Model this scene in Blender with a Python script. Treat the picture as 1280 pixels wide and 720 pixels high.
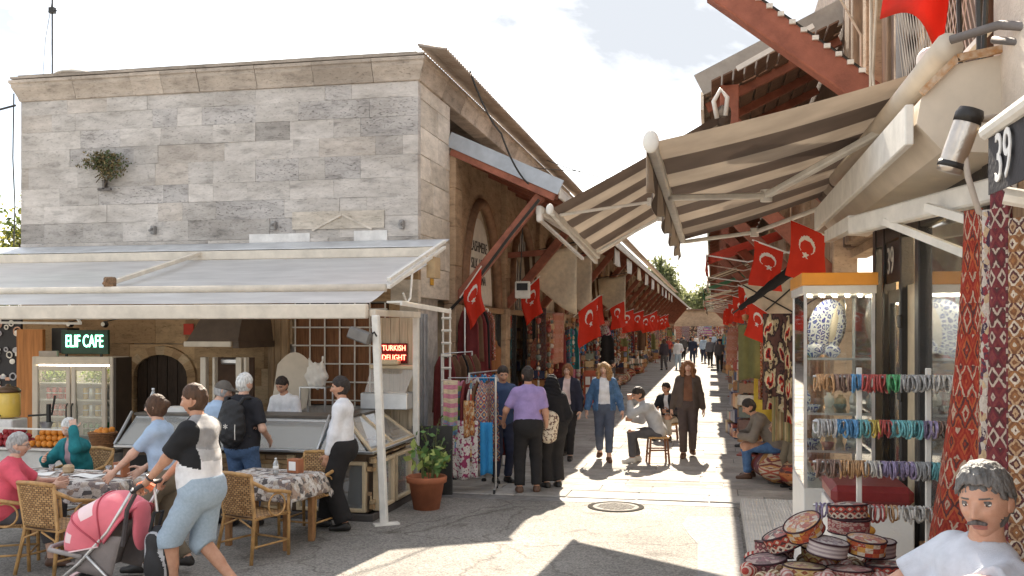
import bpy, bmesh, math, random
import numpy as np
from mathutils import Vector, Matrix, noise as mnoise
R = math.radians
random.seed(7)
rng = np.random.default_rng(7)
scene = bpy.context.scene
for o in list(bpy.data.objects): bpy.data.objects.remove(o)
COL = scene.collection

# ------------------------------------------------ camera
cam_data = bpy.data.cameras.new('camera')
cam = bpy.data.objects.new('camera', cam_data); COL.objects.link(cam)
cam_data.sensor_width = 36; cam_data.lens = 33.75
cam_data.shift_y = 50/1280
cam_data.clip_start = .05; cam_data.clip_end = 2000
cam.location = (0, 0, 2.3)
cam.rotation_euler = (R(90), 0, math.atan(250/1200))
scene.camera = cam

# ------------------------------------------------ world, sun, exposure
SUN = Vector((-.075, 1.25, 1)).normalized()
world = bpy.data.worlds.new('World'); scene.world = world; world.use_nodes = True
wn, wl = world.node_tree.nodes, world.node_tree.links
wn.clear()
wo = wn.new('ShaderNodeOutputWorld'); bg = wn.new('ShaderNodeBackground')
sky = wn.new('ShaderNodeTexSky'); sky.sky_type = 'NISHITA'; sky.sun_disc = False
sky.sun_elevation = math.asin(SUN.z); sky.sun_rotation = math.atan2(SUN.x, SUN.y)
sky.air_density = 1.0; sky.dust_density = 1.5; sky.ozone_density = 1.0
tc = wn.new('ShaderNodeTexCoord'); mp = wn.new('ShaderNodeMapping'); mp.inputs['Scale'].default_value = (1, 1, 2.2); mp.inputs['Location'].default_value = (3.1, 1.7, .4)
n1 = wn.new('ShaderNodeTexNoise'); n1.inputs['Scale'].default_value = 2.3; n1.inputs['Detail'].default_value = 9; n1.inputs['Roughness'].default_value = .58
n1.inputs['Distortion'].default_value = .25
rmp = wn.new('ShaderNodeValToRGB'); rmp.color_ramp.elements[0].position = .38; rmp.color_ramp.elements[1].position = .60
rmp.color_ramp.elements[0].color = (.55,.55,.55,1)
n2 = wn.new('ShaderNodeTexNoise'); n2.inputs['Scale'].default_value = 3.6; n2.inputs['Detail'].default_value = 9; n2.inputs['Roughness'].default_value = .56
rm2 = wn.new('ShaderNodeValToRGB'); rm2.color_ramp.elements[0].position = .50; rm2.color_ramp.elements[1].position = .64
CLOUD = 8.0
rm2.color_ramp.elements[0].color = (CLOUD*.225, CLOUD*.237, CLOUD*.255, 1); rm2.color_ramp.elements[1].color = (CLOUD, CLOUD*.97, CLOUD*.91, 1)
mx = wn.new('ShaderNodeMix'); mx.data_type = 'RGBA'
wl.new(tc.outputs['Generated'], mp.inputs['Vector']); wl.new(mp.outputs[0], n1.inputs['Vector']); wl.new(mp.outputs[0], n2.inputs['Vector'])
wl.new(n1.outputs['Fac'], rmp.inputs[0]); wl.new(n2.outputs['Fac'], rm2.inputs[0])
wl.new(rmp.outputs[0], mx.inputs[0]); wl.new(sky.outputs[0], mx.inputs[6]); wl.new(rm2.outputs[0], mx.inputs[7])
wl.new(mx.outputs[2], bg.inputs['Color']); bg.inputs['Strength'].default_value = .075
wl.new(bg.outputs[0], wo.inputs[0])
sl = bpy.data.lights.new('sun', 'SUN'); sl.energy = 3.0; sl.angle = R(.55); sl.color = (1, .89, .74)
so = bpy.data.objects.new('sun', sl); COL.objects.link(so); so.location = (0, 20, 30)
so.rotation_euler = SUN.to_track_quat('Z', 'Y').to_euler()
scene.view_settings.view_transform = 'Standard'; scene.view_settings.look = 'None'
scene.view_settings.exposure = 2.6; scene.view_settings.gamma = 1; scene.view_settings.use_curve_mapping = False
scene.render.engine = 'CYCLES'
scene.cycles.max_bounces = 6; scene.cycles.transparent_max_bounces = 12

# ------------------------------------------------ materials
MATS = {}
def _new(name):
    m = bpy.data.materials.new(name); m.use_nodes = True
    nt = m.node_tree; b = nt.nodes['Principled BSDF']
    return m, nt, b
def mat(name, c, r=.7, v=.18, sc=5, b=.15, bs=60, metal=0, rnd=.0, c2=None, spec=.4, stretch=None, em=None, sheen=0, coord='Object', hr=0, blo=.32, bhi=.68):
    """colour with noise mottling + fine bump + per-object value change"""
    if name in MATS: return MATS[name]
    m, nt, bs_ = _new(name); N, L = nt.nodes, nt.links
    t = N.new('ShaderNodeTexCoord'); mp_ = N.new('ShaderNodeMapping')
    if stretch: mp_.inputs['Scale'].default_value = stretch
    oi = N.new('ShaderNodeObjectInfo')
    L.new(t.outputs[coord], mp_.inputs['Vector'])
    vm = N.new('ShaderNodeVectorMath'); vm.operation = 'MULTIPLY_ADD'
    cb = N.new('ShaderNodeCombineXYZ'); L.new(oi.outputs['Random'], cb.inputs[0]); L.new(oi.outputs['Random'], cb.inputs[1])
    L.new(cb.outputs[0], vm.inputs[0]); vm.inputs[1].default_value = (37, 91, 0); L.new(mp_.outputs[0], vm.inputs[2])
    no = N.new('ShaderNodeTexNoise'); no.inputs['Scale'].default_value = sc; no.inputs['Detail'].default_value = 8; no.inputs['Roughness'].default_value = .62
    L.new(vm.outputs[0], no.inputs['Vector'])
    rp = N.new('ShaderNodeValToRGB'); rp.color_ramp.elements[0].position = blo; rp.color_ramp.elements[1].position = bhi
    d = c2 or tuple(max(0, x*(1-v)) for x in c); u = c if c2 else tuple(min(1, x*(1+v)) for x in c)
    rp.color_ramp.elements[0].color = (*d, 1); rp.color_ramp.elements[1].color = (*u, 1)
    L.new(no.outputs['Fac'], rp.inputs[0]); out = rp.outputs[0]
    if rnd or hr:
        hs = N.new('ShaderNodeHueSaturation'); mr = N.new('ShaderNodeMapRange')
        mr.inputs['To Min'].default_value = 1-rnd; mr.inputs['To Max'].default_value = 1+rnd
        L.new(oi.outputs['Random'], mr.inputs['Value']); L.new(mr.outputs[0], hs.inputs['Value'])
        if hr:
            m2 = N.new('ShaderNodeMapRange'); m2.inputs['To Min'].default_value = .5-hr; m2.inputs['To Max'].default_value = .5+hr
            ml = N.new('ShaderNodeMath'); ml.operation = 'FRACT'; mm = N.new('ShaderNodeMath'); mm.operation = 'MULTIPLY'; mm.inputs[1].default_value = 7.31
            L.new(oi.outputs['Random'], mm.inputs[0]); L.new(mm.outputs[0], ml.inputs[0]); L.new(ml.outputs[0], m2.inputs['Value']); L.new(m2.outputs[0], hs.inputs['Hue'])
        L.new(out, hs.inputs['Color']); out = hs.outputs[0]
    L.new(out, bs_.inputs['Base Color'])
    bs_.inputs['Roughness'].default_value = r; bs_.inputs['Metallic'].default_value = metal
    bs_.inputs['Specular IOR Level'].default_value = spec
    if sheen: bs_.inputs['Sheen Weight'].default_value = sheen
    if b:
        nb = N.new('ShaderNodeTexNoise'); nb.inputs['Scale'].default_value = bs; nb.inputs['Detail'].default_value = 5
        L.new(vm.outputs[0], nb.inputs['Vector'])
        bp = N.new('ShaderNodeBump'); bp.inputs['Strength'].default_value = b; bp.inputs['Distance'].default_value = .02
        L.new(nb.outputs['Fac'], bp.inputs['Height']); L.new(bp.outputs[0], bs_.inputs['Normal'])
    if em:
        bs_.inputs['Emission Color'].default_value = (*em[0], 1); bs_.inputs['Emission Strength'].default_value = em[1]
    MATS[name] = m; return m
def stone(name, c, pit=.5, dark=.55, rnd=.14, streak=1.0, hr=.012):
    """weathered limestone: mottled, pitted, streaked along its bed"""
    if name in MATS: return MATS[name]
    m, nt, b = _new(name); N, L = nt.nodes, nt.links
    t = N.new('ShaderNodeTexCoord'); oi = N.new('ShaderNodeObjectInfo')
    cb = N.new('ShaderNodeCombineXYZ'); L.new(oi.outputs['Random'], cb.inputs[0]); L.new(oi.outputs['Random'], cb.inputs[2])
    vm = N.new('ShaderNodeVectorMath'); vm.operation = 'MULTIPLY_ADD'; vm.inputs[1].default_value = (53, 0, 81)
    L.new(cb.outputs[0], vm.inputs[0]); L.new(t.outputs['Object'], vm.inputs[2])
    mpp = N.new('ShaderNodeMapping'); mpp.inputs['Scale'].default_value = (1, 1, 1+2.2*streak); L.new(vm.outputs[0], mpp.inputs[0])
    n1 = N.new('ShaderNodeTexNoise'); n1.inputs['Scale'].default_value = 2.6; n1.inputs['Detail'].default_value = 10; n1.inputs['Roughness'].default_value = .68
    L.new(mpp.outputs[0], n1.inputs['Vector'])
    r1 = N.new('ShaderNodeValToRGB'); e = r1.color_ramp.elements
    e[0].position = .28; e[1].position = .70
    e[0].color = (*(x*dark for x in c), 1); e[1].color = (*(min(1, x*1.15) for x in c), 1)
    k = e.new(.45); k.color = (*(x*.92 for x in c), 1)
    L.new(n1.outputs['Fac'], r1.inputs[0])
    n2 = N.new('ShaderNodeTexNoise'); n2.inputs['Scale'].default_value = 17; n2.inputs['Detail'].default_value = 6; n2.inputs['Roughness'].default_value = .7
    L.new(mpp.outputs[0], n2.inputs['Vector'])
    r2 = N.new('ShaderNodeValToRGB'); r2.color_ramp.elements[0].position = .33; r2.color_ramp.elements[1].position = .44
    r2.color_ramp.elements[0].color = (1-pit, 1-pit, 1-pit, 1); r2.color_ramp.elements[1].color = (1, 1, 1, 1)
    L.new(n2.outputs['Fac'], r2.inputs[0])
    ml = N.new('ShaderNodeMix'); ml.data_type = 'RGBA'; ml.blend_type = 'MULTIPLY'; ml.inputs[0].default_value = 1
    L.new(r1.outputs[0], ml.inputs[6]); L.new(r2.outputs[0], ml.inputs[7])
    hs = N.new('ShaderNodeHueSaturation'); mr = N.new('ShaderNodeMapRange'); mr.inputs['To Min'].default_value = 1-rnd; mr.inputs['To Max'].default_value = 1+rnd*.8
    L.new(oi.outputs['Random'], mr.inputs['Value']); L.new(mr.outputs[0], hs.inputs['Value']); L.new(ml.outputs[2], hs.inputs['Color'])
    ge = N.new('ShaderNodeNewGeometry'); gm = N.new('ShaderNodeMapping'); gm.inputs['Scale'].default_value = (.55,.55,1.1); L.new(ge.outputs['Position'], gm.inputs[0])
    g1 = N.new('ShaderNodeTexNoise'); g1.inputs['Scale'].default_value = 1.5; g1.inputs['Detail'].default_value = 10; g1.inputs['Roughness'].default_value = .7; L.new(gm.outputs[0], g1.inputs['Vector'])
    gr_ = N.new('ShaderNodeValToRGB'); gr_.color_ramp.elements[0].position = .36; gr_.color_ramp.elements[1].position = .60; gr_.color_ramp.elements[0].color = (.80,.78,.755,1); gr_.color_ramp.elements[1].color = (1.1,1.09,1.08,1); L.new(g1.outputs['Fac'], gr_.inputs[0])
    gx = N.new('ShaderNodeMix'); gx.data_type = 'RGBA'; gx.blend_type = 'MULTIPLY'; gx.inputs[0].default_value = 1; L.new(hs.outputs[0], gx.inputs[6]); L.new(gr_.outputs[0], gx.inputs[7])
    L.new(gx.outputs[2], b.inputs['Base Color']); b.inputs['Roughness'].default_value = .92; b.inputs['Specular IOR Level'].default_value = .15
    bp = N.new('ShaderNodeBump'); bp.inputs['Strength'].default_value = .7; bp.inputs['Distance'].default_value = .03
    L.new(ml.outputs[2], bp.inputs['Height']); L.new(bp.outputs[0], b.inputs['Normal'])
    MATS[name] = m; return m
def textile(name, pal, kind='kilim', su=6, sv=10, r=.9, rnd=0, jit=.45):
    """woven / printed cloth, pattern in UV"""
    if name in MATS: return MATS[name]
    m, nt, b = _new(name); N, L = nt.nodes, nt.links
    uv = N.new('ShaderNodeTexCoord'); mp_ = N.new('ShaderNodeMapping'); mp_.inputs['Scale'].default_value = (su, sv, 1)
    oi = N.new('ShaderNodeObjectInfo')
    L.new(uv.outputs['UV'], mp_.inputs[0]); 
    vm = N.new('ShaderNodeVectorMath'); vm.operation = 'ADD'; L.new(mp_.outputs[0], vm.inputs[0])
    cb = N.new('ShaderNodeCombineXYZ'); m9 = N.new('ShaderNodeMath'); m9.operation = 'MULTIPLY'; m9.inputs[1].default_value = 23 if rnd else 0
    L.new(oi.outputs['Random'], m9.inputs[0]); L.new(m9.outputs[0], cb.inputs[1]); L.new(cb.outputs[0], vm.inputs[1])
    V = vm.outputs[0]
    rp = N.new('ShaderNodeValToRGB'); rp.color_ramp.interpolation = 'CONSTANT'
    while len(rp.color_ramp.elements) < len(pal): rp.color_ramp.elements.new(.5)
    for i, c in enumerate(pal): rp.color_ramp.elements[i].position = i/len(pal); rp.color_ramp.elements[i].color = (*c, 1)
    def fr(sock):
        q = N.new('ShaderNodeMath'); q.operation = 'FRACT'; L.new(sock, q.inputs[0]); return q.outputs[0]
    def mth(op, a, c=None):
        q = N.new('ShaderNodeMath'); q.operation = op
        if hasattr(a, 'links'): L.new(a, q.inputs[0])
        else: q.inputs[0].default_value = a
        if c is not None:
            if hasattr(c, 'links'): L.new(c, q.inputs[1])
            else: q.inputs[1].default_value = c
        return q.outputs[0]
    sp = N.new('ShaderNodeSeparateXYZ'); L.new(V, sp.inputs[0]); x, y = sp.outputs[0], sp.outputs[1]
    wob = N.new('ShaderNodeTexNoise'); wob.inputs['Scale'].default_value = 3; L.new(V, wob.inputs['Vector'])
    if kind == 'kilim':        # stacked diamonds, banded
        dx = mth('ABSOLUTE', mth('SUBTRACT', fr(x), .5)); dy = mth('ABSOLUTE', mth('SUBTRACT', fr(y), .5))
        s = mth('ADD', mth('ADD', dx, dy), mth('MULTIPLY', mth('FLOOR', y), .37))
        val = fr(mth('ADD', s, mth('MULTIPLY', wob.outputs['Fac'], .12)))
    elif kind == 'stripe':
        val = fr(mth('ADD', mth('MULTIPLY', mth('FLOOR', y), .381966), mth('MULTIPLY', mth('FLOOR', mth('MULTIPLY', y, .5)), .27)))
    elif kind == 'vstripe':
        val = fr(mth('MULTIPLY', mth('FLOOR', x), .381966))
    elif kind == 'check':
        val = fr(mth('ADD', mth('MULTIPLY', mth('FLOOR', x), .381966), mth('MULTIPLY', mth('FLOOR', y), .61)))
    elif kind == 'spots':
        vo = N.new('ShaderNodeTexVoronoi'); vo.inputs['Scale'].default_value = 1; L.new(V, vo.inputs['Vector']); val = mth('MINIMUM', mth('MULTIPLY', vo.outputs['Distance'], 1.25), .999)
    elif kind == 'ikat':       # ovals ringed in colour, blurred vertically
        w2 = N.new('ShaderNodeTexNoise'); w2.inputs['Scale'].default_value = 1.1; w2.inputs['Detail'].default_value = 1; vo2 = N.new('ShaderNodeVectorMath'); vo2.operation = 'ADD'; vo2.inputs[1].default_value = (7.3,2.1,0); L.new(V, vo2.inputs[0]); L.new(vo2.outputs[0], w2.inputs['Vector'])
        x = mth('ADD', x, mth('MULTIPLY', mth('SUBTRACT', w2.outputs['Fac'], .5), 1.3)); y = mth('ADD', y, mth('MULTIPLY', mth('SUBTRACT', wob.outputs['Fac'], .5), 1.2))
        dx = mth('SUBTRACT', fr(x), .5); dy = mth('MULTIPLY', mth('SUBTRACT', fr(y), .5), .95)
        dd = mth('SQRT', mth('ADD', mth('MULTIPLY', dx, dx), mth('MULTIPLY', dy, dy)))
        val = mth('MINIMUM', mth('ADD', mth('MULTIPLY', dd, 1.75), mth('MULTIPLY', mth('SUBTRACT', wob.outputs['Fac'], .5), .35)), .999)
    else:                      # 'mix' random cells
        vo = N.new('ShaderNodeTexVoronoi'); vo.inputs['Scale'].default_value = 1; L.new(V, vo.inputs['Vector'])
        s3 = N.new('ShaderNodeSeparateXYZ'); L.new(vo.outputs['Color'], s3.inputs[0]); val = s3.outputs[0]
    wr_ = N.new('ShaderNodeTexNoise'); wr_.inputs['Scale'].default_value = 2.2; wr_.inputs['Detail'].default_value = 9; wr_.inputs['Roughness'].default_value = .75; L.new(V, wr_.inputs['Vector'])
    jt = mth('ADD', val, mth('MULTIPLY', mth('SUBTRACT', wr_.outputs['Fac'], .5), jit)); jt = mth('MINIMUM', mth('MAXIMUM', jt, 0.0), .999)
    L.new(jt, rp.inputs[0]); wm = N.new('ShaderNodeValToRGB'); wm.color_ramp.elements[0].color = (.55,.52,.50,1); wm.color_ramp.elements[1].color = (1.1,1.08,1.05,1); wm.color_ramp.elements[0].position = .3; wm.color_ramp.elements[1].position = .65; L.new(wr_.outputs['Fac'], wm.inputs[0])
    mw = N.new('ShaderNodeMix'); mw.data_type = 'RGBA'; mw.blend_type = 'MULTIPLY'; mw.inputs[0].default_value = 1; L.new(rp.outputs[0], mw.inputs[6]); L.new(wm.outputs[0], mw.inputs[7]); L.new(mw.outputs[2], b.inputs['Base Color'])
    b.inputs['Roughness'].default_value = r; b.inputs['Specular IOR Level'].default_value = .2
    wv = N.new('ShaderNodeTexNoise'); wv.inputs['Scale'].default_value = 180; L.new(uv.outputs['Object'], wv.inputs['Vector'])
    bp = N.new('ShaderNodeBump'); bp.inputs['Strength'].default_value = .25; bp.inputs['Distance'].default_value = .01
    L.new(wv.outputs['Fac'], bp.inputs['Height']); L.new(bp.outputs[0], b.inputs['Normal'])
    MATS[name] = m; return m
def glass(name, tint=(.9,.95,.95), refl=.25, pale_veil=.05):
    if name in MATS: return MATS[name]
    m = bpy.data.materials.new(name); m.use_nodes = True; N, L = m.node_tree.nodes, m.node_tree.links; N.clear()
    o = N.new('ShaderNodeOutputMaterial'); t = N.new('ShaderNodeBsdfTransparent'); t.inputs[0].default_value = (*tint, 1)
    g = N.new('ShaderNodeBsdfGlossy'); g.inputs['Roughness'].default_value = .03; g.inputs[0].default_value = (1,1,1,1)
    d = N.new('ShaderNodeBsdfDiffuse'); d.inputs[0].default_value = (.8,.8,.78,1)
    lw = N.new('ShaderNodeFresnel'); lw.inputs[0].default_value = 1.5
    mm = N.new('ShaderNodeMath'); mm.operation = 'MULTIPLY_ADD'; mm.inputs[1].default_value = 1.3; mm.inputs[2].default_value = refl*.3; mm.use_clamp = True
    L.new(lw.outputs[0], mm.inputs[0])
    a = N.new('ShaderNodeMixShader'); L.new(mm.outputs[0], a.inputs[0]); L.new(t.outputs[0], a.inputs[1]); L.new(g.outputs[0], a.inputs[2])
    c = N.new('ShaderNodeMixShader'); c.inputs[0].default_value = pale_veil; L.new(a.outputs[0], c.inputs[1]); L.new(d.outputs[0], c.inputs[2])
    L.new(c.outputs[0], o.inputs[0]); MATS[name] = m; return m

# ------------------------------------------------ mesh builder
class MB:
    def __init__(s): s.v = []; s.f = []; s.m = []; s.uv = {}
    def add(s, vs, fs, mi=0, uvs=None):
        k = len(s.v); s.v += [tuple(map(float, p)) for p in vs]
        for i, f in enumerate(fs):
            if uvs is not None: s.uv[len(s.f)] = [uvs[j] for j in f]
            s.f.append([k+j for j in f]); s.m.append(mi)
        return s
    def box(s, lo, hi, mi=0, e=0, M=None):
        lo, hi = np.array(lo, float), np.array(hi, float); lo, hi = np.minimum(lo, hi), np.maximum(lo, hi)
        c, h = (lo+hi)/2, (hi-lo)/2
        if e <= 0:
            vs = [c+h*np.array([x, y, z]) for x in (-1,1) for y in (-1,1) for z in (-1,1)]
            fs = [(0,1,3,2),(4,6,7,5),(0,4,5,1),(2,3,7,6),(0,2,6,4),(1,5,7,3)]
        else:
            e = min(e, .45*h.min()*2); vs = []; ix = {}
            for x in (-1,1):
                for y in (-1,1):
                    for z in (-1,1):
                        sg = np.array([x,y,z], float)
                        for k in range(3):
                            q = h-e; q = q.copy(); q[k] = h[k]; ix[(x,y,z,k)] = len(vs); vs.append(c+q*sg)
            fs = []
            def put(f):
                P = [vs[i]-c for i in f]; n = np.cross(P[1]-P[0], P[2]-P[0])
                if np.dot(n, sum(P)) < 0: f = f[::-1]
                fs.append(tuple(f))
            for k in range(3):
                i, j = [q for q in range(3) if q != k]
                for sg in (-1,1):
                    f = []
                    for a, b2 in ((-1,-1),(1,-1),(1,1),(-1,1)):
                        q = [0,0,0]; q[k] = sg; q[i] = a; q[j] = b2; f.append(ix[(*q, k)])
                    put(f)
                for a in (-1,1):
                    for b2 in (-1,1):
                        q = [0,0,0]; q[i] = a; q[j] = b2; f = []
                        q[k] = -1; f += [ix[(*q, i)], ix[(*q, j)]]; q[k] = 1; f += [ix[(*q, j)], ix[(*q, i)]]; put(f)
            for x in (-1,1):
                for y in (-1,1):
                    for z in (-1,1): put([ix[(x,y,z,k)] for k in range(3)])
        if M is not None: vs = [tuple(M @ Vector(p)) for p in vs]
        return s.add(vs, fs, mi)
    def beam(s, a, b, w, h, mi=0, up=(0,0,1), e=0):
        a, b = Vector(a), Vector(b); y = (b-a); L = y.length; y.normalize(); up = Vector(up)
        if abs(y.dot(up)) > .99: up = Vector((1,0,0))
        x = y.cross(up).normalized(); z = x.cross(y)
        M = Matrix((x, y, z)).transposed().to_4x4(); M.translation = a
        return s.box((-w/2,0,-h/2), (w/2,L,h/2), mi, e, M)
    def tube(s, path, r, n=8, mi=0, cap=True, closed=False):
        P = [Vector(p) for p in path]; k = len(P); rr = r if hasattr(r, '__len__') else [r]*k
        vs = []; fs = []; prev = None
        for i in range(k):
            t = (P[(i+1) % k]-P[i-1]) if closed else (P[min(i+1, k-1)]-P[max(i-1, 0)]); t.normalize()
            if prev is None:
                u = Vector((0,0,1)) if abs(t.z) < .9 else Vector((1,0,0)); x = t.cross(u).normalized()
            else: x = (prev-t*prev.dot(t)).normalized()
            prev = x; y = t.cross(x)
            for j in range(n):
                an = 2*math.pi*j/n; vs.append(P[i]+(x*math.cos(an)+y*math.sin(an))*rr[i])
        for i in range(k if closed else k-1):
            for j in range(n):
                a, b = i*n+j, i*n+(j+1) % n; c, d = ((i+1) % k)*n+(j+1) % n, ((i+1) % k)*n+j
                fs.append((a,b,c,d))
        if cap and not closed: fs += [tuple(range(n))[::-1], tuple(range((k-1)*n, k*n))]
        return s.add(vs, fs, mi)
    def lathe(s, prof, c=(0,0,0), n=20, mi=0, M=None, sx=1, sy=1):
        vs = []; fs = []; k = len(prof)
        for r, z in prof:
            for j in range(n):
                an = 2*math.pi*j/n; p = Vector((r*math.cos(an)*sx, r*math.sin(an)*sy, z))
                if M is not None: p = M @ p
                vs.append((p.x+c[0], p.y+c[1], p.z+c[2]))
        for i in range(k-1):
            for j in range(n): fs.append((i*n+j, i*n+(j+1) % n, (i+1)*n+(j+1) % n, (i+1)*n+j))
        if prof[0][0] > 1e-6: fs.append(tuple(range(n))[::-1])
        if prof[-1][0] > 1e-6: fs.append(tuple(range((k-1)*n, k*n)))
        return s.add(vs, fs, mi)
    def sphere(s, c, r, nu=12, nv=8, mi=0, M=None):
        r = r if hasattr(r, '__len__') else (r, r, r); vs = [(0,0,-1)]; fs = []
        for i in range(1, nv):
            ph = -math.pi/2+math.pi*i/nv
            for j in range(nu):
                th = 2*math.pi*j/nu; vs.append((math.cos(ph)*math.cos(th), math.cos(ph)*math.sin(th), math.sin(ph)))
        vs.append((0,0,1)); T = len(vs)-1
        for j in range(nu):
            fs.append((0, 1+(j+1) % nu, 1+j)); fs.append((T, T-nu+j, T-nu+(j+1) % nu))
        for i in range(nv-2):
            for j in range(nu): fs.append((1+i*nu+j, 1+i*nu+(j+1) % nu, 1+(i+1)*nu+(j+1) % nu, 1+(i+1)*nu+j))
        vs = [Vector((p[0]*r[0], p[1]*r[1], p[2]*r[2])) for p in vs]
        if M is not None: vs = [M @ p for p in vs]
        return s.add([(p.x+c[0], p.y+c[1], p.z+c[2]) for p in vs], fs, mi)
    def prism(s, poly, h0, h1, axis=2, mi=0):
        """2D polygon extruded along axis (poly gives the two other coordinates in cyclic order)"""
        n = len(poly); vs = []
        for h in (h0, h1):
            for a, b in poly:
                q = [0,0,0]; q[axis] = h; q[(axis+1) % 3] = a; q[(axis+2) % 3] = b; vs.append(q)
        fs = [tuple(range(n))[::-1], tuple(range(n, 2*n))]+[(i, (i+1) % n, n+(i+1) % n, n+i) for i in range(n)]
        return s.add(vs, fs, mi)
    def grid(s, fn, nu, nv, mi=0, th=0, mfn=None):
        """surface fn(u,v)->xyz; th gives it thickness along its normal"""
        P = [[Vector(fn(i/nu, j/nv)) for j in range(nv+1)] for i in range(nu+1)]
        def nrm(i, j):
            a = P[min(i+1, nu)][j]-P[max(i-1, 0)][j]; b = P[i][min(j+1, nv)]-P[i][max(j-1, 0)]
            n = a.cross(b); return n.normalized() if n.length > 1e-9 else Vector((0,0,1))
        vs = [P[i][j] for i in range(nu+1) for j in range(nv+1)]; W = nv+1
        uvs = [(i/nu, j/nv) for i in range(nu+1) for j in range(nv+1)]
        off = 0
        if th:
            off = len(vs); vs = vs+[P[i][j]-nrm(i, j)*th for i in range(nu+1) for j in range(nv+1)]; uvs = uvs+uvs
        fs = []; ms = []
        for i in range(nu):
            for j in range(nv):
                q = (i*W+j, (i+1)*W+j, (i+1)*W+j+1, i*W+j+1); fs.append(q); k = mfn((i+.5)/nu, (j+.5)/nv) if mfn else mi; ms.append(k)
                if th: fs.append(tuple(off+t for t in q[::-1])); ms.append(k)
        if th:
            ring = [i*W for i in range(nu+1)]+[nu*W+j for j in range(1, W)]+[i*W+nv for i in range(nu-1, -1, -1)]+[j for j in range(nv-1, 0, -1)]
            for t in range(len(ring)):
                a, b = ring[t], ring[(t+1) % len(ring)]; fs.append((b, a, off+a, off+b)); ms.append(mi)
        k0 = len(s.f); s.add(vs, fs, mi, uvs); s.m[k0:] = ms
        return s
    def mesh(s, name, mats, smooth=False, off=(0,0,0)):
        me = bpy.data.meshes.new(name); o = off
        me.from_pydata([(p[0]-o[0], p[1]-o[1], p[2]-o[2]) for p in s.v], [], s.f)
        if not isinstance(mats, (list, tuple)): mats = [mats]
        for m in mats: me.materials.append(m)
        if len(mats) > 1: me.polygons.foreach_set('material_index', s.m)
        if smooth: me.polygons.foreach_set('use_smooth', [True]*len(s.f))
        if s.uv:
            ul = me.uv_layers.new(name='UVMap').data
            for p in me.polygons:
                u = s.uv.get(p.index)
                if u:
                    for k, li in enumerate(p.loop_indices): ul[li].uv = u[k]
        me.update(); return me
    def build(s, name, mats, parent=None, smooth=False, world=True, kind=None, label=None):
        off = tuple(parent_world(parent)) if (parent and world) else (0,0,0)
        return obj(name, s.mesh(name, mats, smooth, off), parent, kind, label)
def parent_world(o):
    p = Vector((0,0,0))
    while o: p = p+o.location; o = o.parent
    return p
def obj(name, me, parent=None, kind=None, label=None):
    o = bpy.data.objects.new(name, me); COL.objects.link(o)
    if parent: o.parent = parent
    if kind: o['kind'] = kind
    if label: o['label'] = label
    return o
def tag(o, label, cat, group=None):
    o['label'] = label; o['category'] = cat
    if group: o['group'] = group
    return o
def thing(name, label, cat, loc=(0,0,0), rz=0, group=None):
    o = bpy.data.objects.new(name, None); COL.objects.link(o); o.empty_display_size = .1
    o.location = loc; o.rotation_euler = (0, 0, rz); return tag(o, label, cat, group)
KIDS = {}
def copy_tree(o, parent=None):
    c = o.copy(); COL.objects.link(c); c.parent = parent
    for ch in o.children: copy_tree(ch, c)
    return c
def place(proto, first, loc, rz=0, label=None, s=1):
    """first time: the prototype itself; after that a full copy"""
    o = proto if first else copy_tree(proto)
    o.location = loc; o.rotation_euler = (0, 0, rz); o.scale = (s, s, s)
    if label: o['label'] = label
    return o
def solo(name, mb, mats, label, cat, loc, rz=0, group=None, smooth=False):
    """a thing that is one mesh, built in local coordinates"""
    o = obj(name, mb.mesh(name, mats, smooth)); o.location = loc; o.rotation_euler = (0, 0, rz); return tag(o, label, cat, group)
def text_mesh(body, size, depth=.004, width=1.0):
    cu = bpy.data.curves.new('lettering', 'FONT'); cu.body = body; cu.size = size; cu.extrude = depth; cu.align_x = 'CENTER'; cu.align_y = 'CENTER'
    cu.resolution_u = 3; cu.space_line = .85
    o = bpy.data.objects.new('lettering', cu); COL.objects.link(o)
    dg = bpy.context.evaluated_depsgraph_get(); me = bpy.data.meshes.new_from_object(o.evaluated_get(dg))
    bpy.data.objects.remove(o); me.name = 'lettering'
    for v in me.vertices: v.co.x *= width
    return me
def text_obj(body, size, m, M, parent, depth=.004, width=1.0, name='lettering'):
    me = text_mesh(body, size, depth, width); me.materials.clear(); me.materials.append(m)
    M = M.copy()
    if parent: M.translation = M.translation-parent_world(parent)
    me.transform(M); return obj(name, me, parent)
def frame(x, y, z, t):
    """matrix whose columns are the given axes, at t"""
    M = Matrix((Vector(x).normalized(), Vector(y).normalized(), Vector(z).normalized())).transposed().to_4x4(); M.translation = Vector(t); return M

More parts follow.
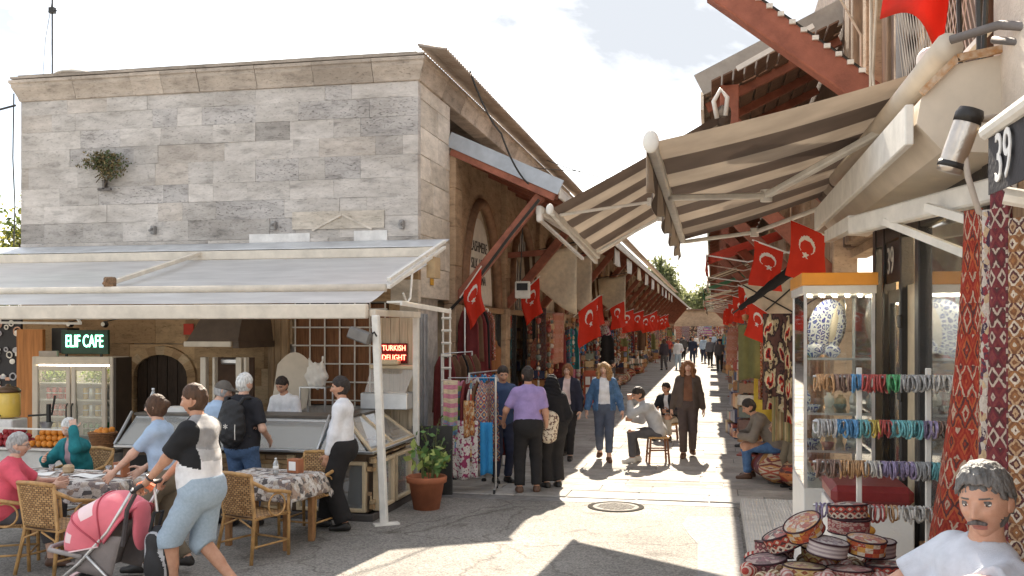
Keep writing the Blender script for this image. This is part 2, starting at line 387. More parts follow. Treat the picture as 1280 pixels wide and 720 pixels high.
# ------------------------------------------------ signed distance bodies (for people and soft things)
def surf_nets(v, lo, h):
    s = v < 0; n = np.array(v.shape)-1
    sl = lambda o: tuple(slice(o[k], o[k]+n[k]) for k in range(3))
    C = [(x,y,z) for x in (0,1) for y in (0,1) for z in (0,1)]
    cnt = sum(s[sl(c)].astype(np.int8) for c in C); act = (cnt > 0) & (cnt < 8)
    ids = np.argwhere(act)
    if len(ids) == 0: return np.zeros((0,3)), []
    idx = -np.ones(tuple(n), int); idx[act] = np.arange(len(ids))
    acc = np.zeros((len(ids),3)); num = np.zeros(len(ids))
    for a in C:
        for k in range(3):
            if a[k]: continue
            b = list(a); b[k] = 1
            va = v[ids[:,0]+a[0], ids[:,1]+a[1], ids[:,2]+a[2]]; vb = v[ids[:,0]+b[0], ids[:,1]+b[1], ids[:,2]+b[2]]
            cr = (va < 0) != (vb < 0); t = np.where(cr, va/np.where(va == vb, 1, va-vb), 0)
            p = np.array(a, float)[None]+np.outer(t, np.eye(3)[k]); acc += p*cr[:,None]; num += cr
    V = (ids+acc/num[:,None])*h+np.array(lo)
    F = []
    for k in range(3):
        i, j = (k+1) % 3, (k+2) % 3
        d = [slice(None)]*3; d[k] = slice(0,-1); e = [slice(None)]*3; e[k] = slice(1,None)
        ch = s[tuple(d)] != s[tuple(e)]; P = np.argwhere(ch); sg = s[tuple(d)][ch]
        ok = (P[:,i] > 0) & (P[:,j] > 0) & (P[:,i] < n[i]) & (P[:,j] < n[j]); P, sg = P[ok], sg[ok]
        q = []
        for di, dj in ((-1,-1),(0,-1),(0,0),(-1,0)):
            t = P.copy(); t[:,i] += di; t[:,j] += dj; q.append(idx[t[:,0],t[:,1],t[:,2]])
        q = np.stack(q, 1); q[~sg] = q[~sg][:, ::-1]; F.append(q)
    return V, np.concatenate(F)
class SDF:
    """smooth union of round cones / ellipsoids on a grid, then cut by fields"""
    def __init__(s, h=.02): s.h = h; s.p = []; s.cuts = []; s.post = None
    def cap(s, a, b, ra, rb, k=.03, flat=None):
        s.p.append(('c', np.array(a, float), np.array(b, float), ra, rb, k, flat)); return s
    def ell(s, c, r, k=.03, M=None):
        s.p.append(('e', np.array(c, float), np.array(r, float), None, None, k, M)); return s
    def cut(s, fn): s.cuts.append(fn); return s          # fn(X,Y,Z)>0 where material is taken away
    def mesh(s):
        h = s.h; lo = np.full(3, 1e9); hi = -lo; bb = []
        for t, a, b, ra, rb, k, f in s.p:
            if t == 'c': r = max(ra, rb)*(max(1, f[1]) if f else 1); l, u = np.minimum(a, b)-r, np.maximum(a, b)+r
            else: r = b.max(); l, u = a-r, a+r
            bb.append((l-k, u+k)); lo = np.minimum(lo, l); hi = np.maximum(hi, u)
        lo -= 3*h+.02; hi += 3*h+.02; n = np.ceil((hi-lo)/h).astype(int)+1
        G = np.full(tuple(n), .5)
        ax = [lo[k]+h*np.arange(n[k]) for k in range(3)]
        for (t, a, b, ra, rb, k, f), (l, u) in zip(s.p, bb):
            i0 = np.maximum(((l-lo)/h-2).astype(int), 0); i1 = np.minimum(((u-lo)/h+3).astype(int), n)
            X = ax[0][i0[0]:i1[0]][:,None,None]; Y = ax[1][i0[1]:i1[1]][None,:,None]; Z = ax[2][i0[2]:i1[2]][None,None,:]
            if t == 'c':
                ab = b-a; L2 = max(ab@ab, 1e-9)
                q = ((X-a[0])*ab[0]+(Y-a[1])*ab[1]+(Z-a[2])*ab[2])/L2; q = np.clip(q, 0, 1)
                dx, dy, dz = X-(a[0]+q*ab[0]), Y-(a[1]+q*ab[1]), Z-(a[2]+q*ab[2])
                if f:                                     # widen along direction f[0] by factor f[1]
                    w = np.array(f[0], float); w = w/np.linalg.norm(w); g = dx*w[0]+dy*w[1]+dz*w[2]; g = g*(1/f[1]-1)
                    dx, dy, dz = dx+g*w[0], dy+g*w[1], dz+g*w[2]
                d = np.sqrt(dx*dx+dy*dy+dz*dz)-(ra+(rb-ra)*q)
            else:
                dx, dy, dz = np.broadcast_arrays(X-a[0], Y-a[1], Z-a[2])
                if f is not None:
                    m = np.array(f); dx, dy, dz = (m[0,0]*dx+m[1,0]*dy+m[2,0]*dz, m[0,1]*dx+m[1,1]*dy+m[2,1]*dz, m[0,2]*dx+m[1,2]*dy+m[2,2]*dz)
                q = np.sqrt((dx/b[0])**2+(dy/b[1])**2+(dz/b[2])**2); d = (q-1)*b.min()
            sub = G[i0[0]:i1[0], i0[1]:i1[1], i0[2]:i1[2]]
            hh = np.clip(.5+.5*(sub-d)/k, 0, 1); sub[...] = sub*(1-hh)+d*hh-k*hh*(1-hh)
        if s.cuts or s.post:
            X = ax[0][:,None,None]; Y = ax[1][None,:,None]; Z = ax[2][None,None,:]
            if s.post: G = G+s.post(X, Y, Z)
            for fn in s.cuts: G = np.maximum(G, fn(X, Y, Z))
        V, F = surf_nets(G, lo, h); return V, F
def np_mesh(name, V, F, mats, smooth=True, mi=None):
    me = bpy.data.meshes.new(name)
    me.from_pydata(V.tolist() if hasattr(V, 'tolist') else V, [], F.tolist() if hasattr(F, 'tolist') else F)
    if not isinstance(mats, (list, tuple)): mats = [mats]
    for m in mats: me.materials.append(m)
    if mi is not None: me.polygons.foreach_set('material_index', mi)
    if smooth: me.polygons.foreach_set('use_smooth', [True]*len(me.polygons))
    me.update(); return me
# ------------------------------------------------ people
def skin_mat(name, c): return mat(name, c, r=.5, v=.10, sc=22, b=.16, bs=230, spec=.35, c2=tuple(x*y for x, y in zip(c, (.86,.76,.72))))
SK_A = skin_mat('skin_tan', (.52,.29,.19)); SK_B = skin_mat('skin_light', (.62,.40,.30)); SK_C = skin_mat('skin_brown', (.40,.21,.13))
LIP = mat('lips', (.36,.14,.11), r=.5, b=0)
EYE_W = mat('eye_white', (.75,.72,.68), r=.25, v=.03, b=0, spec=.6); EYE_D = mat('eye_iris', (.035,.02,.012), r=.2, b=0, spec=.6)
def cloth(name, c, v=.14, r=.88, b=.3, sc=9, **k): return mat('cloth_'+name, c, r=r, v=v, sc=sc, b=b, bs=260, spec=.25, **k)
def hairm(name, c): return mat('hair_'+name, c, r=.6, v=.45, sc=40, b=.5, bs=120, stretch=(1,1,.25), spec=.35)
H_BLACK = hairm('black', (.032,.024,.020)); H_BROWN = hairm('brown', (.075,.038,.02)); H_BLOND = hairm('blond', (.30,.17,.07))
H_GREY = hairm('grey', (.36,.35,.34)); H_WHITE = hairm('white', (.62,.62,.60)); H_DGREY = hairm('dark_grey', (.12,.115,.11)); H_AUB = hairm('auburn', (.20,.085,.035))

def head_mesh(nu, nv):
    V = [(0,0,-1)]; F = []
    for i in range(1, nv):
        ph = -math.pi/2+math.pi*i/nv
        for j in range(nu):
            th = 2*math.pi*j/nu+math.pi/2; V.append((math.cos(ph)*math.cos(th), math.cos(ph)*math.sin(th), math.sin(ph)))
    V.append((0,0,1)); T = len(V)-1
    for j in range(nu):
        F.append((0, 1+(j+1) % nu, 1+j, 1+j)); F.append((T, T-nu+j, T-nu+(j+1) % nu, T-nu+(j+1) % nu))
    for i in range(nv-2):
        for j in range(nu): F.append((1+i*nu+j, 1+i*nu+(j+1) % nu, 1+(i+1)*nu+(j+1) % nu, 1+(i+1)*nu+j))
    D = np.array(V); p = D*np.array([.077,.095,.118])
    x, y, z = p[:,0].copy(), p[:,1].copy(), p[:,2].copy()
    t = np.clip(-z/.118, 0, 1)
    x = x*(1-.36*t**1.6); fr = y > 0
    y = np.where(fr, y*(1-.10*t), y*(1-.5*t)); y = np.where((~fr) & (z > -.03), y*1.08, y)
    fm = np.clip(D[:,1]*3-.3, 0, 1); ax = np.abs(x)
    g = lambda a, b: np.exp(-(a/b)**2)
    up = np.clip((.024-z)/.05, 0, 1)*np.clip((z+.043)/.012, 0, 1)
    y = y+fm*(.029*g(x, .0125)*up+.009*g(ax-.015, .008)*g(z+.033, .010)
        - .012*g(ax-.033, .017)*g(z-.008, .013)+.006*g(ax-.03, .026)*g(z-.032, .010)+.006*g(ax-.045, .02)*g(z+.018, .02)
        + .007*g(x, .024)*g(z+.0565, .0055)+.008*g(x, .021)*g(z+.070, .0065)-.004*g(x, .026)*g(z+.0635, .003)+.011*g(x, .024)*g(z+.1, .016))
    V = np.stack([x, y, z], 1)
    F = [tuple(dict.fromkeys(f)) for f in F]
    C = np.array([V[list(f)].mean(0) for f in F]); mi = np.zeros(len(F), int)
    mi[(np.abs(C[:,0]) < .025-.25*np.abs(C[:,2]+.0635)) & (C[:,2] > -.076) & (C[:,2] < -.052) & (C[:,1] > .05)] = 1
    a = np.abs(C[:,0]); mi[(a > .014) & (a < .052) & (C[:,2] > .027-.06*(a-.03).clip(0)) & (C[:,2] < .034-.15*(a-.03).clip(0)) & (C[:,1] > .04)] = 2
    for sx in (-1, 1):                                   # ears
        m = MB(); m.sphere((0,0,0), (.006,.017,.030), 10, 8); E = np.array(m.v)
        E[:,0] = E[:,0]*(1+.6*(np.abs(E[:,2]) < .02)); E[:,1] += -.15*E[:,2]; E[:,0] += sx*(.076)+sx*np.where(E[:,1] < 0, .006, -.002); E[:,1] -= .008; E[:,2] -= .004
        k = len(V); V = np.concatenate([V, E]); F += [tuple(k+q for q in f) for f in m.f]; mi = np.concatenate([mi, np.zeros(len(m.f), int)])
    return V, F, mi
HEADS = {'lo': head_mesh(40, 36), 'mid': head_mesh(64, 60), 'hi': head_mesh(120, 110)}
def hand_mesh(curl, h=.0055):
    """left hand: wrist at 0, fingers to +Y, thumb to +X, palm to -Z"""
    s = SDF(h); s.cap((0,-.015,0), (0,.02,0), .026, .028, .02); s.ell((0,.052,0), (.042,.05,.0165), .02)
    for bx, L, sp in ((.030,.072,.12), (.010,.080,.03), (-.011,.074,-.05), (-.030,.058,-.15)):
        p = np.array([bx,.088,0.]); an = curl*.55
        for i, (fl, r) in enumerate(((.46,.0092), (.31,.0085), (.23,.0076))):
            q = p+L*fl*np.array([sp, math.cos(an), -math.sin(an)]); s.cap(p, q, r, r*.93, .006); p = q; an += curl*1.0
    p = np.array([.030,.018,-.006])
    for L, d, r in ((.045,(.72,.62,-.3),.0125), (.032,(.45,.82,-.35),.0105), (.026,(.2,.9,-.4),.009)):
        d = np.array(d); q = p+L*d/np.linalg.norm(d); s.cap(p, q, r, r*.92, .008); p = q
    return s.mesh()
HANDS = {'relax': hand_mesh(.45), 'grip': hand_mesh(1.25), 'flat': hand_mesh(.12)}
def ik(a, c, l1, l2, hint):
    a, c, hint = Vector(a), Vector(c), Vector(hint); d = c-a; L = d.length
    if L > (l1+l2)*.999: c = a+d*((l1+l2)*.999/L); d = c-a; L = d.length
    k = (l1*l1-l2*l2+L*L)/(2*L); hgt = math.sqrt(max(0, l1*l1-k*k)); u = d/L
    n = hint-u*hint.dot(u); n = n.normalized() if n.length > 1e-6 else Vector((0,1,0))
    return a+u*k+n*hgt, c
def person(label, loc, rz, H=1.72, pose=None, top=None, outer=None, bottom=None, skirt=None, shoes=None, skin=None, hair=('short', None),
           fem=False, belly=0, h=.02, hd='lo', extra=None, group=None, name='person', eyes=True, brow=None):
    pose = pose or {}; skin = skin or SK_A; s = H/1.75
    root = thing(name, label, 'person', loc, rz, group)
    hip = Vector(pose.get('pelvis', (0, 0, .95*s)))
    ln, ln2, tw, sd = R(pose.get('lean', 2)), R(pose.get('lean2', pose.get('lean', 2))), R(pose.get('twist', 0)), R(pose.get('side', 0))
    t1 = Vector((math.sin(sd), math.sin(ln), math.cos(ln))).normalized(); t2 = Vector((math.sin(sd), math.sin(ln2), math.cos(ln2))).normalized()
    rt = Vector((math.cos(tw), math.sin(tw), 0)); rt = (rt-t2*rt.dot(t2)).normalized(); fw = t2.cross(rt)*1
    hy = R(pose.get('hips', 0)); rh = Vector((math.cos(hy), math.sin(hy), 0)); fh = Vector((-math.sin(hy), math.cos(hy), 0))
    mid = hip+t1*.22*s; chest = mid+t2*.13*s; nb = mid+t2*.30*s
    sw = (.150 if fem else .174)*s
    S = {-1: nb-t2*.055*s-rt*sw, 1: nb-t2*.055*s+rt*sw}
    ny, npch = R(pose.get('head', (0, 0))[0]), R(pose.get('head', (0, 0))[1])
    nt_ = nb+(t2*.6+Vector((0,0,.4))).normalized()*.095*s+fw*.012*s
    Hm = Matrix.Rotation(tw+ny, 4, 'Z') @ Matrix.Rotation(-npch, 4, 'X') @ Matrix.Rotation(R(pose.get('tilt', 0)), 4, 'Y')
    hc = nt_+Hm.to_3x3() @ Vector((0, .018*s, .082*s))
    HM = Matrix.Translation(hc) @ Hm @ Matrix.Scale(s*(1.0), 4)
    HJ = {-1: hip-rh*.09*s-Vector((0,0,.03*s)), 1: hip+rh*.09*s-Vector((0,0,.03*s))}
    arm = {}; leg = {}
    for sx, n in ((-1,'L'), (1,'R')):
        tgt = pose.get('hand'+n)
        if tgt is None: tgt = S[sx]+Vector((0,0,-.53*s))+rt*sx*.07*s+Vector((0,.06*s,0))
        e, w = ik(S[sx], tgt, .29*s, .26*s, pose.get('elbow'+n, rt*sx*.5-fw-Vector((0,0,.3)))); arm[sx] = (S[sx], e, w)
        ft = pose.get('foot'+n, (sx*.10*s, 0, .085*s)); k, f_ = ik(HJ[sx], ft, .435*s, .43*s, pose.get('knee'+n, fh+rh*sx*.1)); leg[sx] = (HJ[sx], k, f_)
    V3 = lambda v: (v.x, v.y, v.z)
    def torso(q, inf, belly_=0, low=True):
        W = (rt, 1.5)
        if low: q.cap(V3(hip-rh*.06*s), V3(hip+rh*.06*s), (.108 if not fem else .112)*s+inf, (.108 if not fem else .112)*s+inf, .06)
        if low: q.ell(V3(hip-fh*.035*s-Vector((0,0,.02*s))), ((.15*s+inf),(.115*s+inf),(.12*s+inf)), .06, Matrix((rh, fh, Vector((0,0,1)))).transposed())
        q.cap(V3(hip+t1*.04*s), V3(mid), (.096+belly_*.4)*s+inf, (.092+belly_*.5)*s+inf, .08, (V3(rt), 1.42))
        if belly_: q.ell(V3(hip+t1*.12*s+fw*.05*s), ((.13+belly_)*s+inf, (.085+belly_)*s+inf, .15*s+inf), .08, Matrix((rt, fw, t1)).transposed())
        q.cap(V3(mid), V3(chest+t2*.07*s), .094*s+inf, (.108 if not fem else .10)*s+inf, .08, (V3(rt), 1.45))
        if fem:
            for sx in (-1, 1): q.ell(V3(chest+fw*.075*s+rt*sx*.07*s-t2*.01*s), (.062*s+inf,)*3, .05)
        q.cap(V3(S[-1]+rt*.03*s), V3(S[1]-rt*.03*s), .058*s+inf, .058*s+inf, .07)
        q.cap(V3(nb-t2*.05*s), V3(nb+t2*.02*s), .085*s+inf, .055*s+inf*.7, .05, (V3(rt), 1.25))
    def armf(q, inf, frac, sx, k=.035):
        a, e, w = arm[sx]; f1 = min(1, frac/.52); q.cap(V3(a), V3(a.lerp(e, f1)), .050*s+inf, (.050-.009*f1)*s+inf, k)
        if frac > .52: f2 = (frac-.52)/.48; q.cap(V3(e), V3(e.lerp(w, f2)), .041*s+inf, (.041-.013*f2)*s+inf, k)
    def legf(q, inf, frac, sx, k=.04, flare=0):
        a, e, w = leg[sx]; f1 = min(1, frac/.5); q.cap(V3(a), V3(a.lerp(e, f1)), .088*s+inf, (.088-.03*f1)*s+inf+flare*f1*.4, k)
        if frac > .5: f2 = (frac-.5)/.5; q.cap(V3(e), V3(e.lerp(w, f2)), .058*s+inf+flare*.4, (.058-.02*f2)*s+inf+flare*f2, k)
    # --- skin: one continuous body, with head and hands joined to it
    q = SDF(h); torso(q, -.006, belly)
    for sx in (-1, 1):
        armf(q, 0, 1, sx); legf(q, 0, 1, sx)
        a, e, w = leg[sx]; q.cap(V3(e.lerp(w, .15)-fh*.02*s), V3(e.lerp(w, .45)-fh*.015*s), .042*s, .036*s, .04)
        fwd = Vector(pose.get('toe'+('L' if sx < 0 else 'R'), fh+rh*sx*.15)).normalized(); q.cap(V3(w), V3(w+fwd*.13*s-Vector((0,0,.05*s))), .038*s, .028*s, .03)
    q.cap(V3(nb-t2*.04*s), V3(nt_+Hm.to_3x3() @ Vector((0,.012,.03))*s), .058*s, .052*s, .03)
    V, F = q.mesh(); V = [V]; F_ = [tuple(f) for f in F.tolist()]; mi = [0]*len(F_); nV = len(V[0])
    hv, hf, hm = HEADS[hd]; hv = (np.array(HM.to_3x3()) @ hv.T).T+np.array(HM.translation)
    V.append(hv); F_ += [tuple(nV+i for i in f) for f in hf]; mi += hm.tolist(); nV += len(hv)
    for sx, n in ((-1,'L'), (1,'R')):
        a, e, w = arm[sx]; y = (w-e).normalized()
        pd = Vector(pose.get('palm'+n, -rt*sx)); z = -(pd-y*pd.dot(y)).normalized(); x = y.cross(z)
        yd = Vector(pose['aim'+n]).normalized() if 'aim'+n in pose else y
        if yd is not y: z = -(pd-yd*pd.dot(yd)).normalized(); x = yd.cross(z); y = yd
        hv_, hf_ = HANDS[pose.get('grip'+n, 'relax')]; hv_ = hv_*np.array([-1 if sx > 0 else 1, 1, 1])*s
        hv_ = (np.array(Matrix((x, y, z)).transposed()) @ hv_.T).T+np.array(w)
        V.append(hv_); fl = hf_[:, ::-1] if sx > 0 else hf_; F_ += [tuple(nV+i for i in f) for f in fl.tolist()]; mi += [0]*len(fl); nV += len(hv_)
    hm_ = hair[1] or H_BLACK
    body = obj('body', np_mesh('body', np.concatenate(V), F_, [skin, LIP, brow or hm_], True, mi), root)
    if eyes:
        for sx in (-1, 1):
            m = MB(); c = HM @ Vector((sx*.033,.0675,.008)); g = Hm.to_3x3()
            m.sphere((0,0,0), (.0145*s,.0125*s,.0075*s), 12, 10, 0, g); m.sphere(tuple(g @ Vector((0,.0064*s,0))), (.0062*s,.0066*s,.0064*s), 10, 8, 1, g)
            o = m.build('eye', [EYE_W, EYE_D], body, True, world=False); o.location = c
    def part(name_, sd_, m_, mifn=None):
        V_, F2 = sd_.mesh()
        if len(V_) == 0: return None
        ms = m_ if isinstance(m_, (list, tuple)) else [m_]; mi_ = None
        if mifn is not None:
            C = V_[F2].mean(1); mi_ = mifn(C).astype(int)
        return obj(name_, np_mesh(name_, V_, F2, ms, True, mi_), root)
    folds = lambda amp: (lambda X, Y, Z: amp*(np.sin(Z*62+5*X+2.4*np.sin(X*15+Y*9+loc[0]*5)+8*Y)*np.clip(np.sin(X*13+Y*17+Z*7+loc[1]),-.3,1)))
    n_hip = np.array(hip); nt1 = np.array(t1)
    def hem_cut(hem, w_inf):
        def fn(X, Y, Z):
            pl = -((X-hip.x)*t1.x+(Y-hip.y)*t1.y+(Z-hip.z)*t1.z+hem)
            da = 1e3
            for sx in (-1, 1):
                for a, b in ((arm[sx][0], arm[sx][1]), (arm[sx][1], arm[sx][2])):
                    ab = b-a; tt = np.clip(((X-a.x)*ab.x+(Y-a.y)*ab.y+(Z-a.z)*ab.z)/ab.dot(ab), 0, 1)
                    da = np.minimum(da, np.sqrt((X-a.x-tt*ab.x)**2+(Y-a.y-tt*ab.y)**2+(Z-a.z-tt*ab.z)**2)-.055*s-w_inf)
            return np.minimum(pl, da)
        return fn
    neckcut = lambda rad: (lambda X, Y, Z: (rad-np.sqrt((X-nt_.x)**2+(Y-nt_.y)**2+(Z-nt_.z-.01)**2)))
    if bottom:
        inf = bottom.get('inf', .016); q = SDF(h*.9); fr_ = bottom.get('leg', .97)
        q.cap(V3(hip-rh*.06*s), V3(hip+rh*.06*s), .11*s+inf, .11*s+inf, .06); q.ell(V3(hip-fh*.035*s-Vector((0,0,.02*s))), (.15*s+inf,.115*s+inf,.12*s+inf), .06, Matrix((rh, fh, Vector((0,0,1)))).transposed())
        q.cap(V3(hip), V3(hip+t1*.12*s), (.098+belly*.4)*s+inf, (.094+belly*.4)*s+inf, .06, (V3(rh), 1.42))
        for sx in (-1, 1): legf(q, inf, fr_, sx, .03, bottom.get('flare', .006))
        q.post = folds(bottom.get('fold', .003))
        q.cut(lambda X, Y, Z: (X-hip.x)*t1.x+(Y-hip.y)*t1.y+(Z-hip.z)*t1.z-bottom.get('waist', .10)*s)
        for sx in (-1, 1):                               # clean hems
            a, e, w = leg[sx]; c = (a.lerp(e, fr_/.5) if fr_ <= .5 else e.lerp(w, (fr_-.5)/.5)); d = ((e-a) if fr_ <= .5 else (w-e)).normalized()
            q.cut(lambda X, Y, Z, c=c, d=d: np.minimum((X-c.x)*d.x+(Y-c.y)*d.y+(Z-c.z)*d.z, .13-np.sqrt((X-c.x)**2+(Y-c.y)**2+(Z-c.z)**2)))
        part(bottom.get('name', 'trousers'), q, bottom['m'])
    if skirt:
        q = SDF(h); z1 = skirt['z']; inf = .02
        q.cap(V3(hip+t1*.05*s), (hip.x, hip.y, (hip.z+z1)/2), .12*s+inf, .17*s+inf, .04, (V3(rh), 1.2)); q.cap((hip.x, hip.y, (hip.z+z1)/2), (hip.x, hip.y-.01, z1), .17*s+inf, skirt.get('r', .2)*s, .04, (V3(rh), 1.15))
        q.post = lambda X, Y, Z: .012*np.sin(np.arctan2(Y-hip.y, X-hip.x)*11)*np.clip((hip.z-Z)*1.5, 0, 1)
        q.cut(lambda X, Y, Z: z1-Z+0*X+0*Y); part(skirt.get('name', 'skirt'), q, skirt['m'])
    for g, base in ((top, .008), (outer, .022)):
        if not g: continue
        inf = base+g.get('inf', 0); q = SDF(h*.9); torso(q, inf, belly)
        for sx in (-1, 1): armf(q, inf+g.get('sl', .004), g.get('sleeve', .4), sx)
        q.post = folds(g.get('fold', .003))
        q.cut(hem_cut(g.get('hem', .06)*s, inf+.01)); q.cut(neckcut(g.get('neck', .072)*s))
        if g.get('sleeve', .4) < .9:
            for sx in (-1, 1):
                a, e, w = arm[sx]; fr_ = g.get('sleeve', .4); c = a.lerp(e, fr_/.52) if fr_ <= .52 else e.lerp(w, (fr_-.52)/.48); d = ((e-a) if fr_ <= .52 else (w-e)).normalized()
                q.cut(lambda X, Y, Z, c=c, d=d: np.minimum((X-c.x)*d.x+(Y-c.y)*d.y+(Z-c.z)*d.z, .11*s-np.sqrt((X-c.x)**2+(Y-c.y)**2+(Z-c.z)**2)))
        if 'open' in g:                                  # open front
            wd = g['open']
            q.cut(lambda X, Y, Z: np.minimum(wd*(1+.8*((nb.z-Z)))-np.abs((X-hip.x)*rt.x+(Y-hip.y)*rt.y+0*Z), (X-hip.x)*fw.x+(Y-hip.y)*fw.y+(Z-nb.z)*fw.z*.3-.01))
        part(g.get('name', 'shirt'), q, g['m'], g.get('mi') and (lambda C, g=g: g['mi'](C, dict(hip=hip, nb=nb, s=s, arm=arm))))
        if g.get('collar'):
            q = SDF(.008); c0 = nb+t2*.012*s
            q.ell(V3(c0), (.082*s,.078*s,.036*s), .01); q.cut(lambda X, Y, Z: .99-np.sqrt(((X-c0.x)/(.068*s))**2+((Y-c0.y)/(.064*s))**2)+0*Z)
            q.cut(lambda X, Y, Z: np.minimum((Y-c0.y)*fw.y+(X-c0.x)*fw.x-.035, .03-np.abs((X-c0.x)*rt.x+(Y-c0.y)*rt.y))+0*Z); part('collar', q, g['m'] if not isinstance(g['m'], list) else g['m'][0])
    if shoes:
        for sx, n in ((-1,'L'), (1,'R')):
            a, e, w = leg[sx]; fwd = Vector(pose.get('toe'+n, fh+rh*sx*.15)).normalized(); dn = fwd.cross(Vector((fwd.y, -fwd.x, 0))).normalized()
            dn = Vector((0,0,-1)) if abs(dn.z) < .2 else (dn if dn.z < 0 else -dn)
            q = SDF(.012); b0 = w+dn*.045*s-fwd*.03*s
            q.cap(V3(b0), V3(w+dn*.05*s+fwd*.15*s), .042*s, .036*s, .03, (V3(fwd.cross(dn)), 1.15)); q.cap(V3(w+dn*.01*s), V3(w+dn*.035*s+fwd*.06*s), .05*s, .045*s, .03)
            q.cut(lambda X, Y, Z, w=w, dn=dn: (X-w.x)*dn.x+(Y-w.y)*dn.y+(Z-w.z)*dn.z-.078*s); q.cut(lambda X, Y, Z, w=w, dn=dn: -((X-w.x)*dn.x+(Y-w.y)*dn.y+(Z-w.z)*dn.z)-.045*s)
            part('shoe', q, shoes)
    # --- hair, in head space
    kind, m_ = hair[0], hair[1] or H_BLACK
    IH = HM.inverted(); hh = .011 if hd == 'lo' else .008 if hd == 'mid' else .0036; q = SDF(hh)
    rough = lambda a, fz=70: (lambda X, Y, Z: a*np.sin(X*190+3*np.sin(Z*fz))*np.sin(Y*170+2*np.sin(X*90))*np.sin(Z*110+X*60))
    face = lambda y0, z0, rx: (lambda X, Y, Z: (1-np.sqrt((X/rx)**2+((Y-.13)/(.13-y0))**2+((Z-z0)/(.118))**2))*.05)
    if kind in ('short', 'crop', 'receding', 'swept'):
        vol = {'short': .995, 'crop': .975, 'receding': .98, 'swept': 1.05}[kind]; ns = 64 if hd != 'hi' else 150; rs = random.Random(int(abs(loc[0])*97+abs(loc[1])*13))
        q.ell((0,-.008,.010), (.0775,.100,.1145), .008)
        for i in range(ns):
            az = 2*math.pi*i/ns+rs.uniform(-.05,.05); fr0 = math.cos(az)                # az 0 = front
            end = R((52 if kind != 'receding' else 38)+(44*(1-max(0, fr0))**1.0 if fr0 > 0 else 44-30*fr0)); end = min(end, R(112)); side = abs(math.sin(az))
            if .8 < side and fr0 > -.55: end = min(end, R(80))
            sw = rs.uniform(.15,.45)*(1 if kind != 'swept' else 1.9); lift = rs.uniform(-.01,.035) if kind != 'swept' else rs.uniform(-.02,.10); end += R(rs.uniform(-7,7)); pts = []
            for k_ in range(5):
                th = R(6)+(end-R(6))*k_/4; a_ = az+sw*(1-k_/4); vol_ = vol*(1+lift*math.sin(math.pi*k_/4.6))
                pts.append((.082*vol_*math.sin(th)*math.sin(a_), -.008+.104*vol_*math.sin(th)*math.cos(a_), .012+.1175*vol_*math.cos(th)))
            r0 = rs.uniform(.011,.015)*(1 if hd != 'hi' else .64)
            for k_ in range(4): q.cap(pts[k_], pts[k_+1], r0*(1-.12*k_), r0*(1-.12*(k_+1)), .006 if hd != 'hi' else .005)
        q.post = rough(.0012)
        q.cut(face(.035, -.075, .070)); q.cut(lambda X, Y, Z: np.minimum(np.abs(X)-.066, np.minimum(.006-Z, .05-np.abs(Y+.0))))
    elif kind in ('long', 'curly', 'bun', 'bob'):
        q.ell((0,-.010,.014), (.090,.108,.120), .01)
        L = {'long': .15, 'curly': .17, 'bun': .0, 'bob': .10}[kind]
        if L:
            wd = 1.25 if kind == 'curly' else 1.0
            for sx in (-1, 1): q.cap((sx*.070,-.01,.03), (sx*.078*wd,-.015,-L*.8), .034*wd, .030*wd, .03); q.cap((sx*.03,-.07,.03), (sx*.04,-.075,-L*.95), .052*wd, .042*wd, .03)
            if kind == 'curly':
                for i in range(40):
                    t_ = i/39; an = math.pi*(1.5+(.78*math.sin(i*2.39))); z = .075-.25*t_; rr = .082+.035*min(1, t_*2.5); q.ell((rr*math.cos(an)*1.05, rr*math.sin(an)*.85-.015, z), (.03,.03,.03), .02)
        else: q.ell((0,-.115,.03), (.042,.036,.042), .015); q.ell((0,-.05,-.03), (.076,.055,.06), .02)
        q.post = rough(.007 if kind == 'curly' else .004, 25)
        q.cut(face(.038, -.06, .080)); 
    elif kind == 'cap':
        q.ell((0,-.004,.03), (.088,.108,.105), .01); q.cap((-.03,.10,.045), (.03,.10,.045), .02, .02, .02); q.ell((0,.112,.036), (.066,.075,.018), .025)
        q.cut(lambda X, Y, Z: .024-.12*(Y < .0)*np.clip(-Y, 0, .1)-Z+0*X)
    elif kind == 'scarf':
        q.ell((0,-.008,.010), (.098,.118,.128), .02); q.cap((0,-.03,-.06), (0,-.03,-.17), .095, .135, .05, ((1,0,0), 1.25)); q.cap((0,.02,-.13), (0,.02,-.22), .11, .12, .05, ((1,0,0), 1.3))
        q.post = lambda X, Y, Z: .004*np.sin(Z*90+X*40+Y*30)
        q.cut(lambda X, Y, Z: (1-np.sqrt((X/.062)**2+((Y-.13)/.10)**2+((Z+.02)/.088)**2))*.05)
    if q.p:
        V_, F2 = q.mesh()
        if len(V_):
            V_ = (np.array(HM.to_3x3()) @ V_.T).T+np.array(HM.translation)
            obj({'cap':'cap', 'scarf':'headscarf'}.get(kind, 'hair'), np_mesh('hair', V_, F2, m_), root)
    if kind == 'cap' and len(hair) > 2:
        q = SDF(hh); q.ell((0,-.01,.0), (.083,.104,.108), .01); q.cut(face(.0, -.05, .1)); q.cut(lambda X, Y, Z: Z-.035+0*X+0*Y); q.cut(lambda X, Y, Z: -.07-Z+0*X+0*Y)
        V_, F2 = q.mesh()
        if len(V_): V_ = (np.array(HM.to_3x3()) @ V_.T).T+np.array(HM.translation); obj('hair', np_mesh('hair', V_, F2, hair[2]), root)
    if extra: extra(root, dict(HM=HM, hip=hip, mid=mid, chest=chest, nb=nb, arm=arm, leg=leg, s=s, rt=rt, fw=fw, t2=t2, part=part, body=body, Hm=Hm))
    return root
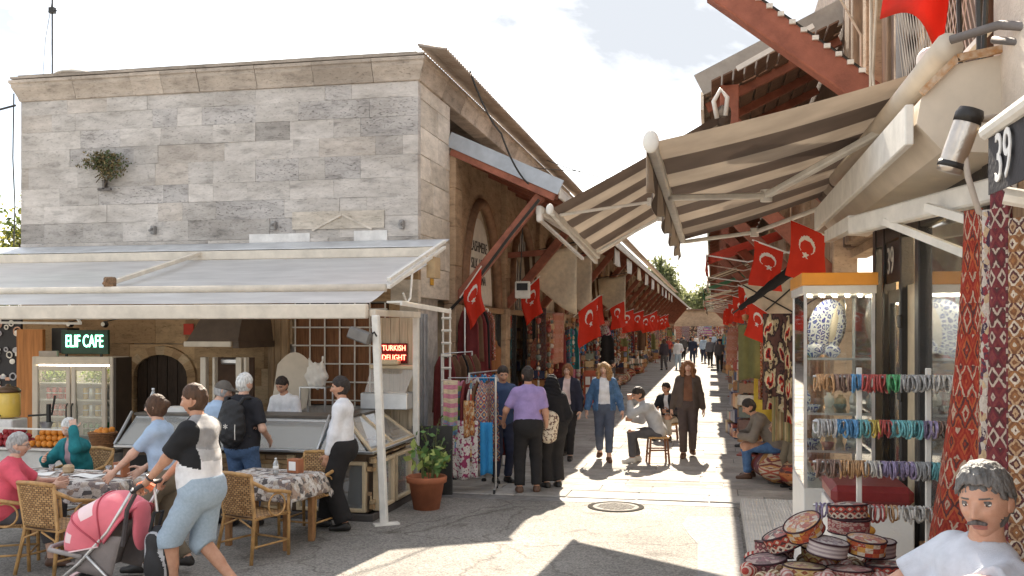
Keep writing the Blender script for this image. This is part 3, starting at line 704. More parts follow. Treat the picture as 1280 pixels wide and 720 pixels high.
def glasses(m_=None):
    m_ = m_ or mat('spectacle_frame', (.03,.02,.02), r=.3, b=0)
    def fn(root, K):
        m = MB()
        for sx in (-1, 1):
            m.tube([(sx*.034+.022*math.cos(a), .096-.18*abs(.0)-.006*(math.cos(a)*sx), .006+.017*math.sin(a)) for a in [i*math.pi/6 for i in range(12)]], .0018, 5, closed=True)
            m.tube([(sx*.056,.092,.010), (sx*.079,.05,.012), (sx*.083,-.01,.006)], .0018, 5)
        m.tube([(-.012,.098,.010), (.012,.098,.010)], .0018, 5)
        for i, p in enumerate(m.v): m.v[i] = tuple(K['HM'] @ Vector(p))
        m.build('glasses', m_, root, world=False)
    return fn
# ================================================ SETTING
ASPH = mat('asphalt', (.15,.145,.142), r=.9, v=.22, sc=1.3, b=.5, bs=90, spec=.25)
def asphalt():
    m, nt, b = _new('asphalt_worn'); N, L = nt.nodes, nt.links
    t = N.new('ShaderNodeTexCoord')
    n1 = N.new('ShaderNodeTexNoise'); n1.inputs['Scale'].default_value = .55; n1.inputs['Detail'].default_value = 8; n1.inputs['Roughness'].default_value = .65
    n2 = N.new('ShaderNodeTexVoronoi'); n2.inputs['Scale'].default_value = 62
    n3 = N.new('ShaderNodeTexNoise'); n3.inputs['Scale'].default_value = 190; n3.inputs['Detail'].default_value = 3
    for n in (n1, n2, n3): L.new(t.outputs['Object'], n.inputs['Vector'])
    r1 = N.new('ShaderNodeValToRGB'); r1.color_ramp.elements[0].position = .3; r1.color_ramp.elements[1].position = .72
    r1.color_ramp.elements[0].color = (.18,.168,.152,1); r1.color_ramp.elements[1].color = (.32,.30,.272,1); L.new(n1.outputs['Fac'], r1.inputs[0])
    r2 = N.new('ShaderNodeValToRGB'); r2.color_ramp.elements[0].color = (.62,.62,.62,1); r2.color_ramp.elements[1].color = (1.35,1.33,1.3,1); r2.color_ramp.elements[0].position = .2; r2.color_ramp.elements[1].position = .75
    L.new(n2.outputs['Color'], r2.inputs[0])
    ml = N.new('ShaderNodeMix'); ml.data_type = 'RGBA'; ml.blend_type = 'MULTIPLY'; ml.inputs[0].default_value = .8
    L.new(r1.outputs[0], ml.inputs[6]); L.new(r2.outputs[0], ml.inputs[7])
    ds = N.new('ShaderNodeTexNoise'); ds.inputs['Scale'].default_value = 1.7; ds.inputs['Detail'].default_value = 5; L.new(t.outputs['Object'], ds.inputs['Vector'])
    va = N.new('ShaderNodeVectorMath'); va.operation = 'MULTIPLY_ADD'; va.inputs[1].default_value = (.7,.7,0); L.new(ds.outputs['Color'], va.inputs[0]); L.new(t.outputs['Object'], va.inputs[2])
    ck = N.new('ShaderNodeTexVoronoi'); ck.feature = 'DISTANCE_TO_EDGE'; ck.inputs['Scale'].default_value = .55; L.new(va.outputs[0], ck.inputs['Vector'])
    rc = N.new('ShaderNodeValToRGB'); rc.color_ramp.elements[0].position = .0; rc.color_ramp.elements[1].position = .012; rc.color_ramp.elements[0].color = (.62,.60,.58,1); rc.color_ramp.elements[1].color = (1,1,1,1); L.new(ck.outputs['Distance'], rc.inputs[0])
    so_ = N.new('ShaderNodeTexNoise'); so_.inputs['Scale'].default_value = 2.3; so_.inputs['Detail'].default_value = 3; L.new(va.outputs[0], so_.inputs['Vector']); rs_ = N.new('ShaderNodeValToRGB'); rs_.color_ramp.elements[0].position = .30; rs_.color_ramp.elements[1].position = .40; rs_.color_ramp.elements[0].color = (.62,.6,.58,1); rs_.color_ramp.elements[1].color = (1,1,1,1); L.new(so_.outputs['Fac'], rs_.inputs[0])
    m2_ = N.new('ShaderNodeMix'); m2_.data_type = 'RGBA'; m2_.blend_type = 'MULTIPLY'; m2_.inputs[0].default_value = 1; L.new(ml.outputs[2], m2_.inputs[6]); L.new(rc.outputs[0], m2_.inputs[7])
    m3_ = N.new('ShaderNodeMix'); m3_.data_type = 'RGBA'; m3_.blend_type = 'MULTIPLY'; m3_.inputs[0].default_value = .8; L.new(m2_.outputs[2], m3_.inputs[6]); L.new(rs_.outputs[0], m3_.inputs[7]); L.new(m3_.outputs[2], b.inputs['Base Color'])
    b.inputs['Roughness'].default_value = .88; b.inputs['Specular IOR Level'].default_value = .25
    ad = N.new('ShaderNodeMath'); ad.operation = 'ADD'; L.new(n2.outputs['Distance'], ad.inputs[0]); L.new(n3.outputs['Fac'], ad.inputs[1])
    bp = N.new('ShaderNodeBump'); bp.inputs['Strength'].default_value = .6; bp.inputs['Distance'].default_value = .012; L.new(ad.outputs[0], bp.inputs['Height']); L.new(bp.outputs[0], b.inputs['Normal'])
    return m
ASPH = asphalt()
m = MB(); m.add([(-250,-60,0),(250,-60,0),(250,420,0),(-250,420,0)], [(0,1,2,3)]); m.build('ground', ASPH, kind='structure')
# paving of the bazaar street: slabs laid across it
JOINT = mat('paving_joint', (.13,.12,.11), v=.3, sc=9)
PAVE = stone('paving_slab', (.37,.35,.325), pit=.3, dark=.72, rnd=.16, streak=0)
m = MB(); m.box((-4.6,12.86,-.05), (1.7,122,.004)); pav = m.build('street_paving', JOINT, kind='structure')
slab_meshes = []
for w in (.72, .95, 1.18, 1.4):
    for k in range(2):
        m = MB(); m.box((-w/2+.006,-.265,-.02), (w/2-.006,.265,.012), e=.006)
        slab_meshes.append((w, m.mesh('paver', PAVE)))
cnt = 0; rest = MB(); y = 12.88+.27
while y < 118:
    x = -4.6+random.uniform(-.6, 0); row = .54
    while x < 1.66:
        w, me = random.choice(slab_meshes); c = x+w/2
        if -4.5 < c and c < 1.55:
            if cnt < 295:
                o = obj('paver', me, pav); o.location = (c, y, .004+random.uniform(-.003,.004)); o.rotation_euler = (R(random.uniform(-.25,.25)), R(random.uniform(-.25,.25)), R(random.uniform(-.5,.5))); cnt += 1
            else: rest.box((x+.006, y-.265, -.02), (x+w-.006, y+.265, .014+random.uniform(0,.006)))
        x += w
    y += row
rest.build('far_pavers', PAVE, pav, kind='stuff')
# worn asphalt patches near the camera
PATCH = mat('asphalt_patch', (.31,.295,.28), r=.9, v=.25, sc=18, b=.7, bs=120, spec=.2)
def patch(name, poly, mt, z=.004):
    m = MB(); m.prism(poly, -.01, z, 2); return m.build(name, mt, kind='structure')
patch('asphalt_patch', [(-.30,11.9),(-.34,11.4),(-.26,10.9),(-.15,10.4),(-.1,7.0),(.32,7.0),(.32,12.0)], PATCH)
patch('asphalt_strip', [(-4.5,12.55),(.3,12.62),(.3,12.858),(-4.5,12.858)], mat('cement_strip', (.20,.19,.18), v=.3, sc=7, b=.5))
# manhole
mh = thing('manhole_cover', 'round iron manhole cover set in the asphalt by the paving edge', 'manhole', (-1.21,12.35,0))
IRON = mat('cast_iron', (.14,.125,.115), r=.6, v=.4, sc=20, b=.3, metal=.4)
m = MB(); m.lathe([(.30,-.02),(.30,.010),(.36,.010),(.37,-.02)], n=36); m.build('rim', mat('iron_rim', (.045,.04,.035), r=.9, spec=.02), mh, world=False)
m = MB(); m.lathe([(.295,-.02),(.295,.007)], n=36)
for i in range(-5, 6):
    for j in range(-5, 6):
        if i*i+j*j < 25: m.box((i*.05-.016, j*.05-.016, .006), (i*.05+.016, j*.05+.016, .013), M=Matrix.Rotation(.6, 4, 'Z'))
m.build('lid', mat('manhole_lid', (.22,.205,.185), v=.35, sc=15, b=.5, spec=.05), mh, world=False)
m = MB(); m.lathe([(.0,.006),(.115,.006),(.12,-.01)], n=20)
dc = solo('drain_cap', m, IRON, 'small iron drain cap in the paving right of the sunlit strip', 'drain', (.03,14.1,.012))
# raised tiled step before the right-hand shop
st = bpy.data.objects.new('shop_step', None); COL.objects.link(st); tag(st, 'pale ribbed tile step in front of the glass display case', 'step'); st.location = (.35, 12.6, 0)
m = MB(); m.box((.35,4.30,-.05), (1.5,12.58,.108), e=.008); m.build('riser', mat('step_concrete', (.42,.40,.37), v=.2, sc=6, b=.4), st)
def ribbed():
    m = mat('ribbed_tile', (.50,.475,.44), r=.75, v=.14, sc=5, b=0, rnd=.06); N, L = m.node_tree.nodes, m.node_tree.links
    t = N.new('ShaderNodeTexCoord'); w = N.new('ShaderNodeTexWave'); w.inputs['Scale'].default_value = 9.5; w.bands_direction = 'X'; L.new(t.outputs['Object'], w.inputs['Vector'])
    bp = N.new('ShaderNodeBump'); bp.inputs['Strength'].default_value = .8; bp.inputs['Distance'].default_value = .012; L.new(w.outputs['Fac'], bp.inputs['Height']); L.new(bp.outputs[0], N['Principled BSDF'].inputs['Normal']); return m
RIB = ribbed(); m = MB(); m.box((-.14,-.14,-.01), (.14,.14,.022), e=.004); tme = m.mesh('tile', RIB)
for i in range(4):
    for j in range(26):
        o = obj('tile', tme, st); o.location = (.15+i*.285, -.16-j*.285, .108+random.uniform(-.001,.001))
# raised floor where the seated man's chair stands (below the frame)
m = MB(); m.box((.42,-1.5,-.05), (1.5,4.28,.46), e=.01); m.box((.10,-1.5,-.05), (.417,4.28,.23), e=.01)
tag(m.build('stone_steps', mat('step_stone', (.40,.37,.34), v=.2, sc=5, b=.4)), 'grey stone steps beside the moustached man\'s chair', 'steps')

# ================================================ LEFT STONE BUILDING
ST = [stone('limestone_grey', (.51,.478,.445), pit=.35, rnd=.09), stone('limestone_pale', (.55,.515,.48), pit=.25, rnd=.10), stone('limestone_dark', (.40,.375,.35), pit=.5, dark=.45, rnd=.15),
      stone('limestone_beige', (.50,.455,.41), pit=.3, rnd=.12), stone('limestone_pitted', (.47,.445,.425), pit=.65, dark=.5)]
STB = [stone('ochre_stone', (.48,.33,.19), pit=.45, dark=.5, rnd=.2), stone('ochre_stone_dark', (.38,.25,.14), pit=.5, rnd=.2), stone('ochre_stone_pale', (.56,.42,.27), pit=.4, rnd=.15)]
STS = [stone('limestone_cream', (.68,.62,.54), pit=.2, dark=.7, rnd=.08), stone('limestone_cream_lit_b', (.62,.56,.48), pit=.3, dark=.65, rnd=.1)]  # street side: glow of bounced sunlight put into a paler cream tone
CORN = stone('cornice_stone', (.48,.415,.35), pit=.4, dark=.5, rnd=.2)
MORT = mat('mortar', (.44,.42,.40), v=.3, sc=8, b=.5)
sb = thing('stone_building', 'old grey limestone block building with cornice above the cafe awning', 'building', (-8.05,14.4,0))
m = MB(); m.box((-11.58,14.52,0), (-4.62,15.9,6.2)); m.build('wall', MORT, sb)
WX0, WX1, WY = -11.6, -4.5, 14.4
def stone_block(lo, hi, mt, e=.012, name='stone'):
    c = [(a+b)/2 for a, b in zip(lo, hi)]; m = MB(); j = lambda: random.uniform(-.004, .004)
    m.box([a-q for a, q in zip(lo, c)], [b-q for b, q in zip(hi, c)], e=e)
    m.v = [(p[0]+j()*.6, p[1]+j()*.6, p[2]+j()*.6) for p in m.v]
    o = obj(name, m.mesh(name, mt), sb); o.location = Vector(c)-sb.location; return o
# front wall: courses; openings = door arch, window
def opening(x0, x1, z0, z1):
    for a, b, c, d in ((-9.52,-8.34,0,2.02), (-6.62,-4.98,1.05,2.72)):
        if x1 > a+.02 and x0 < b-.02 and z1 > c+.02 and z0 < d-.02: return (a, b)
    return None
z = 0.0; ci = 0
while z < 6.14:
    hgt = random.choice((.30,.33,.36,.30)) if z > 3.4 else random.choice((.28,.34,.40)); hgt = min(hgt, 6.17-z) if z+hgt < 6.02 else 6.17-z
    x = WX0-(.0 if ci % 2 else .3)
    while x < WX1-.01:
        w = random.choice((.45,.6,.75,.95,1.2,1.45)) if z > 3.4 else random.choice((.4,.55,.75,.95)); x1 = min(x+w, WX1); x1 = WX1 if WX1-x1 < .25 else x1
        xa = max(x, WX0); op = opening(xa, x1, z, z+hgt)
        spans = [(xa, x1)]
        if op: spans = [(xa, min(x1, op[0])), (max(xa, op[1]), x1)]
        for a, b in spans:
            if b-a < .08: continue
            if z > 3.3:
                q = random.random(); mt = ST[0] if q < .48 else ST[1] if q < .66 else ST[4] if q < .86 else ST[2] if q < .92 else ST[3]
            else: mt = random.choice(STB)
            if z < 3.3 and a > -4.95: mt = STS[1]
            pr = random.uniform(0, .007)
            stone_block((a+.0008, WY-pr, z+.0008), (b-.0008, WY+.14, z+hgt-.0015), mt, .002)
        x = x1
    z += hgt; ci += 1
# side wall (faces the street): ashlar coloured paler as if lit, up to the canopy
z = 2.78; ci = 0
while z < 6.14:
    hgt = min(random.choice((.38,.44,.5)), 6.17-z); hgt = 6.17-z if 6.17-z-hgt < .2 else hgt; y = WY+.144
    while y < 16.1:
        w = random.choice((.5,.7,.95)); y1 = min(y+w, 16.24); y1 = 16.24 if 16.24-y1 < .2 else y1
        stone_block((-4.64, y+.003, z+.003), (-4.5+random.uniform(0,.008), y1-.003, z+hgt-.003), random.choice(STS), .006); y = y1
    z += hgt; ci += 1
# cornice: moulded blocks along the front, mitred round the corner and down the street side
prof = [(0,6.17),(.03,6.18),(.045,6.24),(.08,6.32),(.12,6.40),(.125,6.455),(.15,6.47),(.15,6.52),(0,6.54)]
def corn_block(p0, p1, out, m0=0, m1=0):
    """block between two points on the wall line, 'out' = outward unit xy, m0/m1 = mitre at the ends"""
    d = Vector((p1[0]-p0[0], p1[1]-p0[1], 0)); d.normalize(); o_ = Vector((out[0], out[1], 0)); m = MB(); n = len(prof); vs = []
    j = random.uniform(-.008, .01)
    for P, mm, sg in ((p0, m0, 1), (p1, m1, -1)):
        for a, zz in prof+[(-.25,6.54),(-.25,6.17)]:
            a2 = a+(j if a > 0 else 0); q = Vector((P[0], P[1], 0))+o_*a2+d*(sg*.004)-d*sg*(a2 if mm else 0); vs.append((q.x, q.y, zz+(j*.5 if a > .2 else 0)))
    n = len(prof)+2; fs = [tuple(range(n)), tuple(range(n, 2*n))[::-1]]+[((i+1) % n, i, n+i, n+(i+1) % n) for i in range(n)]
    m.add(vs, fs); me = m.mesh('cornice_block', CORN); ob = obj('cornice_block', me, sb); ob.location = -sb.location; bm = bmesh.new(); bm.from_mesh(me); bmesh.ops.recalc_face_normals(bm, faces=bm.faces); bm.to_mesh(me); bm.free(); return ob
x = WX0
while x < WX1-.01:
    x1 = min(x+random.uniform(.55,1.1), WX1); x1 = WX1 if WX1-x1 < .35 else x1
    corn_block((x, WY), (x1, WY), (0,-1), x == WX0, x1 == WX1); x = x1
y = WY
while y < 40:
    y1 = y+random.uniform(.7,1.3); corn_block((WX1, y), (WX1, y1), (1,0), y == WY, False); y = y1
m = MB(); m.box((-11.72,14.28,6.545), (-4.38,30,6.58)); m.box((-11.6,14.32,6.58), (-4.5,30,6.61)); m.build('roof_slab', CORN, sb)
m = MB(); m.box((-11.58,15.9,0), (-5.2,60,6.04)); m.build('rear_wall', MORT, sb)
# corrugated roof overhang along the street
COR = mat('corrugated_sheet', (.40,.335,.275), r=.6, v=.3, sc=2.5, b=.15, metal=.15, c2=(.25,.19,.15))
def corr(y0, y1, x0, z0, x1, z1, pitch=.13, amp=.028, th=.006):
    n = int((y1-y0)/pitch*6); m = MB()
    def fn(u, v): 
        yy = y0+(y1-y0)*u; return (x0+(x1-x0)*v, yy, z0+(z1-z0)*v+amp*math.sin(2*math.pi*yy/pitch))
    m.grid(fn, n, 1, th=th); return m
corr(14.15, 118, -4.44, 6.66, -3.98, 6.57).build('corrugated_roof', COR, sb, smooth=True)
# arched door
DOORW = mat('door_wood', (.045,.028,.018), v=.4, sc=14, stretch=(6,6,.6), b=.3)
dr = thing('x', '', '', (0,0,0)); bpy.data.objects.remove(dr)
m = MB(); m.box((-9.4,14.43,.0), (-8.46,14.5,1.9)); door = m.build('door', DOORW, sb)
for i in range(5): m = MB(); m.box((-9.38+i*.185,14.405,.0), (-9.38+i*.185+.17,14.428,1.86), e=.006); m.build('plank', DOORW, door)
arc = []
for i in range(11):
    a0, a1 = math.pi*i/11, math.pi*(i+1)/11; c = (-8.93, 1.50); vs = []
    for yy in (14.34, 14.5):
        for (an, r, rz) in ((a0,.49,.36),(a0,.64,.50),(a1,.64,.50),(a1,.49,.36)):
            vs.append((c[0]-r*math.cos(an), yy, c[1]+rz*math.sin(an)))
    m = MB(); m.add(vs, [(0,1,2,3),(7,6,5,4),(0,4,5,1),(1,5,6,2),(2,6,7,3),(3,7,4,0)]); m.build('arch_stone', STB[i % 3], sb)
for sx in (-1, 1):
    for k in range(4):
        m = MB(); xx = -8.93+sx*.565; m.box((xx-.075,14.34,k*.375+.003), (xx+.075,14.5,(k+1)*.375-.003), e=.008); m.build('jamb_stone', STB[(k+1) % 3], sb)
# spandrel filling above the arch up to the course
m = MB()
for sx in (-1, 1):
    pts = [(-8.93+sx*.645*math.cos(a), 1.5+.505*math.sin(a)) for a in [i*math.pi/2/8 for i in range(9)]]+[(-8.93, 2.03), (-8.93+sx*.645, 2.03)]
    if sx < 0: pts = pts[::-1]
    m.prism([(z_, x_) for x_, z_ in pts], 14.40, 14.5, 1)
m.build('spandrel', STB[0], sb)
# barred window
WOODP = mat('window_board', (.20,.085,.035), v=.35, sc=6, stretch=(8,8,.7), b=.25, rnd=.15)
m = MB(); m.box((-6.6,14.50,1.06), (-5.0,14.515,2.7)); win = m.build('window', mat('dark_recess', (.03,.018,.012)), sb)
for i in range(6): m = MB(); m.box((-6.58+i*.262,14.47,1.08), (-6.58+i*.262+.25,14.498,2.68), e=.004); m.build('board', WOODP, win)
WHP = mat('white_paint', (.72,.69,.63), r=.55, v=.12, sc=6, b=.1)
for i in range(7): m = MB(); m.tube([(-6.56+i*.253,14.40,1.05), (-6.56+i*.253,14.40,2.7)], .013, 6); m.build('bar', WHP, win)
for i in range(6): m = MB(); m.tube([(-6.6,14.375,1.15+i*.29), (-5.0,14.375,1.15+i*.29)], .013, 6); m.build('bar', WHP, win)
# pilaster left of the window
PIL = mat('pilaster_wood', (.34,.225,.125), v=.35, sc=4, stretch=(5,5,.5), b=.3)
for i in range(3): m = MB(); m.box((-6.98+i*.115,14.28,.0), (-6.98+i*.115+.11,14.385,3.2), e=.01); m.build('pilaster_plank', PIL, sb)
# fixings on the front
m = MB(); m.box((-9.97,14.30,4.62), (-9.93,14.39,4.78)); m.box((-10.06,14.30,4.60), (-9.82,14.34,4.64)); m.build('iron_bracket', IRON, sb)
for (x, z_) in ((-9.05,3.92), (-6.9,3.95), (-4.75,3.92)):
    m = MB(); m.box((x-.035,14.30,z_-.07), (x+.035,14.39,z_+.07), e=.01); m.tube([(x,14.30,z_+.02),(x,14.22,z_-.02)], .022, 8); m.build('wall_lamp_socket', mat('grey_metal', (.3,.29,.28), r=.45, metal=.5), sb)
for a_, b_, c_ in ((-7.35,-6.3,3.82), (-5.55,-5.0,3.84)): m = MB(); m.box((a_,14.375,3.68), (b_,14.392,c_)); m.build('plaster_patch', mat('plaster_white', (.72,.70,.67), v=.15, sc=5, b=.4), sb)
m = MB(); m.box((-6.6,14.372,3.88), (-5.05,14.386,4.16)); m.build('gable_scar', STS[1], sb)
m = MB(); m.beam((-6.25,14.362,3.86), (-5.75,14.362,4.10), .02, .03); m.beam((-5.75,14.362,4.10), (-5.25,14.362,3.86), .02, .03); m.build('gable_scar_ridge', STS[0], sb)

# roof things
m = MB(); m.lathe([(.0,.22),(.20,.185),(.36,.13),(.40,.10),(.40,.085),(.2,.09)], n=28); m.lathe([(.16,-.1),(.16,.1)], n=16)
solo('roof_vent', m, mat('vent_metal', (.45,.42,.37), r=.5, v=.25, metal=.3), 'round metal vent cowl on the flat roof', 'vent', (-11.0,15.1,6.66), smooth=True)
an = thing('antenna_mast', 'thin antenna mast at the left end of the roof', 'antenna', (-11.45,15.0,6.62))
DK = mat('dark_metal', (.05,.048,.045), r=.5, metal=.6)
m = MB(); m.tube([(0,0,0),(0,0,1.9)], .014, 6); m.build('mast', DK, an, world=False)
m = MB(); m.tube([(-.12,0,1.55),(.12,0,1.58)], .009, 5); m.tube([(-.08,.0,1.3),(.1,.0,1.3)], .009, 5); m.box((-.05,-.04,1.26), (.05,.04,1.36)); m.tube([(0,0,1.9),(-.02,0,2.35)], .005, 5); m.build('aerial', DK, an, world=False)
m = MB(); m.tube([(0,0,1.5),(-.14,0,.8),(-.2,0,0)], .005, 5); m.build('stay_wire', DK, an, world=False)
def wire(name, pts, r, label, n=14, sag=0):
    m = MB(); P = [Vector(p) for p in pts]; path = []
    for a, b in zip(P[:-1], P[1:]):
        for i in range(n): t = i/n; q = a.lerp(b, t); q.z -= sag*4*t*(1-t); path.append(q)
    path.append(P[-1]); m.tube(path, r, 5); return tag(m.build(name, DK), label, 'cable')
wire('power_cable', [(-11.62,14.3,6.1),(-14.5,13,5.4)], .02, 'black cable leaving the roof corner towards the left edge', sag=.1)
wire('wall_cable', [(-11.66,14.3,6.3),(-11.68,14.3,5.2),(-11.64,14.3,4.4),(-11.66,14.3,3.7)], .012, 'thin cable hanging down the left edge of the stone wall')
wire('eave_cable', [(-4.02,15.8,6.66),(-3.5,15.9,5.6),(-3.05,16.05,4.75)], .016, 'black cable dropping from the corrugated eave to the white awning box', sag=.12)
wire('street_cable', [(-4.1,24,6.55),(1.0,30,7.0)], .012, 'thin cable high across the bazaar street', sag=.5)
wire('street_cable', [(-4.1,21,5.9),(.8,22,6.4)], .010, 'thin lower cable across the street between the roofs', sag=.3)
# caper bush growing out of the wall
LEAFD = mat('leaf_caper', (.075,.095,.035), r=.6, v=.5, sc=12, b=0, rnd=.1); LEAFO = mat('leaf_dry', (.16,.12,.05), r=.7, v=.4, sc=12, b=0)
def leaf_cloud(n, fn, size, m=None, mi=1, seed=1):
    m = m or MB(); rr = random.Random(seed)
    for i in range(n):
        p = Vector(fn(rr)); a = Vector((rr.gauss(0,1), rr.gauss(0,1), rr.gauss(0,1))).normalized(); b = a.orthogonal().normalized(); b = Matrix.Rotation(rr.uniform(0,6.28), 3, a) @ b; c = a.cross(b)
        L = size*rr.uniform(.6,1.3); W = L*.55
        m.add([p, p+b*L*.5+c*W*.5, p+b*L, p+b*L*.5-c*W*.5], [(0,1,2,3)], rr.randrange(mi))
    return m
wb = thing('wall_bush', 'green bush sprouting from the upper left of the stone wall', 'bush', (-9.95,14.38,4.9))
def bf(r):
    t = r.random(); x = r.gauss(0, .17); z_ = r.uniform(-.28,.22)*(1-.4*abs(x)/.3); z_ = z_ if x > -.05 or z_ > -.05 else r.uniform(-.08,.2)
    return (x+.08, -abs(r.gauss(.14,.09))-.02, z_+.12-(.25*max(0,x-.12) if r.random() < .5 else 0))
leaf_cloud(1100, bf, .055, mi=2, seed=3).build('foliage', [LEAFD, LEAFO], wb, world=False)
m = MB()
for i in range(9): m.tube([(0,.02,0),(random.uniform(-.15,.2),-.1,random.uniform(-.05,.15)),(random.uniform(-.3,.36),-.2,random.uniform(-.25,.2))], .008, 5)
m.build('stem', mat('twig', (.10,.07,.04)), wb, world=False)

# trees
BARK = mat('bark', (.09,.065,.045), v=.4, sc=12, stretch=(1,1,.3), b=.6)
def tree(label, loc, hgt, rad, n, size, cols, seed, trunk=.16):
    t = thing('tree', label, 'tree', loc); rr = random.Random(seed); m = MB()
    m.tube([(0,0,0),(.05*rr.gauss(0,1),.05,hgt*.3),(.1*rr.gauss(0,1),0,hgt*.6)], [trunk,trunk*.75,trunk*.45], 8); tips = []
    for i in range(9):
        an = i*2.4+rr.random(); z0 = hgt*rr.uniform(.3,.6); e = Vector((math.cos(an)*rad*rr.uniform(.4,.9), math.sin(an)*rad*rr.uniform(.4,.9), hgt*rr.uniform(.6,.97)))
        m.tube([(0,0,z0), (e.x*.45, e.y*.45, z0+(e.z-z0)*.6), e], [trunk*.4,trunk*.25,.02], 6); tips.append(e)
    m.build('trunk', BARK, t, world=False)
    cl = [tips[i % len(tips)]+Vector((rr.gauss(0,rad*.28), rr.gauss(0,rad*.28), rr.gauss(0,hgt*.07))) for i in range(26)]
    def fn(r):
        c = cl[r.randrange(len(cl))]; s_ = rad*.24; return c+Vector((r.gauss(0,s_), r.gauss(0,s_), r.gauss(0,s_*.8)))
    leaf_cloud(n, fn, size, mi=len(cols), seed=seed).build('crown', cols, t, world=False); return t
LY = [mat('leaf_yellow_green', (.24,.23,.05), r=.6, v=.4, sc=3, b=0), mat('leaf_green', (.10,.13,.035), r=.6, v=.4, sc=3, b=0)]
LG = [mat('leaf_olive', (.13,.15,.06), r=.6, v=.4, sc=3, b=0), mat('leaf_olive_pale', (.20,.21,.10), r=.6, v=.4, sc=3, b=0)]
for l in LY+LG:
    N_, L_ = l.node_tree.nodes, l.node_tree.links; t_ = N_.new('ShaderNodeBsdfTranslucent'); x_ = N_.new('ShaderNodeMixShader'); x_.inputs[0].default_value = .5; bs_ = N_['Principled BSDF']
    L_.new(bs_.inputs['Base Color'].links[0].from_socket, t_.inputs[0]); L_.new(bs_.outputs[0], x_.inputs[1]); L_.new(t_.outputs[0], x_.inputs[2]); L_.new(x_.outputs[0], N_['Material Output'].inputs[0])
tree('yellow green tree rising behind the left edge of the building', (-14.2,18,0), 5.6, 1.6, 9000, .13, LY, 5)
tree('feathery green tree above the roofs on the left of the street', (-6.9,131,0), 10.0, 2.1, 6000, .5, LG, 9, .3)
tree('pale olive tree closing the far end of the street', (-.4,140,0), 7.4, 2.6, 5000, .5, LG, 10, .3)
tree('low bushy tree at the far end left of the olive tree', (-8.2,150,0), 7.4, 2.6, 5000, .5, LG, 12, .3)
# ================================================ CAFE
CREAM = mat('cream_paint', (.66,.59,.49), r=.5, v=.14, sc=4, b=.08); WFAB = mat('awning_vinyl', (.77,.76,.745), r=.55, v=.17, sc=2.6, b=.1, bs=20, stretch=(.5,1.6,2))
_nt = WFAB.node_tree; _t = _nt.nodes.new('ShaderNodeBsdfTranslucent'); _t.inputs[0].default_value = (.78,.72,.62,1); _x = _nt.nodes.new('ShaderNodeMixShader'); _x.inputs[0].default_value = .42
_nt.links.new(_nt.nodes['Principled BSDF'].outputs[0], _x.inputs[1]); _nt.links.new(_t.outputs[0], _x.inputs[2]); _nt.links.new(_x.outputs[0], _nt.nodes['Material Output'].inputs[0])
GALV = mat('galvanised', (.58,.59,.60), r=.45, v=.16, sc=3, b=.1, metal=.35)
aw = thing('cafe_awning', 'long white and cream retractable awning along the cafe front', 'awning', (-3.9,10.7,0))
X0, X1 = -13.4, -3.98
def sheet(y0, z0, y1, z1, th, sag=0, x0=X0, x1=X1, n=30):
    m = MB(); m.grid(lambda u, v: (x0+(x1-x0)*u, y0+(y1-y0)*v, z0+(z1-z0)*v-sag*4*v*(1-v)+.008*math.sin(u*31)*math.sin(v*3.1)), n, 8, th=(th if th > .008 else 0)); return m
sheet(14.36,3.67,13.84,3.52,.01).build('flashing', GALV, aw, True)
m = MB(); m.box((X0,13.72,3.36), (X1,13.84,3.50), e=.01); m.build('cassette', CREAM, aw)
sheet(13.7,3.36,11.46,2.82,.006,.03).build('upper_fabric', WFAB, aw, True)
m = MB(); m.tube([(X0,11.40,2.80),(X1,11.40,2.80)], .052, 12); m.build('roller', CREAM, aw, True)
sheet(11.36,2.76,10.80,2.60,.006,.01).build('lower_fabric', WFAB, aw, True)
m = MB(); m.box((X0,10.70,2.41), (X1,10.79,2.585), e=.012); m.build('front_beam', CREAM, aw)
m = MB(); m.beam((-7.86,13.75,3.47), (-7.86,11.45,2.90), .07, .06, e=.008); m.build('seam_rail', CREAM, aw)
m = MB(); m.box((-7.93,11.38,2.84), (-7.79,11.5,2.98), e=.02); m.tube([(-7.86,11.36,2.95),(-7.86,11.30,2.88)], .02, 6); m.build('knuckle', mat('rusty_joint', (.22,.13,.07), v=.5, sc=20), aw)
for z_ in (0, .09): m = MB(); m.beam((-3.93,13.9,3.60-z_), (-3.93,11.35,2.90-z_), .05, .05, e=.006); m.build('end_rail', WHP, aw)
m = MB(); m.tube([(-3.92,12.3,3.1),(-3.92,12.2,2.7),(-3.92,12.05,2.62),(-3.92,11.9,2.75)], .015, 6); m.build('end_hook', WHP, aw)
m = MB(); m.box((-4.0,13.2,3.02), (-3.88,13.5,3.32)); m.build('end_bracket', mat('tan_board', (.45,.32,.18)), aw)
m = MB(); m.box((-3.98,10.8,2.44), (-3.90,12.6,2.52), e=.006); m.build('side_beam', CREAM, aw)
m = MB(); m.beam((-3.80,11.2,2.62), (-3.58,12.6,2.54), .22, .025); m.beam((-3.70,11.15,2.60), (-3.48,12.6,2.52), .03, .05); m.build('side_tray', WHP, aw)
m = MB(); m.beam((-3.75,10.68,0), (-3.87,10.72,2.45), .085, .085, e=.012); m.beam((-3.85,10.60,.01), (-3.60,10.76,.012), .12, .02); m.build('post', WHP, aw)
m = MB(); m.beam((-3.96,12.58,0), (-3.96,12.58,2.46), .08, .08, e=.01); m.build('post', WHP, aw)
m = MB(); m.beam((-9.9,10.75,2.38), (-8.2,11.3,2.36), .03, .03); m.build('folding_arm', WHP, aw)
m = MB(); m.beam((-8.2,11.3,2.36), (-9.6,12.9,2.72), .03, .03); m.build('folding_arm', WHP, aw)
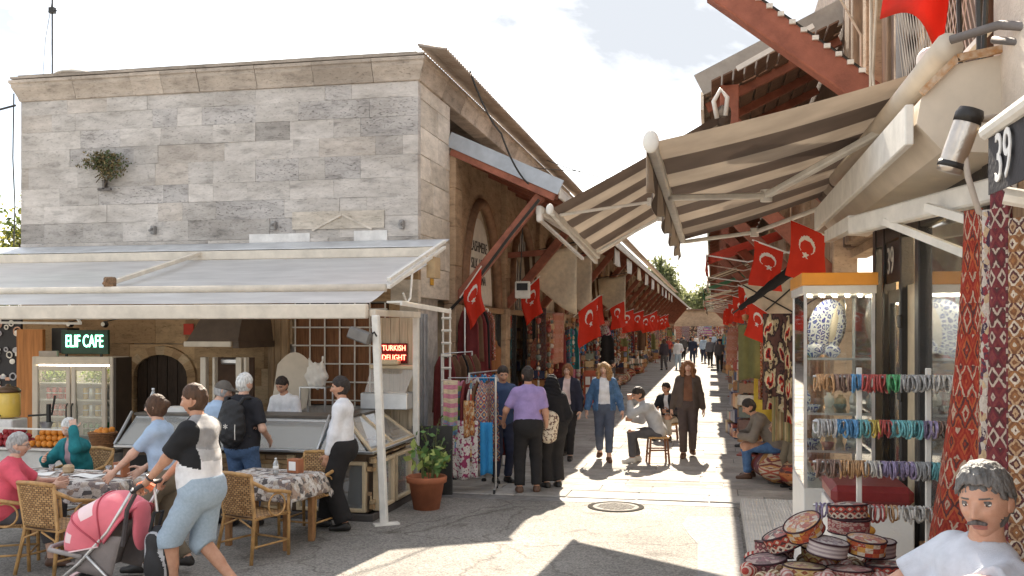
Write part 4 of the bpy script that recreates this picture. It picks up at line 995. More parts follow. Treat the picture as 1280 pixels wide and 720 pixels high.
fl = thing('flood_lamp', 'dark flood lamp clamped to the leaning white awning post', 'lamp', (-4.0,10.66,2.2))
m = MB(); m.box((-.17,-.09,-.07), (.10,.06,.07), e=.015, M=Matrix.Rotation(.35,4,'Y')); m.build('housing', mat('lamp_body', (.16,.15,.14), r=.4, metal=.4), fl, world=False)
m = MB(); m.tube([(.08,0,.02),(.13,.02,.05),(.16,.02,0)], .014, 6); m.build('clamp', DK, fl, world=False)

# side of the cafe stall
sp_ = thing('stall_partition', 'cream board partition carrying the red neon sign at the cafe side', 'partition', (-4.3,12.75,0))
BOARD = mat('cream_board', (.50,.40,.28), v=.2, sc=5, stretch=(7,7,.5), b=.15, rnd=.08)
for i in range(5): m = MB(); m.box((-4.62+i*.125,12.72,.9), (-4.62+i*.125+.12,12.76,2.44), e=.004); m.build('board', BOARD, sp_)
ns = thing('neon_sign', 'small red neon turkish delight sign on cream boards', 'sign', (-4.3,12.69,1.95))
m = MB(); m.box((-4.50,12.68,1.81), (-4.12,12.70,2.09), e=.004); m.build('backing', mat('sign_dark_red', (.10,.005,.005)), ns)
NEON_R = mat('neon_red', (.9,.12,.08), em=((1,.12,.07), 2.2), b=0)
MF = frame((1,0,0), (0,0,1), (0,-1,0), (-4.31,12.672,2.02)); text_obj('TURKISH', .105, NEON_R, MF, ns, .004, .82); MF.translation = Vector((-4.31,12.672,1.89)); text_obj('DELIGHT', .105, NEON_R, MF, ns, .004, .82)
m = MB()
def corr_v(x0, x1, y, z0, z1, pitch=.08, amp=.012):
    m = MB(); n = int((x1-x0)/pitch*6); m.grid(lambda u, v: (x0+(x1-x0)*u, y+amp*math.sin(2*math.pi*(x1-x0)*u/pitch), z0+(z1-z0)*v), n, 1, th=.004); return m
tag(corr_v(-4.12,-3.98,13.2,0,2.5,.05).build('grey_panel', mat('grey_sheet', (.36,.36,.37), r=.5, metal=.2)), 'narrow grey ribbed panel beside the cafe post', 'panel')
gr = thing('wall_grille', 'white rung grille standing by the dark garments at the corner', 'grille', (-3.96,14.1,.9))
for dx in (-.05, .06): m = MB(); m.tube([(-3.96+dx,14.1,.0),(-3.96+dx,14.1,2.6)], .016, 6); m.build('upright', WHP, gr)
for i in range(11): m = MB(); m.tube([(-4.03,14.09,.55+i*.19),(-3.88,14.09,.55+i*.19)], .022, 6); m.build('rung', WHP, gr)
m = MB(); m.box((-.09,-.004,-.12), (.09,.004,.12)); ys = solo('notice_plate', m, mat('yellow_plate', (.62,.33,.04), v=.3, sc=30), 'small yellow notice plate on the cream corner wall', 'sign', (-4.48,15.1,3.12), R(90))

# ---- counter with glass display cases
STEEL = mat('brushed_steel', (.55,.55,.55), r=.32, v=.1, metal=.9, b=.05); GL = glass('case_glass', (.90,.95,.98), .9, .16); CAB = mat('cabinet_frame', (.58,.46,.30), r=.5, v=.15)  # case glass: pale diffuse veil painted in to imitate reflected sky
CLAD = [stone('split_stone_a', (.42,.28,.15), pit=.3, rnd=.25), stone('split_stone_b', (.52,.39,.24), pit=.3, rnd=.25), stone('split_stone_c', (.30,.20,.12), pit=.3, rnd=.25)]
ct = thing('cafe_counter', 'stone clad cafe counter with slanted glass display cases', 'counter', (-5.6,10.9,0))
m = MB(); m.box((-7.3,10.90,.08), (-4.5,11.6,.80)); m.box((-4.5,10.90,.08), (-4.05,12.4,.80)); m.build('core', mat('counter_core', (.12,.08,.05)), ct)
m = MB(); m.box((-7.34,10.80,0), (-3.93,10.86,.085), e=.01); m.box((-3.99,10.861,0), (-3.93,12.45,.085), e=.01); m.build('plinth', mat('plinth_dark', (.07,.06,.055), r=.5), ct)
def clad(fn, L, z0, z1, skip):
    ms = MB(); z_ = z0
    while z_ < z1-.01:
        hh = min(random.uniform(.035,.07), z1-z_); a = 0
        while a < L:
            w = random.uniform(.07,.22); b = min(a+w, L)
            if not any(a < q[1] and b > q[0] and z_ < q[3] and z_+hh > q[2] for q in skip):
                fn(ms, a+.003, b-.003, z_+.003, z_+hh-.003, random.uniform(0,.018), random.randrange(3))
            a = b
        z_ += hh
    return ms
def cf(ms, a, b, z0, z1, pr, mi): ms.box((-7.34+a, 10.86-pr, z0), (-7.34+b, 10.9, z1), mi)
FR = [(0.12,1.15,.36,.72), (2.42,2.86,.10,.70), (2.90,3.30,.10,.70)]
clad(cf, 3.36, .09, .76, FR).build('stone_cladding', CLAD, ct, kind='stuff')
def cs(ms, a, b, z0, z1, pr, mi): ms.box((-4.0,10.86+a,z0), (-3.96+pr,10.86+b,z1), mi)
FS = [(.12,.72,.10,.70), (.80,1.42,.10,.70)]
clad(cs, 1.55, .09, .76, FS).build('stone_cladding', CLAD, ct, kind='stuff')
for a, b, c, d in FR[1:]:
    m = MB(); x0, x1 = -7.34+a, -7.34+b
    for lo, hi in (((x0,10.82,c),(x0+.04,10.9,d)), ((x1-.04,10.82,c),(x1,10.9,d)), ((x0+.041,10.82,c),(x1-.041,10.9,c+.04)), ((x0+.041,10.82,d-.04),(x1-.041,10.9,d))): m.box(lo, hi, e=.006)
    f_ = m.build('cabinet_door', CAB, ct); m = MB(); m.box((x0+.04,10.86,c+.04), (x1-.04,10.866,d-.04)); m.build('pane', GL, f_)
for a, b, c, d in FS:
    m = MB(); y0, y1 = 10.86+a, 10.86+b
    for lo, hi in (((-4.0,y0,c),(-3.92,y0+.04,d)), ((-4.0,y1-.04,c),(-3.92,y1,d)), ((-4.0,y0+.041,c),(-3.92,y1-.041,c+.04)), ((-4.0,y0+.041,d-.04),(-3.92,y1-.041,d))): m.box(lo, hi, e=.006)
    f_ = m.build('cabinet_door', CAB, ct); m = MB(); m.box((-3.966,y0+.04,c+.04), (-3.96,y1-.04,d-.04)); m.build('pane', GL, f_)
m = MB(); m.box((-7.2,10.88,.38), (-6.2,10.93,.70)); m.build('niche', mat('niche_shade', (.015,.012,.01)), ct)  # near-black slab, the shade of the opening put into its colour
m = MB(); m.box((-7.36,10.78,.80), (-3.92,11.65,.835), e=.006); m.box((-4.5,11.655,.80), (-3.92,12.45,.835), e=.006); m.build('worktop', STEEL, ct)
m = MB(); m.box((-7.36,11.22,1.165), (-4.45,11.75,1.20), e=.005); m.box((-4.70,11.755,1.165), (-4.42,12.45,1.20), e=.005); m.build('case_top', mat('dark_trim', (.10,.085,.07), r=.4), ct)
m = MB(); m.box((-7.36,11.60,.84), (-4.72,11.64,1.163)); m.build('case_back', mat('case_back', (.70,.74,.78), r=.4), ct)  # pale blue back colour imitates sky light reflected in the case
xs = [-7.34,-5.55,-4.62,-4.0]
for i in range(3):
    a, b = xs[i], xs[i+1]
    m = MB(); xa, xb = (a+.02, b-.02); top_b = xb if i < 2 else xb-.42
    m.add([(xa,10.80,.84),(xb,10.80,.84),(top_b,11.22,1.163),(xa,11.22,1.163),(xa,10.806,.84),(xb,10.806,.84),(top_b,11.226,1.163),(xa,11.226,1.163)], [(0,1,2,3),(7,6,5,4),(0,4,5,1),(1,5,6,2),(2,6,7,3),(3,7,4,0)])
    m.build('glass_front', GL, ct)
for x in (-7.35,-5.56,-5.54,-4.63): m = MB(); m.beam((x,10.79,.84), (x,11.165,1.22), .022, .03); m.build('case_rail', STEEL, ct)
m = MB(); m.add([(-3.96,10.80,.84),(-3.96,12.4,.84),(-4.42,12.4,1.163),(-4.42,11.24,1.163)], [(0,1,2,3)]); m.build('glass_side', GL, ct)
for p, q in (((-3.95,10.79,.84),(-4.42,11.22,1.17)), ((-3.95,11.6,.84),(-4.42,11.75,1.17)), ((-3.95,12.42,.84),(-4.42,12.42,1.17)), ((-3.95,10.79,.845),(-3.95,12.42,.845))): m = MB(); m.beam(p, q, .03, .03); m.build('case_rail', CAB, ct)
# food trays in the case
for i, (x, c) in enumerate(((-7.0,(.55,.42,.25)),(-6.5,(.6,.5,.35)),(-6.0,(.35,.18,.10)),(-5.3,(.62,.60,.55)),(-4.9,(.5,.3,.15)))):
    m = MB(); m.box((-.2,-.13,0), (.2,.13,.03), e=.005)
    for k in range(14): m.sphere((random.uniform(-.15,.15), random.uniform(-.09,.09), .04), (.04,.035,.025), 8, 6, 1)
    solo('food_tray', m, [STEEL, mat(f'food_{i}', c, v=.35, sc=30)], ['steel tray of pale pastries at the left end of the case','steel tray of biscuits second from the left in the case','steel tray of dark sweets in the case behind the backpack man','steel tray of white cheese in the case before the vendor','steel tray of brown pastries at the right of the case'][i], 'tray', (x,11.12,.837), group='food trays in the display case')
for i, (y_, z_) in enumerate(((11.2,.837),(11.75,.837),(12.15,.837))):
    m = MB(); m.box((-.12,-.2,0), (.12,.2,.03), e=.005)
    for k in range(16): m.sphere((random.uniform(-.09,.09), random.uniform(-.16,.16), .04), (.03,.03,.025), 8, 6, 1)
    solo('sweet_tray', m, [STEEL, mat('sweets_%d' % i, ((.45,.25,.12),(.30,.16,.10),(.5,.35,.2))[i], v=.4, sc=30)], ['tray of sweets nearest the leaning post','middle tray of sweets in the side case','farthest tray of sweets in the side case'][i], 'tray', (-4.2,y_,z_), group='sweet trays in the side case')
# things on the counter
def bottle_mesh(r=.032, h=.23):
    m = MB(); m.lathe([(r*.9,0),(r,.01),(r,h*.62),(r*.75,h*.74),(r*.38,h*.86),(r*.36,h*.93)], n=14, mi=0); m.lathe([(r*.42,h*.925),(r*.42,h)], n=12, mi=1); m.lathe([(r*1.02,h*.28),(r*1.02,h*.5)], n=14, mi=1); return m
PLAST = glass('bottle_plastic', (.85,.9,.93), .5, .15)
solo('water_bottle', bottle_mesh(.045,.30), [PLAST, mat('cap_blue', (.75,.78,.82), r=.4)], 'clear water bottle on the counter by the dark door', 'bottle', (-7.26,11.5,1.202), smooth=True)
m = MB()
for k in range(5): m.box((-.2,-.13,k*.012), (.2,.13,k*.012+.010), M=Matrix.Rotation(random.uniform(-.1,.1),4,'Z'))
solo('paper_stack', m, mat('paper_white', (.78,.77,.74), v=.06), 'stack of white paper trays on the counter top', 'paper', (-6.85,11.5,1.202))
rb = thing('slush_cabinet', 'glass topped counter cabinet with steel tray right of the post', 'cabinet', (-4.3,12.5,1.25))
m = MB(); m.box((-4.66,12.30,1.202), (-4.0,12.66,1.42), e=.01); m.build('base', STEEL, rb); m = MB(); m.box((-4.64,12.32,1.42), (-4.02,12.64,1.43)); m.add([(-4.62,12.36,1.43),(-4.04,12.36,1.43),(-3.98,12.6,1.74),(-4.62,12.6,1.74)], [(0,1,2,3)]); m.build('lid_glass', GL, rb)
m = MB(); m.box((-4.64,12.58,1.74), (-3.96,12.66,1.79), e=.01); m.box((-4.55,12.50,1.795), (-4.2,12.66,1.87), e=.02); m.build('lid_rail', CAB, rb)

# ---- fridge
fr = thing('drinks_fridge', 'tall cream drinks fridge with two glass doors', 'fridge', (-9.6,13.4,0)); FRC = mat('fridge_cream', (.60,.52,.42), r=.4, v=.08, b=.03)
m = MB(); m.box((-10.3,13.02,0), (-10.24,13.45,1.86), e=.01); m.box((-8.96,13.02,0), (-8.90,13.45,1.86), e=.01); m.box((-10.238,13.40,.0), (-8.962,13.45,1.86)); m.box((-10.238,13.02,1.74), (-8.962,13.398,1.86)); m.box((-10.238,13.02,0), (-8.962,13.398,.25)); m.build('cabinet', FRC, fr)
m = MB(); m.box((-8.898,13.04,0), (-8.86,13.45,1.85)); m.build('side_panel', mat('fridge_side', (.05,.035,.025), r=.5), fr)
m = MB(); m.box((-10.236,13.37,.26), (-8.964,13.396,1.73)); m.build('liner', mat('fridge_liner', (.55,.52,.46), r=.5), fr)
for i, (a, b) in enumerate(((-10.22,-9.59),(-9.57,-8.98))):
    m = MB()
    for lo, hi in (((a,12.96,.28),(a+.07,13.01,1.72)), ((b-.07,12.96,.28),(b,13.01,1.72)), ((a+.071,12.96,.28),(b-.071,13.01,.36)), ((a+.071,12.96,1.65),(b-.071,13.01,1.72))): m.box(lo, hi, e=.008)
    d_ = m.build('door', FRC, fr); m = MB(); m.box((a+.07,12.985,.36), (b-.07,12.99,1.65)); m.build('pane', glass('fridge_glass', (.95,.97,.95), .1, .02), d_)
    m = MB(); m.tube([(b-.035 if i == 0 else a+.035,12.95,.8),(b-.035 if i == 0 else a+.035,12.92,.85),(b-.035 if i == 0 else a+.035,12.92,1.1),(b-.035 if i == 0 else a+.035,12.95,1.15)], .012, 6); m.build('handle', DK, d_)
shz = [.36,.66,.94,1.20,1.46]
for z_ in shz: m = MB(); m.box((-10.23,13.06,z_-.02), (-8.97,13.36,z_), e=.003); m.build('shelf', WHP, fr)
m = MB(); m.box((-10.2,13.05,1.715), (-9.0,13.09,1.735)); m.build('lamp_tube', mat('fridge_lamp', (1,.95,.85), em=((1,.93,.8), 2.5), b=0), fr)
CANC = [mat('can_red', (.55,.03,.02), r=.3, v=.1, metal=.3), mat('can_green', (.05,.22,.08), r=.3, metal=.3), mat('can_gold', (.55,.36,.10), r=.3, metal=.3), mat('can_silver', (.6,.6,.58), r=.3, metal=.5), mat('can_orange', (.65,.22,.03), r=.3, metal=.2)]
cm = []
for c in CANC:
    m = MB(); m.lathe([(.026,0),(.033,.008),(.033,.108),(.027,.118),(.026,.115),(0,.114)], n=12, mi=0); m.lathe([(.0335,.055),(.0335,.068)], n=12, mi=1); cm.append(m.mesh('drink_can', [c, mat('can_band', (.7,.68,.62), r=.35)], True))
shelf_lbl = {1.20:('red cola can on the upper middle shelf of the fridge', 0), .94:('red can on the middle fridge shelf', 0), .66:('gold can on the lower fridge shelf', 2)}
for zi, z_ in enumerate((.66,.94,1.20)):
    for i in range(8):
        for k in range(2):
            left = i < 4; ci = (0 if left else 2+(i % 2)) if z_ > .9 else (2 if left else 1); x = (-10.10+i*.105) if left else (-9.46+(i-4)*.105)
            o = obj('drink_can', cm[ci]); o.location = (x, 13.16+k*.10, z_+.001); nm = ('red','green','gold','silver','orange')[ci]
            o.scale = (1.25,1.25,1.5); lv = {.66:'lower',.94:'middle',1.20:'upper'}[z_]
            tag(o, f'{nm} drink can on the {lv} shelf of the fridge behind the {"left" if left else "right"} door', 'can', f'{nm} cans on the {lv} fridge shelf')
for i, x in enumerate((-10.02,-9.3)):
    t = thing('herb_bunch', ('bunch of green herbs','bunch of mint')[i]+' on the top fridge shelf behind the '+('left','right')[i]+' door', 'herbs', (x,13.2,1.461))
    leaf_cloud(420, lambda r: (r.gauss(0,.12), r.gauss(0,.06), abs(r.gauss(.08,.06))), .05, mi=2, seed=20+i).build('leaves', [mat('herb_green', (.16,.26,.05), v=.3, b=0), mat('herb_light', (.30,.36,.10), v=.3, b=0)], t, world=False)
    m = MB(); m.lathe([(.05,0),(.07,.05),(.065,.055),(.04,.008)], n=12); m.build('bowl', STEEL, t, world=False)
m = MB(); m.lathe([(.12,0),(.16,.10),(.16,.18),(.13,.17),(.1,.02)], n=18); solo('green_tub', m, mat('tub_green', (.07,.25,.16), r=.4), 'round green tub on the bottom shelf of the fridge', 'tub', (-9.95,13.2,.361), smooth=True)
# sign above
es = thing('cafe_sign', 'dark green sign reading elif cafe above the fridge', 'sign', (-9.45,13.1,1.86))
m = MB(); m.box((-9.83,13.08,1.90), (-9.02,13.13,2.27), e=.006); m.build('board', mat('sign_green', (.015,.05,.025), r=.4), es)
NG = mat('neon_green', (.2,.9,.5), em=((.25,1,.62), 1.5), b=0); MF = frame((1,0,0), (0,0,1), (0,-1,0), (-9.425,13.073,2.09)); text_obj('ELIF CAFE', .27, NG, MF, es, .004, .56)
for x in (-9.75,-9.15): m = MB(); m.beam((x,13.10,1.84), (x,13.10,1.91), .03, .03); m.build('foot', DK, es)
for i, x in enumerate((-10.05,-9.43)):
    t = thing('spot_lamp', ('small round spot lamp left of the green sign','small round spot lamp over the green sign')[i], 'lamp', (x,13.6,2.36))
    m = MB(); m.sphere((0,0,0), .055, 12, 8); m.build('head', mat('lamp_dark', (.03,.025,.02), r=.3), t, True, world=False); m = MB(); m.lathe([(.03,0),(.034,.012)], n=12, M=Matrix.Rotation(R(90),4,'X')); 
    m.v = [(p[0],p[1]-.05,p[2]) for p in m.v]; m.build('lens', mat('lamp_lens', (.8,.75,.65), r=.2), t, world=False); m = MB(); m.tube([(0,0,.04),(0,.4,.10),(0,.75,.10)], .010, 6); m.build('arm', DK, t, world=False)
m = MB(); m.box((-.16,-.03,0), (.16,.03,.085), e=.006); pl = solo('name_plate', m, mat('plate_grey', (.35,.30,.25), r=.5), 'small grey plate on top of the fridge left of the green sign', 'plate', (-10.02,13.05,1.862))
m = MB(); m.box((-10.9,13.42,0), (-10.42,13.50,2.28), e=.01); tag(m.build('wood_screen', mat('orange_wood', (.42,.17,.05), v=.3, sc=3, stretch=(8,8,.5), b=.2)), 'tall orange wood screen left of the fridge', 'screen')
m = MB(); m.box((-10.40,13.6,1.9), (-10.1,13.9,2.30), e=.01); tag(m.build('loudspeaker', mat('speaker_black', (.02,.018,.016), r=.6)), 'black box speaker behind the top of the fridge', 'speaker')
po = thing('ornament_board', 'black board with white ornaments at the left edge', 'board', (-11.1,13.55,1.3))
m = MB(); m.box((-11.8,13.55,.9), (-10.92,13.6,2.5)); m.build('board', mat('board_black', (.015,.013,.016), r=.5), po)
rr = random.Random(4)
for i in range(26):
    m = MB(); c = (rr.uniform(-11.45,-10.95), 13.53, rr.uniform(1.3,2.42)); k = rr.random(); s_ = rr.uniform(.03,.07)
    if k < .4: m.tube([(c[0]+s_*math.cos(a), c[1], c[2]+s_*math.sin(a)) for a in [q*math.pi/6 for q in range(12)]], .012, 5, closed=True)
    elif k < .7: m.box((c[0]-s_,13.52,c[2]-s_*.6), (c[0]+s_,13.545,c[2]+s_*.6), e=.008)
    else: m.sphere(c, (s_,.012,s_*.8), 10, 6)
    m.build('ornament', [WHP, mat('ornament_pink', (.6,.35,.25)), mat('ornament_grey', (.45,.45,.48))][rr.randrange(3)], po)
# fruit stand
fs_ = thing('fruit_stand', 'white fruit stand with glass front left of the counter', 'stand', (-8.6,11.3,0))
m = MB(); m.box((-9.9,10.95,0), (-7.5,11.7,.70), e=.01); m.build('base', mat('stand_white', (.55,.52,.48), v=.2, sc=4), fs_); m = MB(); m.box((-9.9,10.90,.71), (-7.48,11.75,.745), e=.004); m.build('shelf', STEEL, fs_)
m = MB(); m.box((-9.9,10.92,.98), (-8.05,10.95,1.0)); m.build('rail', WHP, fs_)
ORG = mat('orange_peel', (.62,.22,.025), r=.45, v=.12, b=.15, bs=150, rnd=.10); POM = mat('pomegranate_skin', (.32,.025,.03), r=.4, v=.35, sc=20, rnd=.15)
m = MB(); m.sphere((0,0,0), (.044,.044,.041), 14, 10); ome = m.mesh('orange', ORG, True); m = MB(); m.sphere((0,0,0), (.046,.046,.043), 14, 10); m.lathe([(.012,.04),(.015,.058),(.008,.05)], n=8); pme = m.mesh('pomegranate', POM, True)
def heap(me, nm, x0, x1, y0, z0, lab, grp, layers=3):
    for l in range(layers):
        n = int((x1-x0)/.088)-l
        for d in range(4-l):
            for i in range(n):
                o = obj(nm, me); o.location = (x0+.044+l*.044+i*.088+random.uniform(-.008,.008), y0+.05+l*.044+d*.088, z0+.042+l*.068); o.rotation_euler = (random.uniform(0,6),)*3; tag(o, lab, nm, grp)
heap(ome, 'orange', -8.74, -8.06, 10.96, .747, 'orange in the heap in front of the fridge', 'heap of oranges')
heap(pme, 'pomegranate', -9.3, -8.8, 10.96, .747, 'dark red pomegranate in the heap left of the oranges', 'heap of pomegranates')
bk_ = thing('wicker_basket', 'brown wicker basket beside the oranges', 'basket', (-7.8,11.2,.746)); m = MB()
for i in range(9): m.lathe([(.13+.006*i,i*.022),(.142+.006*i,i*.022+.011),(.13+.006*i,i*.022+.021)], n=22)
m.build('weave', mat('basket_brown', (.22,.10,.04), v=.4, sc=40, b=.4), bk_, world=False); m = MB()
for i in range(12): m.sphere((random.uniform(-.09,.09), random.uniform(-.09,.09), .19+random.uniform(0,.03)), .042, 10, 8)
m.build('fruit', ORG, bk_, True, world=False)
jd = thing('juice_dispenser', 'clear tank of yellow juice with dark lid at the left', 'dispenser', (-9.55,11.6,1.05))
m = MB(); m.box((-.19,-.16,-.30), (.19,.16,0), e=.015); m.build('base', mat('disp_white', (.65,.63,.6), r=.4), jd, world=False); m = MB(); m.lathe([(.15,.02),(.16,.06),(.16,.33),(.15,.36)], n=22); m.build('tank', mat('juice_yellow', (.72,.50,.10), r=.15, v=.1, b=0), jd, True, world=False)
m = MB(); m.lathe([(.165,.36),(.165,.39),(.12,.43),(.03,.45),(.03,.47),(.0,.48)], n=22); m.build('lid', mat('lid_dark', (.12,.07,.04), r=.35, metal=.4), jd, True, world=False)
m = MB(); m.tube([(0,-.15,.05),(0,-.21,.05),(0,-.21,0)], .016, 8); m.build('tap', DK, jd, world=False)
# beer pump / juicer
jp = thing('juice_press', 'black lever juice press beside the yellow tank', 'press', (-8.95,11.6,.75)); m = MB(); m.box((-.07,-.1,0), (.07,.1,.04)); m.tube([(.0,.05,.04),(0,.05,.5)], .03, 8); m.build('stand', DK, jp, world=False); m = MB(); m.tube([(-.28,.0,.34),(.05,.05,.36),(.10,.05,.62)], .016, 6); m.build('lever', DK, jp, world=False); m = MB(); m.lathe([(.05,.16),(.09,.26),(.085,.26),(.04,.17)], n=14); m.build('cup', STEEL, jp, world=False)

# hood + grill
hd_ = thing('extractor_hood', 'dark brown metal extractor hood with pale lower edge', 'hood', (-7.3,13.4,2.0)); HOODM = mat('hood_brown', (.095,.065,.045), r=.5, v=.2)
m = MB(); m.add([(-7.72,13.1,2.10),(-6.88,13.1,2.10),(-6.88,14.3,2.10),(-7.72,14.3,2.10),(-7.60,13.3,2.44),(-6.92,13.3,2.44),(-6.92,14.3,2.44),(-7.60,14.3,2.44)], [(3,2,1,0),(4,5,6,7),(0,1,5,4),(1,2,6,5),(2,3,7,6),(3,0,4,7)]); m.build('cowl', HOODM, hd_)
m = MB(); m.box((-7.74,13.06,2.02), (-6.98,13.10,2.098), e=.004); m.build('lip', CREAM, hd_); m = MB(); m.box((-6.97,13.105,2.0), (-6.87,14.3,2.098)); m.build('side_skirt', HOODM, hd_)
gk = thing('grill_cabinet', 'upright grill cabinet with white posts under the hood', 'grill', (-7.25,13.5,0))
for x in (-7.55,-7.35,-6.97,-6.84): m = MB(); m.box((x,13.2,.0), (x+(.09 if x in (-7.55,-6.97) else .04),13.3,1.86), e=.006); m.build('post', CREAM, gk)
m = MB(); m.box((-7.46,13.55,.9), (-6.86,13.6,1.85)); m.build('back', mat('grill_back', (.09,.05,.03)), gk); m = MB(); m.box((-7.6,13.22,.86), (-6.8,13.6,.90)); m.build('shelf', STEEL, gk); m = MB(); m.box((-7.30,13.35,1.75), (-7.02,13.45,1.84), e=.02); m.build('burner', STEEL, gk)
ks = thing('paper_kite', 'pale kite shaped paper screen hanging by the window bars', 'paper', (-5.95,13.0,1.8)); m = MB(); m.grid(lambda u, v: (-6.30+.55*u+.1*v, 13.0-.02*math.sin(u*3), 1.15+.62*v+.28*math.sin(math.pi*u)*(v-.35)), 8, 8, th=.006); m.build('sheet', mat('kraft_pale', (.58,.50,.40), v=.08), ks)
bgb = SDF(.015); bgb.ell((0,0,.16), (.17,.09,.19), .02); bgb.cap((-.08,0,.3), (-.11,0,.42), .03, .015, .03); bgb.cap((.08,0,.3), (.10,0,.43), .03, .015, .03); bgb.post = lambda X, Y, Z: .010*np.sin(Z*40+X*30)*np.sin(X*50); V_, F_2 = bgb.mesh()
o = obj('plastic_bag', np_mesh('plastic_bag', V_, F_2, mat('bag_white', (.70,.66,.60), r=.4, v=.08))); o.location = (-5.55,12.9,1.45); tag(o, 'white plastic bag hanging on the window bars behind the vendor', 'bag')
m = MB(); m.box((-.2,-.15,0), (.2,.15,.02)); m.tube([(-.19,-.14,-1.46),(-.19,-.14,0)], .015, 5); m.tube([(.19,-.14,-1.46),(.19,-.14,0)], .015, 5); m.tube([(-.19,.14,-1.46),(-.19,.14,0)], .015, 5); m.tube([(.19,.14,-1.46),(.19,.14,0)], .015, 5)
solo('bag_stool', m, STEEL, 'thin steel stand holding the white bag before the window', 'stand', (-5.55,12.9,1.445))
m = MB(); m.box((-.09,-.006,-.09), (.09,.006,.09)); solo('red_notice', m, mat('notice_red', (.5,.05,.03), v=.2), 'red square notice on the wall above the dark arch', 'sign', (-8.42,14.36,2.28))

# ---- wicker chairs
RAT = mat('rattan', (.45,.26,.10), r=.5, v=.3, sc=14, b=.2); WEV = None
def weave():
    m = mat('rattan_weave', (.44,.24,.09), r=.6, v=.3, sc=10, b=0); N, L = m.node_tree.nodes, m.node_tree.links
    t = N.new('ShaderNodeTexCoord'); c = N.new('ShaderNodeTexBrick'); mp_ = N.new('ShaderNodeMapping'); mp_.inputs['Scale'].default_value = (5,10,1); c.inputs['Scale'].default_value = 1.0; c.inputs['Mortar Size'].default_value = .05; c.inputs['Brick Width'].default_value = .55; c.inputs['Row Height'].default_value = .5; c.inputs['Bias'].default_value = -.1
    c.inputs['Color1'].default_value = (.56,.34,.15,1); c.inputs['Color2'].default_value = (.28,.14,.05,1); c.inputs['Mortar'].default_value = (.06,.03,.015,1)
    L.new(t.outputs['UV'], mp_.inputs[0]); L.new(mp_.outputs[0], c.inputs['Vector']); L.new(c.outputs['Color'], N['Principled BSDF'].inputs['Base Color'])
    bp = N.new('ShaderNodeBump'); bp.inputs['Strength'].default_value = .9; bp.inputs['Distance'].default_value = .01; L.new(c.outputs['Color'], bp.inputs['Height']); L.new(bp.outputs[0], N['Principled BSDF'].inputs['Normal']); return m
WEV = weave()
def chair(label, loc, rz):
    """rattan armchair, sitter faces +Y"""
    t = thing('wicker_chair', label, 'chair', loc, rz, 'rattan cafe chairs')
    B = lambda n, m, mt=RAT, sm=True: m.build(n, mt, t, sm, world=False)
    for sx in (-1,1):
        m = MB(); m.tube([(sx*.23,.22,0),(sx*.24,.21,.43),(sx*.25,.20,.62)], .017, 8); B('leg', m)
        m = MB(); m.tube([(sx*.25,-.30,0),(sx*.21,-.22,.43),(sx*.23,-.28,.86)], .018, 8); B('leg', m)
        m = MB(); m.tube([(sx*.23,-.27,.80),(sx*.28,-.10,.70),(sx*.285,.10,.665),(sx*.26,.21,.64),(sx*.25,.20,.60)], .019, 8); B('armrest', m)
        m = MB(); m.tube([(sx*.27,.02+.11*math.cos(a),.545+.11*math.sin(a)) for a in [q*math.pi/8 for q in range(16)]], .010, 6, closed=True); B('arm_ring', m)
        m = MB(); m.tube([(sx*.23,-.27,.15),(sx*.20,-.24,.34),(.02*sx,-.235,.41)], .010, 6); B('brace', m)
    m = MB(); m.tube([(-.23,-.285,.86),(0,-.32,.875),(.23,-.285,.86)], .021, 8); B('top_rail', m)
    m = MB(); m.grid(lambda u, v: (-.215+.43*u, -.235-.05*v-.035*math.sin(math.pi*u), .46+.40*v), 20, 16, th=.012); B('backrest', m, WEV)
    m = MB(); m.grid(lambda u, v: (-.235+.47*u, -.23+.46*v, .445-.015*math.sin(math.pi*u)*math.sin(math.pi*v)), 12, 12, th=.02); B('seat', m, WEV)
    m = MB(); m.tube([(-.24,-.22,.43),(-.245,.22,.43),(.245,.22,.43),(.24,-.22,.43)], .016, 8, closed=True); B('seat_frame', m)
    m = MB(); m.tube([(-.235,.215,.16),(.235,.215,.16)], .011, 6); m.tube([(-.235,.215,.16),(-.24,-.27,.16)], .011, 6); m.tube([(.235,.215,.16),(.24,-.27,.16)], .011, 6); B('stretcher', m)
    return t
chair('rattan chair with its back to us in front of the pink stroller', (-6.05,8.05,0), R(-12))
chair('rattan chair with woven back standing by the right table', (-4.50,8.95,0), R(-20))
chair('rattan chair of the woman in the coral shirt at the left edge', (-6.62,8.05,0), R(-62))
chair('rattan chair of the woman in the teal jacket behind the table', (-7.18,9.88,0), R(172))
chair('empty rattan chair pushed in at the far side of the right table', (-4.45,10.1,0), R(170))
